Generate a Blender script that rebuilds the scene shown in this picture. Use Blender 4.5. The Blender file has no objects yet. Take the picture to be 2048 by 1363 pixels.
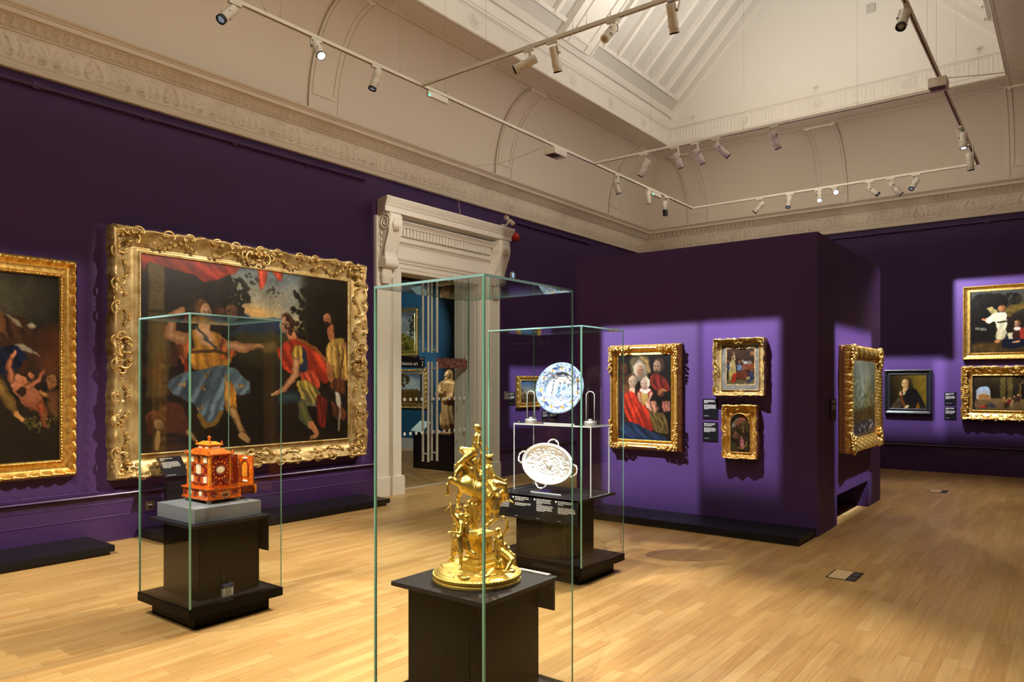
import bpy, bmesh, math, random
import numpy as np
from mathutils import Vector, Matrix
random.seed(7); RNG = np.random.default_rng(7)
SC = bpy.context.scene
COL = SC.collection
PI = math.pi

# ------------------------------------------------------------------ materials
MATS = {}
def mat(name, base=(.5, .5, .5), rough=.5, metal=0., spec=.5, emit=None, estr=0., bump=0., bscale=40., var=0., vscale=6., coat=0.):
    if name in MATS: return MATS[name]
    m = bpy.data.materials.new(name); m.use_nodes = True
    nt = m.node_tree; b = nt.nodes['Principled BSDF']
    b.inputs['Base Color'].default_value = (*base, 1)
    b.inputs['Roughness'].default_value = rough
    b.inputs['Metallic'].default_value = metal
    b.inputs['Specular IOR Level'].default_value = spec
    b.inputs['Coat Weight'].default_value = coat
    if emit:
        b.inputs['Emission Color'].default_value = (*emit, 1); b.inputs['Emission Strength'].default_value = estr
    if var or bump:
        tc = nt.nodes.new('ShaderNodeTexCoord')
    if var:
        n = nt.nodes.new('ShaderNodeTexNoise'); n.inputs['Scale'].default_value = vscale; n.inputs['Detail'].default_value = 6
        nt.links.new(tc.outputs['Object'], n.inputs['Vector'])
        r = nt.nodes.new('ShaderNodeValToRGB')
        r.color_ramp.elements[0].position = .3; r.color_ramp.elements[1].position = .7
        r.color_ramp.elements[0].color = (*[c * (1 - var) for c in base], 1)
        r.color_ramp.elements[1].color = (*[min(1, c * (1 + var)) for c in base], 1)
        nt.links.new(n.outputs['Fac'], r.inputs['Fac']); nt.links.new(r.outputs['Color'], b.inputs['Base Color'])
    if bump:
        n2 = nt.nodes.new('ShaderNodeTexNoise'); n2.inputs['Scale'].default_value = bscale; n2.inputs['Detail'].default_value = 4
        nt.links.new(tc.outputs['Object'], n2.inputs['Vector'])
        bp = nt.nodes.new('ShaderNodeBump'); bp.inputs['Strength'].default_value = bump; bp.inputs['Distance'].default_value = .01
        nt.links.new(n2.outputs['Fac'], bp.inputs['Height']); nt.links.new(bp.outputs['Normal'], b.inputs['Normal'])
    MATS[name] = m
    return m

def glass_mat(name, tint=(.985, .995, .99), rough=0.0, f0=.04):
    m = bpy.data.materials.new(name); m.use_nodes = True; nt = m.node_tree; nt.nodes.clear()
    N = nt.nodes.new; L = nt.links.new
    out = N('ShaderNodeOutputMaterial'); mix = N('ShaderNodeMixShader'); tr = N('ShaderNodeBsdfTransparent'); gl = N('ShaderNodeBsdfGlossy')
    tr.inputs['Color'].default_value = (*tint, 1); gl.inputs['Roughness'].default_value = rough
    geo = N('ShaderNodeNewGeometry'); dot = N('ShaderNodeVectorMath'); dot.operation = 'DOT_PRODUCT'
    L(geo.outputs['Normal'], dot.inputs[0]); L(geo.outputs['Incoming'], dot.inputs[1])
    a = N('ShaderNodeMath'); a.operation = 'ABSOLUTE'; L(dot.outputs['Value'], a.inputs[0])
    s = N('ShaderNodeMath'); s.operation = 'SUBTRACT'; s.inputs[0].default_value = 1; L(a.outputs[0], s.inputs[1])
    p = N('ShaderNodeMath'); p.operation = 'POWER'; p.inputs[1].default_value = 5; L(s.outputs[0], p.inputs[0])
    q = N('ShaderNodeMath'); q.operation = 'MULTIPLY_ADD'; q.inputs[1].default_value = 1 - f0; q.inputs[2].default_value = f0; L(p.outputs[0], q.inputs[0])
    L(q.outputs[0], mix.inputs['Fac']); L(tr.outputs[0], mix.inputs[1]); L(gl.outputs[0], mix.inputs[2]); L(mix.outputs[0], out.inputs['Surface'])
    MATS[name] = m
    return m

def paint_mat():
    if 'oil_paint' in MATS: return MATS['oil_paint']
    m = bpy.data.materials.new('oil_paint'); m.use_nodes = True; nt = m.node_tree; b = nt.nodes['Principled BSDF']
    a = nt.nodes.new('ShaderNodeAttribute'); a.attribute_name = 'Col'
    nt.links.new(a.outputs['Color'], b.inputs['Base Color'])
    b.inputs['Roughness'].default_value = .38; b.inputs['Specular IOR Level'].default_value = .3
    MATS['oil_paint'] = m
    return m

def floor_mat():
    m = bpy.data.materials.new('wood_strip_floor'); m.use_nodes = True; nt = m.node_tree; b = nt.nodes['Principled BSDF']
    N = nt.nodes.new; L = nt.links.new
    def M(op, *ins):
        n = N('ShaderNodeMath'); n.operation = op
        for i, v in enumerate(ins):
            if isinstance(v, (int, float)): n.inputs[i].default_value = v
            else: L(v, n.inputs[i])
        return n.outputs[0]
    tc = N('ShaderNodeTexCoord'); sp = N('ShaderNodeSeparateXYZ'); L(tc.outputs['Object'], sp.inputs[0])
    W = .073; LEN = .74
    u = M('DIVIDE', sp.outputs['X'], W); row = M('FLOOR', u); fu = M('FRACT', u)
    wn = N('ShaderNodeTexWhiteNoise'); wn.noise_dimensions = '1D'; L(row, wn.inputs['W'])
    v = M('ADD', M('DIVIDE', sp.outputs['Y'], LEN), M('MULTIPLY', wn.outputs['Value'], 7.3)); colid = M('FLOOR', v); fv = M('FRACT', v)
    wn2 = N('ShaderNodeTexWhiteNoise'); wn2.noise_dimensions = '2D'; cb = N('ShaderNodeCombineXYZ'); L(row, cb.inputs[0]); L(colid, cb.inputs[1]); L(cb.outputs[0], wn2.inputs['Vector'])
    # per-board tone
    ramp = N('ShaderNodeValToRGB'); e = ramp.color_ramp.elements
    e[0].position = 0; e[0].color = (.46, .265, .09, 1); e[1].position = 1; e[1].color = (.565, .365, .15, 1)
    x = ramp.color_ramp.elements.new(.35); x.color = (.50, .30, .108, 1); x = ramp.color_ramp.elements.new(.7); x.color = (.53, .33, .125, 1)
    L(wn2.outputs['Value'], ramp.inputs['Fac'])
    # grain
    mp = N('ShaderNodeMapping'); mp.inputs['Scale'].default_value = (60, 2.5, 1); L(tc.outputs['Object'], mp.inputs['Vector'])
    addv = N('ShaderNodeVectorMath'); addv.operation = 'ADD'; L(mp.outputs[0], addv.inputs[0]); L(wn2.outputs['Color'], addv.inputs[1])
    gn = N('ShaderNodeTexNoise'); gn.inputs['Scale'].default_value = 1; gn.inputs['Detail'].default_value = 5; L(addv.outputs[0], gn.inputs['Vector'])
    gm = N('ShaderNodeMapRange'); gm.inputs[1].default_value = .3; gm.inputs[2].default_value = .7; gm.inputs[3].default_value = .84; gm.inputs[4].default_value = 1.1; L(gn.outputs['Fac'], gm.inputs[0])
    # large worn patches
    ln = N('ShaderNodeTexNoise'); ln.inputs['Scale'].default_value = .8; ln.inputs['Detail'].default_value = 5; L(tc.outputs['Object'], ln.inputs['Vector'])
    lm = N('ShaderNodeMapRange'); lm.inputs[1].default_value = .3; lm.inputs[2].default_value = .7; lm.inputs[3].default_value = .86; lm.inputs[4].default_value = 1.08; L(ln.outputs['Fac'], lm.inputs[0])
    # gaps
    g1 = M('LESS_THAN', M('MINIMUM', fu, M('SUBTRACT', 1, fu)), .014)
    gnoise = N('ShaderNodeTexNoise'); gnoise.inputs['Scale'].default_value = 1.7; L(tc.outputs['Object'], gnoise.inputs['Vector'])
    gsel = M('MULTIPLY', g1, M('GREATER_THAN', gnoise.outputs['Fac'], .5))
    g2 = M('LESS_THAN', M('MINIMUM', fv, M('SUBTRACT', 1, fv)), .0016)
    gap = M('MAXIMUM', M('MULTIPLY', gsel, .62), M('MAXIMUM', M('MULTIPLY', g1, .25), M('MULTIPLY', g2, .5)))
    mul = M('MULTIPLY', M('MULTIPLY', gm.outputs[0], lm.outputs[0]), M('SUBTRACT', 1, gap))
    vm = N('ShaderNodeVectorMath'); vm.operation = 'SCALE'; L(ramp.outputs['Color'], vm.inputs[0]); L(mul, vm.inputs['Scale'])
    L(vm.outputs[0], b.inputs['Base Color'])
    rm = N('ShaderNodeMapRange'); rm.inputs[1].default_value = .3; rm.inputs[2].default_value = .7; rm.inputs[3].default_value = .30; rm.inputs[4].default_value = .46; L(ln.outputs['Fac'], rm.inputs[0])
    L(rm.outputs[0], b.inputs['Roughness']); b.inputs['Specular IOR Level'].default_value = .32
    bp = N('ShaderNodeBump'); bp.inputs['Strength'].default_value = .25; bp.inputs['Distance'].default_value = .002; bp.invert = True; L(gap, bp.inputs['Height']); L(bp.outputs[0], b.inputs['Normal'])
    MATS['floor'] = m
    return m

def gold_mat(name, base=(.85, .56, .16), dark=(.42, .22, .05), rough=.34, scale=30, metal=.9, bump=.3):
    m = bpy.data.materials.new(name); m.use_nodes = True; nt = m.node_tree; b = nt.nodes['Principled BSDF']
    N = nt.nodes.new; L = nt.links.new
    tc = N('ShaderNodeTexCoord'); n = N('ShaderNodeTexNoise'); n.inputs['Scale'].default_value = scale; n.inputs['Detail'].default_value = 6; L(tc.outputs['Object'], n.inputs['Vector'])
    r = N('ShaderNodeValToRGB'); r.color_ramp.elements[0].position = .32; r.color_ramp.elements[1].position = .62
    r.color_ramp.elements[0].color = (*dark, 1); r.color_ramp.elements[1].color = (*base, 1); L(n.outputs['Fac'], r.inputs['Fac']); L(r.outputs['Color'], b.inputs['Base Color'])
    b.inputs['Metallic'].default_value = metal; b.inputs['Roughness'].default_value = rough
    if bump:
        bp = N('ShaderNodeBump'); bp.inputs['Strength'].default_value = bump; bp.inputs['Distance'].default_value = .004; L(n.outputs['Fac'], bp.inputs['Height']); L(bp.outputs[0], b.inputs['Normal'])
    MATS[name] = m
    return m

PURPLE = mat('purple_wall_paint', (.070, .031, .138), .55, spec=.3, bump=.04, bscale=180, var=.05, vscale=1.2)
PURPLE_GLOSS = mat('purple_eggshell_paint', (.064, .028, .122), .33, spec=.45)
CREAM = mat('cream_plaster', (.73, .66, .57), .6, spec=.3)
CREAM_D = mat('cream_relief_plaster', (.75, .67, .56), .55, spec=.3)
WHITE_P = mat('white_plaster', (.76, .73, .67), .6, spec=.3)
GREY_P = mat('grey_frosted_panel', (.56, .54, .50), .5)
STONE = mat('stone_coloured_joinery', (.78, .73, .64), .45, spec=.4)
BLACK = mat('black_satin_laminate', (.006, .0045, .004), .25, spec=.07)
BLACKM = mat('black_matt_board', (.011, .010, .013), .42, spec=.2)
BLACKL = mat('black_label_card', (.008, .008, .010), .4, spec=.15)
TEXTW = mat('white_lettering', (.75, .73, .70), .6)
GREYBLK = mat('slate_grey_block', (.17, .18, .19), .55)
GLASS = glass_mat('clear_glass', f0=.010)
ACRYL = glass_mat('clear_acrylic', (.97, .98, .98))
EDGE = mat('green_glass_edge', (.17, .40, .28), .12, spec=.6)
EDGE_T = mat('pale_green_glass_edge', (.26, .47, .46), .12, spec=.6)  # lid edges made paler: light piped through the glass, put into the colour
ACR_E = mat('bright_acrylic_edge', (.50, .52, .51), .15, spec=.6)
WHITE_M = mat('cream_white_enamel', (.80, .76, .66), .4, spec=.4)
DARKR = mat('black_anodised', (.012, .012, .013), .35)
STEEL = mat('brushed_steel', (.70, .66, .58), .35, metal=.2)
BRASS = mat('brass_plate', (.70, .55, .28), .35, metal=1.)
GILT = gold_mat('bright_gilding', (.93, .62, .17), (.55, .29, .06), .36, 26, .85)
GILT_OLD = gold_mat('worn_gilding', (.66, .45, .17), (.34, .19, .05), .38, 18, .75)
GILT_PALE = gold_mat('pale_rubbed_gilding', (.54, .40, .18), (.30, .18, .05), .42, 9, .5)
GOLD = gold_mat('polished_gilt_silver', (1.0, .79, .25), (.93, .67, .13), .36, 60, .95, .10)
SILVER = mat('polished_silver', (.96, .95, .93), .34, metal=.85)
LENS = mat('spotlight_lens', (.25, .28, .32), .05, spec=1.)
LENS_ON = mat('lit_spotlight_lens', (.9, .9, .9), .2, emit=(1, .96, .88), estr=60)
LENS_LOW = mat('glowing_spotlight_lens', (.12, .14, .17), .1, emit=(.7, .85, 1), estr=.22)
LED_G = mat('green_indicator', (.05, .5, .2), .3, emit=(.05, 1, .4), estr=6)
TEAL = mat('teal_wall_paint', (.004, .055, .10), .55)
FLOORM = floor_mat()

# ------------------------------------------------------------------ mesh helpers
class MB:
    def __init__(s): s.v = []; s.f = []; s.mi = []; s.mats = []; s.cur = 0
    def use(s, m):
        if m not in s.mats: s.mats.append(m)
        s.cur = s.mats.index(m); return s
    def add(s, vs, fs):
        o = len(s.v); s.v += [tuple(map(float, p)) for p in vs]; s.f += [[i + o for i in f] for f in fs]; s.mi += [s.cur] * len(fs); return s
    def box(s, x0, x1, y0, y1, z0, z1, bev=0.):
        if x0 > x1: x0, x1 = x1, x0
        if y0 > y1: y0, y1 = y1, y0
        if z0 > z1: z0, z1 = z1, z0
        if bev <= 0:
            v = [(x, y, z) for z in (z0, z1) for y in (y0, y1) for x in (x0, x1)]
            return s.add(v, [(0, 2, 3, 1), (4, 5, 7, 6), (0, 1, 5, 4), (2, 6, 7, 3), (0, 4, 6, 2), (1, 3, 7, 5)])
        b = min(bev, (x1 - x0) / 2.01, (y1 - y0) / 2.01, (z1 - z0) / 2.01)
        bm = bmesh.new(); bmesh.ops.create_cube(bm, size=1)
        for q in bm.verts: q.co = Vector(((x0 + x1) / 2 + q.co.x * (x1 - x0), (y0 + y1) / 2 + q.co.y * (y1 - y0), (z0 + z1) / 2 + q.co.z * (z1 - z0)))
        bmesh.ops.bevel(bm, geom=bm.edges[:], offset=b, segments=2, profile=.6, affect='EDGES')
        return s.bm(bm)
    def bm(s, bm, M=None):
        bm.verts.index_update()
        s.add([(M @ q.co if M else q.co) for q in bm.verts], [[q.index for q in f.verts] for f in bm.faces]); bm.free(); return s
    def hexa(s, p):  # 8 corners like box order
        return s.add(p, [(0, 2, 3, 1), (4, 5, 7, 6), (0, 1, 5, 4), (2, 6, 7, 3), (0, 4, 6, 2), (1, 3, 7, 5)])
    def ring_stack(s, rings, cap=True, closed=True):
        n = len(rings[0]); vs = [p for r in rings for p in r]; fs = []
        for i in range(len(rings) - 1):
            for j in range(n if closed else n - 1):
                k = (j + 1) % n; fs.append((i * n + j, i * n + k, (i + 1) * n + k, (i + 1) * n + j))
        if cap: fs.append(tuple(range(n - 1, -1, -1))); fs.append(tuple((len(rings) - 1) * n + j for j in range(n)))
        return s.add(vs, fs)
    def lathe(s, prof, c=(0, 0, 0), n=32, M=None, sx=1., sy=1.):
        rings = []
        for r, z in prof:
            ring = [Vector((c[0] + max(r, 1e-5) * math.cos(2 * PI * j / n) * sx, c[1] + max(r, 1e-5) * math.sin(2 * PI * j / n) * sy, c[2] + z)) for j in range(n)]
            if M: ring = [M @ p for p in ring]
            rings.append(ring)
        return s.ring_stack(rings)
    def cyl(s, p0, p1, r0, r1=None, n=16):
        p0 = Vector(p0); p1 = Vector(p1); r1 = r0 if r1 is None else r1
        d = (p1 - p0).normalized(); a = d.orthogonal().normalized(); b = d.cross(a)
        rings = [[p + (a * math.cos(2 * PI * j / n) + b * math.sin(2 * PI * j / n)) * r for j in range(n)] for p, r in ((p0, r0), (p1, r1))]
        return s.ring_stack(rings)
    def tube(s, pts, r, n=8, closed=False):
        pts = [Vector(p) for p in pts]; rr = r if isinstance(r, (list, tuple)) else [r] * len(pts); m = len(pts)
        rings = []; up = None
        for i, p in enumerate(pts):
            t = (pts[(i + 1) % m] - pts[i - 1]) if closed else (pts[min(i + 1, m - 1)] - pts[max(i - 1, 0)])
            t = t.normalized() if t.length > 1e-9 else Vector((0, 0, 1))
            if up is None: up = t.orthogonal().normalized()
            a = up - t * up.dot(t); a = a.normalized() if a.length > 1e-6 else t.orthogonal().normalized(); up = a; b = t.cross(a)
            rings.append([p + (a * math.cos(2 * PI * j / n) + b * math.sin(2 * PI * j / n)) * rr[i] for j in range(n)])
        if closed: rings.append(rings[0]); return s.ring_stack(rings, cap=False)
        return s.ring_stack(rings)
    def sphere(s, c, r, sc=(1, 1, 1), n=10, M=None):
        bm = bmesh.new(); bmesh.ops.create_uvsphere(bm, u_segments=n + 4, v_segments=n, radius=r)
        for q in bm.verts:
            p = Vector((q.co.x * sc[0], q.co.y * sc[1], q.co.z * sc[2]))
            if M: p = M @ p
            q.co = p + Vector(c)
        return s.bm(bm)
    def grid(s, P):  # P: array (n,m,3)
        n, m = P.shape[:2]; i = np.arange(n * m).reshape(n, m)
        f = np.stack([i[:-1, :-1], i[1:, :-1], i[1:, 1:], i[:-1, 1:]], -1).reshape(-1, 4)
        return s.add(P.reshape(-1, 3).tolist(), f.tolist())
    def quad(s, a, b, c, d): return s.add([a, b, c, d], [(0, 1, 2, 3)])
    def prism(s, poly, M, h0, h1):  # polygon in local xy extruded in local z
        n = len(poly); return s.ring_stack([[M @ Vector((x, y, h)) for x, y in poly] for h in (h0, h1)])
    def build(s, name, m=None, parent=None, smooth=False, loc=None, angle=None):
        me = bpy.data.meshes.new(name)
        off = Vector(parent.matrix_world.translation) if parent is not None else Vector((0, 0, 0))
        if loc is not None: off = Vector(loc)
        va = np.array(s.v, dtype=float).reshape(-1, 3) - np.array(off)
        me.from_pydata(va.tolist(), [], s.f)
        mats = s.mats if s.mats else [m]
        for q in mats: me.materials.append(q)
        if len(mats) > 1: me.polygons.foreach_set('material_index', s.mi)
        bm = bmesh.new(); bm.from_mesh(me); bmesh.ops.recalc_face_normals(bm, faces=bm.faces[:]); bm.to_mesh(me); bm.free()
        if smooth:
            me.polygons.foreach_set('use_smooth', [True] * len(me.polygons))
            if angle is not None:
                try: me.set_sharp_from_angle(angle=math.radians(angle))
                except Exception: pass
        me.update()
        o = bpy.data.objects.new(name, me); COL.objects.link(o)
        if parent is not None:
            o.parent = parent
            if parent.type == 'MESH' or loc is not None: pass
            o.location = off - Vector(parent.matrix_world.translation)
        elif loc is not None: o.location = off
        return o

def empty(name, loc, label=None, cat=None, group=None, kind=None):
    o = bpy.data.objects.new(name, None); COL.objects.link(o); o.location = loc; o.matrix_world = Matrix.Translation(loc); o.empty_display_size = .1
    return tag(o, label, cat, group, kind)
def tag(o, label=None, cat=None, group=None, kind=None):
    if label: o['label'] = label
    if cat: o['category'] = cat
    if group: o['group'] = group
    if kind: o['kind'] = kind
    return o
def sub(mb, name, m, parent_mesh, **kw):  # a sub-part under a mesh part
    off = Vector(parent_mesh.location) if parent_mesh.parent is None else Vector(parent_mesh.parent.location) + Vector(parent_mesh.location)
    o = mb.build(name, m, None, loc=off, **kw); o.location = (0, 0, 0); o.parent = parent_mesh
    return o
def struct(mb, name, m, **kw):
    o = mb.build(name, m, **kw); o['kind'] = 'structure'; return o

# ------------------------------------------------------------------ implicit surfaces (continuous figures)
def surf_nets(F, o, h):
    s = F < 0
    nx, ny, nz = F.shape
    c = [s[i:nx - 1 + i, j:ny - 1 + j, k:nz - 1 + k] for i in (0, 1) for j in (0, 1) for k in (0, 1)]
    tot = sum(x.astype(np.int8) for x in c); act = (tot > 0) & (tot < 8)
    idx = -np.ones(act.shape, int); cells = np.argwhere(act); idx[act] = np.arange(len(cells))
    acc = np.zeros((len(cells), 3)); cnt = np.zeros(len(cells))
    for a in range(8):
        pa = np.array([(a >> 2) & 1, (a >> 1) & 1, a & 1])
        for ax in range(3):
            if pa[ax]: continue
            pb = pa.copy(); pb[ax] = 1
            va = F[tuple((cells + pa).T)]; vb = F[tuple((cells + pb).T)]
            cr = (va < 0) != (vb < 0)
            t = np.where(cr, va / np.where(cr, va - vb, 1), 0)
            p = pa[None, :] + np.zeros((len(cells), 3)); p[:, ax] += t
            acc += p * cr[:, None]; cnt += cr
    V = (cells + acc / np.maximum(cnt, 1)[:, None]) * h + np.array(o)
    faces = []
    for ax in range(3):
        u, v = [(1, 2), (2, 0), (0, 1)][ax]
        sl0 = [slice(1, n - 1) for n in F.shape]; sl0[ax] = slice(0, F.shape[ax] - 1)
        sl1 = list(sl0); sl1[ax] = slice(1, F.shape[ax])
        a = s[tuple(sl0)]; b = s[tuple(sl1)]; e = np.argwhere(a != b)
        if not len(e): continue
        flip = a[tuple(e.T)]
        base = e.copy(); base[:, u] += 1; base[:, v] += 1
        def cell(du, dv):
            q = base.copy(); q[:, u] -= du; q[:, v] -= dv; return idx[tuple(q.T)]
        q = np.stack([cell(1, 1), cell(0, 1), cell(0, 0), cell(1, 0)], -1)
        q[~flip] = q[~flip][:, ::-1]
        faces.append(q)
    return V, np.concatenate(faces)

def blob(parts, h, k=.01, folds=None, pad=None):
    """parts: (p0,p1,r0,r1) tapered capsules or ('e',centre,radii) ellipsoids, blended into one surface"""
    P = []
    for q in parts:
        if isinstance(q[0], str): P += [np.array(q[1]) + max(q[2]), np.array(q[1]) - max(q[2])]
        else: P += [np.array(q[0]) + q[2], np.array(q[0]) - q[2], np.array(q[1]) + q[3], np.array(q[1]) - q[3]]
    P = np.array(P); pad = pad or (3 * h + k); lo = P.min(0) - pad; hi = P.max(0) + pad
    n = np.ceil((hi - lo) / h).astype(int) + 1
    X, Y, Z = np.meshgrid(*[lo[i] + np.arange(n[i]) * h for i in range(3)], indexing='ij')
    F = np.full(X.shape, 1e3)
    for q in parts:
        kk = k
        if isinstance(q[0], str):
            c, r = q[1], q[2]; R = min(r)
            d = (np.sqrt(((X - c[0]) / r[0]) ** 2 + ((Y - c[1]) / r[1]) ** 2 + ((Z - c[2]) / r[2]) ** 2) - 1) * R
            if len(q) > 3: kk = q[3]
        else:
            a, b, r0, r1 = np.array(q[0], float), np.array(q[1], float), q[2], q[3]; ab = b - a; L2 = ab @ ab + 1e-12
            t = np.clip(((X - a[0]) * ab[0] + (Y - a[1]) * ab[1] + (Z - a[2]) * ab[2]) / L2, 0, 1)
            d = np.sqrt((X - a[0] - t * ab[0]) ** 2 + (Y - a[1] - t * ab[1]) ** 2 + (Z - a[2] - t * ab[2]) ** 2) - (r0 + (r1 - r0) * t)
            if len(q) > 4: kk = q[4]
        hh = np.clip(.5 + .5 * (F - d) / kk, 0, 1); F = F * (1 - hh) + d * hh - kk * hh * (1 - hh)
    if folds is not None: F = F + folds(X, Y, Z)
    return surf_nets(F, lo, h)
def blob_mb(*a, M=None, **kw):
    V, f = blob(*a, **kw); mb = MB()
    if M is not None:
        A = np.array(M); V = V @ A[:3, :3].T + A[:3, 3]
    mb.v = V.tolist(); mb.f = f.tolist(); mb.mi = [0] * len(f)
    return mb
# ------------------------------------------------------------------ room shell
XL, YF, XR, YB = -7.463, 14.44, 1.3, -3.0
HC = 4.325
mb = MB(); mb.add([(-8.2, YB - .2, 0), (XR + .2, YB - .2, 0), (XR + .2, YF + .2, 0), (-8.2, YF + .2, 0)], [(0, 1, 2, 3)])
fl = struct(mb, 'floor', FLOORM)
DY0, DY1, DZ = 7.055, 8.744, 3.084
mb = MB(); T = .502
mb.box(XL - T, XL, YB, DY0, 0, 5.0); mb.box(XL - T, XL, DY1, YF + .2, 0, 5.0); mb.box(XL - T, XL, DY0, DY1, DZ, 5.0)
struct(mb, 'wall_left', PURPLE)
mb = MB(); mb.box(XL - .01, XR + .2, YF, YF + .2, 0, 5.0); struct(mb, 'wall_far', PURPLE)
mb = MB(); mb.box(XR, XR + .2, YB, YF, 0, 5.0); struct(mb, 'wall_right', PURPLE)
mb = MB(); mb.box(XL - .01, XR + .2, YB - .2, YB, 0, 5.0); struct(mb, 'wall_back', PURPLE)

# dado + skirting
def sweep_line(mb, prof, a, b, nrm, steps=1):
    """prof: (out, z) list; a,b ends on the wall; nrm: into the room"""
    a = Vector(a); b = Vector(b); nrm = Vector(nrm); rings = []
    for i in range(steps + 1):
        p = a.lerp(b, i / steps); rings.append([p + nrm * o + Vector((0, 0, z)) for o, z in prof])
    mb.ring_stack(rings)
SK = [(0, 0), (.030, 0), (.030, .236), (.034, .240), (.034, .245), (.022, .249), (.022, .366), (.026, .370), (.026, .375), (.014, .379), (.014, .432), (.024, .436), (.050, .447), (.056, .456), (.050, .466), (.034, .470), (.040, .478), (.040, .484), (.024, .488), (.028, .494), (.026, .502), (0, .506)]
mb = MB(); sweep_line(mb, SK, (XL, YB, 0), (XL, 6.56, 0), (1, 0, 0)); sweep_line(mb, SK, (XL, 9.225, 0), (XL, YF, 0), (1, 0, 0)); struct(mb, 'baseboard_left', PURPLE_GLOSS)
mb = MB(); sweep_line(mb, SK, (XL, YF, 0), (XR, YF, 0), (0, -1, 0)); struct(mb, 'baseboard_far', PURPLE_GLOSS)
mb = MB(); sweep_line(mb, SK, (XR, YB, 0), (XR, YF, 0), (-1, 0, 0)); struct(mb, 'baseboard_right', PURPLE_GLOSS)

# picture rails (tube on clips)
def rail(name, a, b, nrm, label):
    a = Vector(a); b = Vector(b); nrm = Vector(nrm); d = (b - a).normalized(); L = (b - a).length
    t = empty(name, a, kind='structure')
    mb = MB(); mb.cyl(a + nrm * .035, b + nrm * .035, .018, n=12); mb.build('rail', PURPLE_GLOSS, t, smooth=True, angle=40)
    i = .55
    while i < L - .1:
        p = a + d * i; mb = MB(); c = p + nrm * .02
        e = Vector((abs(d.x) * .03 + abs(nrm.x) * .022, abs(d.y) * .03 + abs(nrm.y) * .022, .032))
        mb.box(c.x - e.x, c.x + e.x, c.y - e.y, c.y + e.y, c.z - .03, c.z + .03, .006); mb.build('rail_clip', PURPLE_GLOSS, t); i += .98
    return t
ZR = 4.232
rail('trim_1', (XL, YB + .1, ZR), (XL, 6.40, ZR), (1, 0, 0), '')
rail('trim_2', (XL, 9.55, ZR), (XL, 12.05, ZR), (1, 0, 0), '')
rail('trim_3', (-6.6, YF, ZR), (XR - .1, YF, ZR), (0, -1, 0), '')

# ---- cornice: plain mouldings swept round, frieze and egg band as relief grids
def relief_palm(s, v):
    """palmette frieze relief; s along (m), v 0..1 up. returns metres outward"""
    P = .755; out = np.zeros_like(s)
    for ph, big in ((0., 1), (.5, 0)):
        u = ((s / P + ph) % 1 - .5) * P
        y = (v - .12) * .27
        if big:
            r = np.hypot(u, y - .055); th = np.arctan2(u, y - .045)
            fan = (np.abs(th) < 2.0) * np.clip((.115 - np.abs(r - .075)) / .115, 0, 1) * (.55 + .45 * np.cos(th * 13)) * (r < .14) * (r > .02)
            out += .010 * fan
            for sg in (-1, 1):
                rr = np.hypot(u - sg * .065, y - .028); out += .011 * np.clip(1 - np.abs(rr - .025) / .011, 0, 1)
                out += .012 * np.clip(1 - rr / .013, 0, 1)
        else:
            a = np.abs(u); stem = np.clip(1 - np.abs(a - (.045 + .03 * np.sin(y * 22))) / .014, 0, 1); out += .009 * stem * (y > .01) * (y < .2)
            r = np.hypot(a - .04, y - .155); out += .010 * np.clip(1 - r / .035, 0, 1) * (.6 + .4 * np.cos(np.arctan2(y - .155, a - .04) * 6))
            r = np.hypot(a - .05, y - .05); out += .009 * np.clip(1 - np.abs(r - .028) / .012, 0, 1)
            out += .010 * np.clip(1 - np.hypot(a / .022, (y - .105) / .06), 0, 1)
    for ph in (.25, .75):
        u = ((s / P + ph) % 1 - .5) * P; y = (v - .12) * .27; a = np.abs(u)
        out += .009 * np.clip(1 - np.abs(np.hypot(a - .034, y - .045) - .020) / .009, 0, 1) + .010 * np.clip(1 - np.hypot((a - .030) / .020, (y - .115) / .045), 0, 1) * (.6 + .4 * np.cos(y * 190)) + .008 * np.clip(1 - np.abs(a - .052 - .012 * np.sin(y * 40)) / .007, 0, 1) * (y > .03) * (y < .21)
        out += .009 * np.clip(1 - np.abs(np.hypot(a - .018, y - .19) - .014) / .008, 0, 1)
    u2 = (s / (P / 2)) % 1; yl = .045 + .05 * np.abs(2 * u2 - 1) ** 2
    out += .008 * np.clip(1 - np.abs(v - yl) / .05, 0, 1)
    return np.minimum(out, .02) * 1.9
def relief_egg(s, v):
    P = .0915; u = (s / P) % 1; x = (u - .5) * 2; y = (v - .5) * 2
    egg = np.clip(1 - (x / .55) ** 2 - (y * .85 + .1) ** 2, 0, 1) ** .5
    ring = np.clip(1 - np.abs(np.hypot(x / .72, y * .85 + .1) - 1) / .16, 0, 1)
    dart = np.clip(1 - np.abs(np.abs(x) - 1) / .10, 0, 1)
    return .026 * egg + .016 * ring + .018 * dart
COR_LOW = [(0, HC), (.055, HC), (.058, HC + .022), (.044, HC + .028), (.044, HC + .045), (.030, HC + .055), (.026, HC + .066), (.026, HC + .070), (0, HC + .07)]
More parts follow.
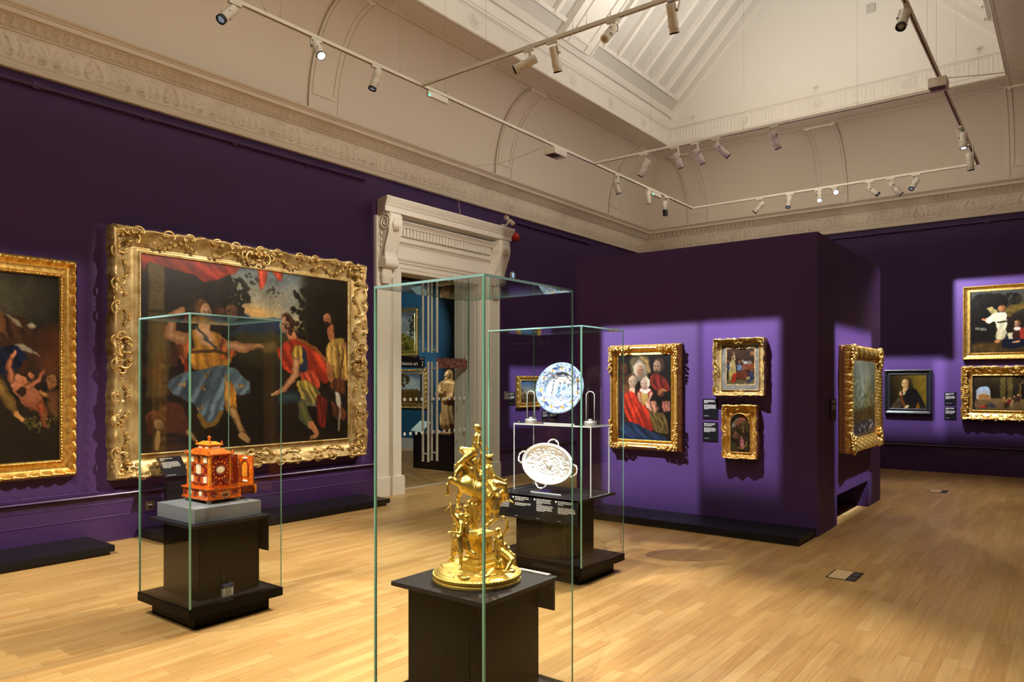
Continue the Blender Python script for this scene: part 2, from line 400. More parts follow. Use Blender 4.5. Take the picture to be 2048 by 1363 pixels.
def cornice(name, a, b, nrm, trim, fine):
    a = Vector(a); b = Vector(b); nrm = Vector(nrm); d = (b - a); L = d.length; d /= L
    sg = lambda q: q
    def mit(p0, o):  # mitred end points for offset o
        return a + d * o + nrm * o, b - d * o + nrm * o
    def band(mb, prof):
        rings = [[], []]
        for o, z in prof:
            p, q = mit(None, o); rings[0].append(p + Vector((0, 0, z))); rings[1].append(q + Vector((0, 0, z)))
        mb.ring_stack(rings)
    t = empty(name, a, kind='structure')
    mb = MB(); band(mb, COR_LOW); mb.build('bed_mould', CREAM_D, t)
    def relief(fn, prof, n_u, n_v, nm):
        # prof: function v->(out,z)
        U = np.linspace(0, 1, n_u); V = np.linspace(0, 1, n_v); P = np.zeros((n_u, n_v, 3))
        for j, v in enumerate(V):
            o, z = prof(v); p, q = mit(None, o); p = np.array(p); q = np.array(q)
            pts = p[None] + (q - p)[None] * U[:, None]; s = U * (L - 2 * o) + o
            h = fn(s, np.full_like(s, v)); P[:, j] = pts + np.array(nrm)[None] * h[:, None]; P[:, j, 2] = z
        mb = MB(); mb.grid(P); mb.build(nm, CREAM_D, t, smooth=True)
    k = 110 if fine else 45
    relief(relief_palm, lambda v: (.024, HC + .068 + v * .272), int(L * k), 40, 'frieze')
    mb = MB(); band(mb, [(0, HC + .335), (.045, HC + .335), (.050, HC + .345), (.046, HC + .352), (.058, HC + .352), (.058, HC + .360), (0, HC + .36)]); mb.build('fillet', CREAM_D, t)
    relief(relief_egg, lambda v: (.052 + .055 * v ** 1.5, HC + .358 + v * .068), int(L * (150 if fine else 60)), 12, 'egg_and_dart')
    mb = MB(); band(mb, [(0, HC + .424), (.125, HC + .424), (.128, HC + .432), (.175, HC + .436), (.178, HC + .475), (.190, HC + .480), (.195, HC + .490), (.215, HC + .500), (.225, HC + .515), (.225, HC + .525), (0, HC + .53)]); mb.build('corona', CREAM_D, t)
cornice('trim_4', (XL, YB, 0), (XL, YF, 0), (1, 0, 0), CREAM_D, True)
cornice('trim_5', (XL, YF, 0), (XR, YF, 0), (0, -1, 0), CREAM_D, True)
cornice('trim_6', (XR, YB, 0), (XR, YF, 0), (-1, 0, 0), CREAM_D, False)

# ---- cove, soffit band, lantern
ZB = 6.05; LX0, LX1, LY1 = -6.127, -.808, 12.83; LY0 = -1.6
Z0 = HC + .52
CX0, CX1, CY1, CY0 = -6.56, -.30, 13.36, -2.0      # inner edge of the cove = outer edge of the soffit band
WX0, WX1, WY1, WY0 = XL + .16, XR - .16, YF - .16, YB + .16
def cove_pt(t):  # t 0..1 quarter ellipse: 0 wall (vertical), 1 band (horizontal) -> fraction across, height
    a = t * PI / 2; return 1 - math.cos(a), Z0 + (ZB - Z0) * math.sin(a)
NT = 14
def cove_pos(side, s, t, off=0.):
    """point on the cove: side L/F/R, s = coordinate along, off = push into the room"""
    f, z = cove_pt(t); a = t * PI / 2; nz = -math.sin(a) ; nx = math.cos(a)
    if side == 'L': return (WX0 + (CX0 - WX0) * f + nx * off, s, z + nz * off)
    if side == 'R': return (WX1 + (CX1 - WX1) * f - nx * off, s, z + nz * off)
    return (s, WY1 + (CY1 - WY1) * f - nx * off, z + nz * off)
mb = MB(); Cs = []
rings = []
for i in range(NT + 1):
    f, z = cove_pt(i / NT); x0 = WX0 + (CX0 - WX0) * f; x1 = WX1 + (CX1 - WX1) * f; y1 = WY1 + (CY1 - WY1) * f; y0 = WY0 + (CY0 - WY0) * f
    rings.append([Vector((x0, y0, z)), Vector((x1, y0, z)), Vector((x1, y1, z)), Vector((x0, y1, z))])
# side strips kept separate so that the groins stay crisp
vs = []; fs = []
for k in range(4):
    o = len(vs)
    for r in rings: vs += [r[k], r[(k + 1) % 4]]
    for i in range(NT): fs.append((o + 2 * i, o + 2 * i + 1, o + 2 * i + 3, o + 2 * i + 2))
mb.add(vs, fs)
cl = struct(mb, 'ceiling', CREAM, smooth=True)
# ledge hiding the gap behind the cornice top
mb = MB(); mb.box(XL, WX0 + .02, YB, YF, Z0 - .02, Z0 + .01); mb.box(XL, XR, WY1 - .02, YF, Z0 - .02, Z0 + .01); mb.box(WX1 - .02, XR, YB, YF, Z0 - .02, Z0 + .01); mb.box(XL, XR, YB, WY0 + .02, Z0 - .02, Z0 + .01); struct(mb, 'trim_7', CREAM)
# ribs on the cove, each a raised panel with a moulded inner frame
def rib(side, a, b, idx):
    mb = MB()
    def strip(s0, s1, t0, t1, o0, o1, n=16):
        rr = []
        for i in range(n + 1):
            t = t0 + (t1 - t0) * i / n; rr.append([Vector(cove_pos(side, s, t, o)) for s, o in ((s0, o0), (s0, o1), (s1, o1), (s1, o0))])
        mb.ring_stack(rr)
    strip(a, b, .0, 1., -.01, .028)
    w = .035
    for s0 in (a + .045, b - .045 - w): strip(s0, s0 + w, .12, .99, .02, .042)
    strip(a + .045, b - .045, .10, .125, .02, .042, 2)
    w = .012
    for s0 in (a, b - w): strip(s0, s0 + w, 0, 1, .02, .040)
    struct(mb, 'trim_%d' % idx, CREAM, smooth=True, angle=30)
k = 8
for a, b in ((-1.75, -1.32), (1.82, 2.25), (5.38, 5.82), (8.93, 9.35), (12.47, 12.9)): rib('L', a, b, k); k += 1
for a, b in ((-6.40, -5.98), (-3.82, -3.30), (-.86, -.46)): rib('F', a, b, k); k += 1
# soffit band with guilloche relief
def guil(s, v):
    P = .38; out = np.zeros_like(s); y = (v - .5) * .40
    u = ((s / P) % 1 - .5) * P; r = np.hypot(u, y)
    for R in (.13, .10, .068, .036): out += .006 * np.clip(1 - np.abs(r - R) / .011, 0, 1)
    out += .010 * np.clip(1 - r / .022, 0, 1)
    u2 = ((s / P + .5) % 1 - .5) * P
    for sg in (-1, 1): out += .006 * np.clip(1 - np.abs(np.hypot(u2, y - sg * .11) - .05) / .012, 0, 1)
    out += .009 * (np.abs(np.abs(y) - .185) < .010)
    return np.minimum(out, .012) * 1.15
def band(name, p0, p1, w0, k):  # p0->p1 along outer edge, w0 = vector outer->inner
    p0 = np.array(p0, float); p1 = np.array(p1, float); w0 = np.array(w0, float); L = np.linalg.norm(p1 - p0); n = int(L * k); m = int(np.linalg.norm(w0) * k) + 2
    U = np.linspace(0, 1, n); V = np.linspace(0, 1, m); UU, VV = np.meshgrid(U, V, indexing='ij')
    P = p0 + (p1 - p0) * UU[..., None] + w0 * VV[..., None]; P[..., 2] -= guil(UU * L, VV)
    mb = MB(); mb.grid(P); struct(mb, name, CREAM_D, smooth=True)
band('trim_20', (CX0, CY0, ZB), (CX0, CY1, ZB), (LX0 - CX0 + .01, 0, 0), 62)
band('trim_21', (LX0, CY1, ZB), (LX1, CY1, ZB), (0, LY1 - CY1 - .01, 0), 62)
band('trim_22', (CX1, CY1, ZB), (CX1, CY0, ZB), (LX1 - CX1 - .01, 0, 0), 45)
mb = MB(); mb.box(CX0, CX1, CY0, LY0, ZB, ZB + .02); struct(mb, 'trim_23', CREAM)
# lantern kerb: mouldings, flutes and rosettes
UP = [(0, ZB - .012), (0, ZB + .03), (-.03, ZB + .036), (-.03, ZB + .06), (-.052, ZB + .085), (-.052, ZB + .10), (-.066, ZB + .105)]
UP2 = [(-.066, ZB + .335), (-.055, ZB + .345), (-.055, ZB + .36), (-.042, ZB + .372), (-.042, ZB + .392), (-.025, ZB + .405), (-.025, ZB + .425), (-.10, ZB + .43), (-.10, ZB + .46)]
def kerb(name, a, b, out, L, flu=True):
    """a,b along the opening edge; out = direction away from the opening centre"""
    a = Vector(a); b = Vector(b); out = Vector(out); d = (b - a).normalized()
    t = empty(name, a, kind='structure')
    def sw(prof, nm, m):
        mb = MB(); rr = []
        for end, sg in ((a, -1), (b, 1)):
            rr.append([end + out * (-o) + d * sg * (-o) + Vector((0, 0, z)) for o, z in prof])
        mb.ring_stack(rr, cap=False, closed=False); mb.build(nm, m, t, smooth=True, angle=35)
    sw(UP, 'lower_mould', WHITE_P); sw(UP2, 'upper_mould', WHITE_P)
    n = int(L * 90); U = np.linspace(-.066, L + .066, n); h = .008 * np.abs(np.sin(U * PI / .062)) ** .6
    for c in ROS[name]: h = np.where(np.abs(U - c) < .135, 0, h)
    P = np.zeros((n, 2, 3)); ba = np.array(a) + np.array(out) * .062
    for j, z in enumerate((ZB + .103, ZB + .337)):
        P[:, j] = ba[None] + np.array(d)[None] * U[:, None] + np.array(out)[None] * (h)[:, None]; P[:, j, 2] = z
    mb = MB(); mb.grid(P); mb.build('fluting', WHITE_P, t)
    for c in ROS[name]:
        p = a + d * c + out * .064 + Vector((0, 0, ZB + .22)); z = -out; x = d; y = Vector((0, 0, 1))
        M = Matrix(((x.x, y.x, z.x, p.x), (x.y, y.y, z.y, p.y), (x.z, y.z, z.z, p.z), (0, 0, 0, 1)))
        mb = MB(); mb.lathe([(.112, 0), (.112, .010), (.10, .016), (.09, .008), (0, .008)], M=M, n=32)
        for q in range(8):
            an = q * PI / 4; mb.sphere((0, 0, 0), 1, n=6, M=M @ Matrix.Rotation(an, 4, 'Z') @ Matrix.Translation((.055, 0, .010)) @ Matrix.Diagonal((.032, .016, .012, 1)))
        M2 = M @ Matrix.Translation((0, 0, .012)) @ Matrix.Diagonal((.022, .022, .016, 1)); mb.sphere((0, 0, 0), 1, n=8, M=M2)
        mb.v = [tuple(v) for v in mb.v]; mb.build('rosette', WHITE_P, t, smooth=True, angle=40)
YS = [9.52 + 1.172 * i for i in range(-9, 3)]
ROS = {'trim_24': [y - LY0 for y in YS if y > LY0 + .3], 'trim_25': [x - LX0 for x in (-5.99 + .0, -4.74, -3.47, -2.10, -.94)][1:4], 'trim_26': [y - LY0 for y in YS if y > LY0 + .3], 'trim_27': []}
kerb('trim_24', (LX0, LY0, 0), (LX0, LY1, 0), (-1, 0, 0), LY1 - LY0)
kerb('trim_25', (LX0, LY1, 0), (LX1, LY1, 0), (0, 1, 0), LX1 - LX0)
kerb('trim_26', (LX1, LY0, 0), (LX1, LY1, 0), (1, 0, 0), LY1 - LY0)
kerb('trim_27', (LX0, LY0, 0), (LX1, LY0, 0), (0, -1, 0), LX1 - LX0)
# lantern roof: 45 degree glazed slopes (closed, painted), white gables
EX0, EX1 = LX0 - .04, LX1 + .04; ZE = 6.655; XM = (EX0 + EX1) / 2; ZRG = ZE + (XM - EX0); GY1, GY0 = LY1 + .03, LY0 - .03
mb = MB()
for y, s in ((GY1, 0), (GY0, 1)):
    mb.add([(EX0, y, ZB + .36), (EX1, y, ZB + .36), (EX1, y, ZE), (XM, y, ZRG), (EX0, y, ZE)], [(0, 1, 2, 3, 4)])
mb.box(EX0, EX1, GY1 - .012, GY1 - .001, ZB + .36, ZE + .16)
struct(mb, 'wall_gable', WHITE_P)
mb = MB()
for x, sg in ((EX0, 1), (EX1, -1)):
    mb.add([(x, GY0, ZB + .36), (x, GY1, ZB + .36), (x, GY1, ZE), (x, GY0, ZE)], [(0, 1, 2, 3)])
struct(mb, 'trim_28', WHITE_P)
mb = MB()
for x in (EX0, EX1): mb.add([(x, GY0, ZE), (x, GY1, ZE), (XM, GY1, ZRG), (XM, GY0, ZRG)], [(0, 1, 2, 3)])
struct(mb, 'window_1', GREY_P)
# glazing bars on both slopes
def slope_bar(mb, x0s, y0, y1, d0, d1, h0, h1, sg):
    """bar on slope: y0..y1, distance d0..d1 up the slope, standing h0..h1 proud"""
    r = math.sqrt(.5); P = []
    ex = EX0 if sg > 0 else EX1
    for h in (h0, h1):
        for d in (d0, d1):
            for y in (y0, y1): P.append((ex + sg * (d * r + h * r), y, ZE + d * r - h * r))
    mb.hexa(P)
SL = (XM - EX0) * math.sqrt(2)
BARS = [12.14, 11.75, 11.30, 10.80, 10.34]
k = 29
for sg in (1, -1):
    t = empty('window_%d' % (2 if sg > 0 else 3), (EX0 if sg > 0 else EX1, LY0, ZE), kind='structure')
    mb = MB(); slope_bar(mb, 0, GY0, GY1 - .02, .0, .11, -.02, .045, sg); mb.build('eaves_board', WHITE_P, t)
    mb = MB(); slope_bar(mb, 0, GY0, GY1 - .18, .30, .36, -.02, .05, sg); mb.build('sill_bar', WHITE_P, t)
    y = 12.66
    for bay in range(4):
        yb = 12.60 - 3.55 * bay
        for i in range(7):
            yy = yb - .44 * i
            w = .075
            if i in (0,): w = .13
            mb = MB(); slope_bar(mb, 0, yy - w / 2, yy + w / 2, .33, SL, -.02, .075, sg)
            if yy > LY0: mb.build('glazing_bar', WHITE_P, t)
        yt = yb - 3.27
        if yt > LY0:
            mb = MB(); slope_bar(mb, 0, yt - .42, yt + .42, .10, SL, -.02, .10, sg)
            for s2 in (-.414, -.24, .21, .384): slope_bar(mb, 0, yt + s2, yt + s2 + .03, .12, SL, .09, .13, sg)
            slope_bar(mb, 0, yt - .21, yt + .21, .22, .26, .09, .13, sg)
            mb.build('principal_rafter', WHITE_P, t)
    mb = MB(); slope_bar(mb, 0, GY1 - .05, GY1 + .0, .0, SL, -.02, .10, sg); mb.build('verge_board', WHITE_P, t)
# hook brackets on the kerb for the suspension wires
def kerb_hook(x, y, nx, ny, label):
    mb = MB(); mb.box(x - .03, x + .03, y - .03, y + .03, 6.50, 6.515); mb.cyl((x, y, 6.515), (x, y, 6.44), .008, n=8)
    o = mb.build('wire_bracket', STEEL); tag(o, label, 'bracket'); return o
# ventilation grille on the gable
mb = MB(); mb.use(GREY_P); mb.box(-2.69, -2.56, GY1 - .03, GY1 - .0, 7.53, 7.66)
for i in range(4): mb.box(-2.685, -2.565, GY1 - .036, GY1 - .028, 7.545 + i * .03, 7.555 + i * .03)
tag(mb.build('vent_grille'), 'small square grey grille high on the white gable of the roof lantern', 'grille')
# ------------------------------------------------------------------ picture painting (flat art: colours per vertex)
def lin(c): c = np.asarray(c, float); return np.where(c <= .04045, c / 12.92, ((c + .055) / 1.055) ** 2.4)
class Pic:
    def __init__(s, w, h, n, seed=1, warp=.006, asp=None):
        s.nx = n; s.ny = max(8, int(round(n * h / w))); s.w = w; s.h = h; s.asp = h / w
        s.X0, s.Y0 = np.meshgrid(np.linspace(0, 1, s.nx), np.linspace(0, 1, s.ny)); s.r = np.random.default_rng(seed)
        s.X = s.X0 + warp * s.noise(28) + warp * .6 * s.noise(70); s.Y = s.Y0 + warp * s.noise(28) + warp * .6 * s.noise(70)
        s.C = np.zeros((s.ny, s.nx, 3)); s.sat = .9; s.gam = 1.08
    def noise(s, f, oct=1):
        out = 0; a = 1
        for o in range(oct):
            n = max(3, int(f * 2 ** o)); m = max(3, int(n * s.asp)); g = s.r.standard_normal((m + 3, n + 3))
            x = s.X0 * n; y = s.Y0 * m; i = np.floor(x).astype(int); j = np.floor(y).astype(int); fx = x - i; fy = y - j; fx = fx * fx * (3 - 2 * fx); fy = fy * fy * (3 - 2 * fy)
            out = out + a * ((g[j, i] * (1 - fx) + g[j, i + 1] * fx) * (1 - fy) + (g[j + 1, i] * (1 - fx) + g[j + 1, i + 1] * fx) * fy); a *= .5
        return out
    def mix(s, a, c): a = np.clip(a, 0, 1)[..., None]; s.C = s.C * (1 - a) + np.asarray(c) * a
    def fill(s, c, var=0., f=6): s.C[:] = c; s.C *= (1 + var * s.noise(f, 3))[..., None]
    def grad(s, c0, c1, p0, p1, a=1., m=None):
        d = np.array(p1, float) - p0; t = np.clip(((s.X - p0[0]) * d[0] + (s.Y - p0[1]) * d[1]) / (d @ d), 0, 1)[..., None]
        c = np.asarray(c0) * (1 - t) + np.asarray(c1) * t; w = (a if m is None else a * m)
        w = np.broadcast_to(w, s.X.shape)[..., None]; s.C = s.C * (1 - w) + c * w
    def pm(s, pts, soft=.006):
        P = np.array(pts, float); X, Y = s.X, s.Y; inside = np.zeros(X.shape, bool); D = np.full(X.shape, 9.)
        for i in range(len(P)):
            a, b = P[i - 1], P[i]
            c = ((a[1] > Y) != (b[1] > Y)) & (X < (b[0] - a[0]) * (Y - a[1]) / (b[1] - a[1] + 1e-12) + a[0]); inside ^= c
            ab = b - a; t = np.clip(((X - a[0]) * ab[0] + (Y - a[1]) * ab[1]) / (ab @ ab + 1e-12), 0, 1)
            D = np.minimum(D, np.hypot(X - a[0] - t * ab[0], (Y - a[1] - t * ab[1])))
        sd = np.where(inside, D, -D); return np.clip(.5 + sd / soft, 0, 1)
    def sm(s, pts):  # round a polygon (one Chaikin pass twice)
        for _ in range(2): pts = [q for i in range(len(pts)) for q in ((.88 * pts[i - 1][0] + .12 * pts[i][0], .88 * pts[i - 1][1] + .12 * pts[i][1]), (.12 * pts[i - 1][0] + .88 * pts[i][0], .12 * pts[i - 1][1] + .88 * pts[i][1]))]
        return pts
    def poly(s, pts, c, soft=.006, a=1., c2=None, folds=0., ff=30, ang=.6, rnd=True):
        m = s.pm(s.sm(pts) if rnd else pts, soft) * a; col = np.broadcast_to(np.asarray(c, float), s.C.shape).copy()
        if c2 is not None:
            ys = [p[1] for p in pts]; t = np.clip((s.Y - min(ys)) / (max(ys) - min(ys) + 1e-9), 0, 1)[..., None]; col = col * (1 - t) + np.asarray(c2) * t
        if folds:
            q = np.sin((s.X * math.cos(ang) + s.Y * s.asp * math.sin(ang)) * ff * 1.1 + 3.4 * s.noise(5) + 1.2 * s.noise(13)) * (.55 + .5 * s.noise(9)); col = col * np.clip(1 + .95 * folds * q + .5 * folds * s.noise(8), .2, 1.6)[..., None]
        m = m[..., None]; s.C = s.C * (1 - m) + np.clip(col, 0, 1) * m
    def ell(s, cx, cy, rx, ry, c, rot=0., soft=.15, a=1., c2=None, ld=(-.6, -.6)):
        X = s.X - cx; Y = (s.Y - cy) * s.asp; ry = ry * s.asp; co, si = math.cos(rot), math.sin(rot); u = (X * co + Y * si) / rx; v = (-X * si + Y * co) / ry; d = np.hypot(u, v)
        m = np.clip((1 - d) / soft + .5, 0, 1) * a
        if c2 is None: s.mix(m, c)
        else:
            t = np.clip(.5 + .5 * (u * ld[0] + v * ld[1]), 0, 1)[..., None]; col = np.asarray(c) * t + np.asarray(c2) * (1 - t); m = m[..., None]; s.C = s.C * (1 - m) + col * m
    def stroke(s, pts, r, c, soft=.005, a=1., c2=None):
        rr = r if isinstance(r, (list, tuple)) else [r] * len(pts); S = np.full(s.X.shape, -9.)
        for i in range(len(pts) - 1):
            p = np.array(pts[i], float); q = np.array(pts[i + 1], float); ab = (q - p) * [1, s.asp]; X = s.X - p[0]; Y = (s.Y - p[1]) * s.asp
            t = np.clip((X * ab[0] + Y * ab[1]) / (ab @ ab + 1e-12), 0, 1); S = np.maximum(S, rr[i] + (rr[i + 1] - rr[i]) * t - np.hypot(X - t * ab[0], Y - t * ab[1]))
        m = np.clip(.5 + S / soft, 0, 1) * a
        if c2 is not None:
            t = np.clip(S / max(rr), 0, 1)[..., None]; col = np.asarray(c2) * (1 - t) + np.asarray(c) * t; m = m[..., None]; s.C = s.C * (1 - m) + col * m
        else: s.mix(m, c)
    def drape(s, pts, c, dx=.0, n=10, w=.008, c2=None, k=.45, soft=.008, seed=0):
        """cloth: a filled outline with light and dark folds running through it"""
        s.poly(pts, c, soft, c2=c2); M = s.pm(s.sm(pts), soft); q = random.Random(seed + int(pts[0][0] * 977)); P = np.array(pts); x0, y0 = P.min(0); x1, y1 = P.max(0)
        for i in range(n):
            x = x0 + (x1 - x0) * (i + q.uniform(.2, .8)) / n; b = q.uniform(-.5, .5) * (x1 - x0) / n * 1.6; a = q.uniform(-.1, .25); e = q.uniform(.75, 1.1); old = s.C.copy()
            L = [(x - dx * .5 + dx * t + b * math.sin(PI * t), y0 + (y1 - y0) * (a + (e - a) * t)) for t in (0, .25, .5, .75, 1)]; f = (1 + k) if i % 2 else (1 - k)
            s.stroke(L, [w * .3, w, w * 1.3, w, w * .3], np.clip(np.asarray(c) * f, 0, 1), soft=w * 1.6, a=.75); s.C = old * (1 - M[..., None]) + s.C * M[..., None]
    def leaves(s, cx, cy, rx, ry, c, n=60, sz=.012):
        for _ in range(n):
            a = s.r.uniform(0, 2 * PI); q = s.r.uniform(0, 1) ** .6; s.ell(cx + rx * q * math.cos(a), cy + ry * q * math.sin(a), sz * s.r.uniform(.6, 1.5), sz * s.r.uniform(.5, 1.2) / s.asp, np.asarray(c) * s.r.uniform(.6, 1.35), rot=s.r.uniform(0, 3), soft=.4)
    def head(s, cx, cy, r, skin, hair, face=-1, tilt=0., hat=None):
        ry = r * 1.3 / s.asp; sk = np.asarray(skin)
        s.ell(cx - face * r * .28, cy - ry * .18, r * 1.08, ry * 1.02, hair, soft=.25)
        s.ell(cx + face * r * .12, cy + ry * .06, r * .80, ry * .90, sk, soft=.2, c2=sk * .55, rot=tilt)
        e = r * .12
        for dx in (-.18, .42): s.ell(cx + face * r * (dx + .1), cy - ry * .02, e * 1.3, e * .9 / s.asp, sk * .3, soft=.6)
        s.stroke([(cx + face * r * .28, cy), (cx + face * r * .36, cy + ry * .26)], r * .06, sk * .72, soft=.01)
        s.ell(cx + face * r * .22, cy + ry * .48, r * .2, r * .07 / s.asp, sk * (.75, .5, .5), soft=.6)
    def done(s, k=.8, grain=.05):
        C = np.clip(s.C * (1 + grain * s.noise(90, 2) + 1.2 * grain * s.noise(14, 2))[..., None], 0, 1); gy = C.mean(-1, keepdims=True); C = gy + (C - gy) * s.sat; return lin(C) ** s.gam * k
def canvas_mesh(name, pic, M, parent, k=.8, clip=None):
    """grid in wall-local coordinates: x right, y up, z out"""
    C = pic.done(k); w, h = pic.w, pic.h; me = bpy.data.meshes.new(name)
    x = np.linspace(-w / 2, w / 2, pic.nx); y = np.linspace(h / 2, -h / 2, pic.ny); XX, YY = np.meshgrid(x, y); V = np.stack([XX, YY, np.zeros_like(XX)], -1).reshape(-1, 3)
    A = np.array(M); V = V @ A[:3, :3].T + A[:3, 3] - np.array(parent.location)
    i = np.arange(pic.nx * pic.ny).reshape(pic.ny, pic.nx); F = np.stack([i[:-1, :-1], i[1:, :-1], i[1:, 1:], i[:-1, 1:]], -1).reshape(-1, 4)
    if clip is not None:
        keep = clip(XX, YY).reshape(-1)[F].any(1); F = F[keep]
    me.from_pydata(V.tolist(), [], F.tolist())
    at = me.color_attributes.new('Col', 'FLOAT_COLOR', 'POINT'); at.data.foreach_set('color', np.concatenate([C.reshape(-1, 3), np.ones((pic.nx * pic.ny, 1))], 1).astype(np.float32).ravel())
    me.materials.append(paint_mat()); o = bpy.data.objects.new(name, me); COL.objects.link(o); o.parent = parent
    return o

# ------------------------------------------------------------------ frames
def wallM(side, a, z, plane):
    """a: position along the wall, plane: wall coordinate. sides: 'x' wall facing +x, 'y' wall facing -y"""
    if side == 'x': return Matrix(((0, 0, 1, plane), (1, 0, 0, a), (0, 1, 0, z), (0, 0, 0, 1)))
    return Matrix(((1, 0, 0, a), (0, 0, -1, plane), (0, 1, 0, z), (0, 0, 0, 1)))
def frame_mesh(M, inner, outer, prof, orn=None, du=.008, nt=22, back=0.):
    """inner/outer: (x0,x1,y0,y1) wall-local; prof(t)->z; orn(u,t,L,side)->(dz,dout)"""
    mb = MB(); ix0, ix1, iy0, iy1 = inner; ox0, ox1, oy0, oy1 = outer
    ic = [(ix0, iy1), (ix1, iy1), (ix1, iy0), (ix0, iy0)]; oc = [(ox0, oy1), (ox1, oy1), (ox1, oy0), (ox0, oy0)]
    nrm = [(0, 1), (1, 0), (0, -1), (-1, 0)]; A = np.array(M)
    T = np.linspace(0, 1, nt)
    for k in range(4):
        i0, i1 = np.array(ic[k]), np.array(ic[(k + 1) % 4]); o0, o1 = np.array(oc[k]), np.array(oc[(k + 1) % 4])
        L = np.linalg.norm(o1 - o0); n = max(8, int(L / du)); S = np.linspace(0, 1, n)
        SS, TT = np.meshgrid(S, T, indexing='ij')
        I = i0 + (i1 - i0) * S[:, None]; O = o0 + (o1 - o0) * S[:, None]
        P = I[:, None] * (1 - TT[..., None]) + O[:, None] * TT[..., None]; Zv = prof(TT)
        if orn is not None:
            # distance along the side at this depth, measured from its centre
            U = (SS - .5) * (np.linalg.norm(i1 - i0) * (1 - TT) + L * TT); dz, do = orn(U, TT, L, k)
            ed = np.clip(np.minimum(SS, 1 - SS) * L / .03, 0, 1)
            Zv = Zv + dz; P = P + np.array(nrm[k])[None, None] * (do * ed)[..., None]
        Q = np.concatenate([P, Zv[..., None]], -1)
        b = Q[:, -1:].copy(); b[..., 2] = back; f = Q[:, :1].copy(); f[..., 2] = back
        Q = np.concatenate([f, Q, b], 1); Q = Q @ A[:3, :3].T + A[:3, 3]; mb.grid(Q)
    return mb
def g(x, c, w): return np.exp(-((x - c) / w) ** 2)
def bead(U, p): return np.abs(np.cos(U * PI / p))
def leafy(U, T, a, b, ph=0.):
    q = np.sin(U * a + 2.1 * np.sin(T * b + U * a * .37 + ph)) * np.cos(T * b * 1.3 - U * a * .61 + ph); return q
def cscroll(mb, M, c, r, a0, a1, rad, turns=1.2, flip=1):
    """C-scroll: an arc of radius r ending in two inward spirals"""
    pts = []; rr = []
    n = 14
    for sgn in (-1, 1):
        pass
    def P(x, y, z): return M @ Vector((c[0] + x, c[1] + y, z))
    def spiral(a, d):
        out = []
        ce = (r * .72 * math.cos(a), r * .72 * math.sin(a))
        for i in range(n):
            t = i / (n - 1); an = a + d * t * turns * 2 * PI; q = r * .28 * (1 - .75 * t); out.append((P(ce[0] + q * math.cos(an), ce[1] + q * math.sin(an), rad * .5 + rad * .9 * t), rad * (1 - .35 * t)))
        return out
    s0 = spiral(a0, -flip)[::-1]; s1 = spiral(a1, flip); arc = [(P(r * math.cos(a0 + (a1 - a0) * i / 12), r * math.sin(a0 + (a1 - a0) * i / 12), rad * .4), rad * (.9 + .35 * math.sin(PI * i / 12))) for i in range(13)]
    al = s0 + arc[1:-1] + s1; mb.tube([p for p, _ in al], [q for _, q in al], 7)
def shell(mb, M, c, r, ang, n=9, spread=1.15, h=.02):
    for i in range(n):
        a = ang + spread * (i / (n - 1) - .5) * 2; L = r * (.85 + .15 * math.cos((i / (n - 1) - .5) * PI))
        p = [M @ Vector((c[0] + L * t * math.cos(a), c[1] + L * t * math.sin(a), h * (.4 + .9 * math.sin(PI * min(t, .9))))) for t in (.15, .4, .65, .85, 1.)]
        mb.tube(p, [r * .03, r * .07, r * .10, r * .11, r * .06], 6)
    mb.sphere(M @ Vector((c[0], c[1], h)), r * .2, n=7)
def flowers(mb, M, pts, sz, seed=0):
    q = random.Random(seed)
    for x, y, z in pts:
        for i in range(5):
            a = i * 2 * PI / 5 + q.random(); mb.sphere(M @ Vector((x + sz * .8 * math.cos(a), y + sz * .8 * math.sin(a), z)), sz * .6, (1, 1, .8), n=5)
        mb.sphere(M @ Vector((x, y, z + sz * .3)), sz * .5, n=5)
def cornerM(M, x, y, k): return M @ Matrix.Translation((x, y, 0)) @ Matrix.Rotation([3 * PI / 4, PI / 4, -PI / 4, -3 * PI / 4][k], 4, 'Z')

def picture(side, plane, a0, a1, z0, z1, widths, style, pic, label, depth=.07, canvas_z=.03, k=.8, gm=None, group=None, clip=None, kit=None):
    """framed picture: outer rectangle a0..a1 (along wall) x z0..z1; widths l,r,t,b of the frame"""
    M = wallM(side, (a0 + a1) / 2, (z0 + z1) / 2, plane); W, H = (a1 - a0) / 2, (z1 - z0) / 2
    l, r, t, b = widths; inner = (-W + l, W - r, -H + b, H - t); outer = (-W, W, -H, H)
    loc = M @ Vector((0, -H, 0)); root = empty('framed_painting', loc, label, 'painting', group)
    prof, orn, nt = STY[style](depth); g_ = gm or GILT
    fr = frame_mesh(M, inner, outer, prof, orn, nt=nt).build('frame', g_, root, smooth=True)
    cx, cy = (inner[0] + inner[1]) / 2, (inner[2] + inner[3]) / 2
    canvas_mesh('canvas', pic, M @ Matrix.Translation((cx, cy, canvas_z)), root, k, clip)
    mb = MB(); mb.hexa([M @ Vector((x, y, z)) for z in (.001, canvas_z - .004) for y in (inner[2], inner[3]) for x in (inner[0], inner[1])]); mb.build('backing_board', BLACKM, root)
    if kit: kit(root, M, inner, outer, depth, g_)
    return root, M, inner, outer
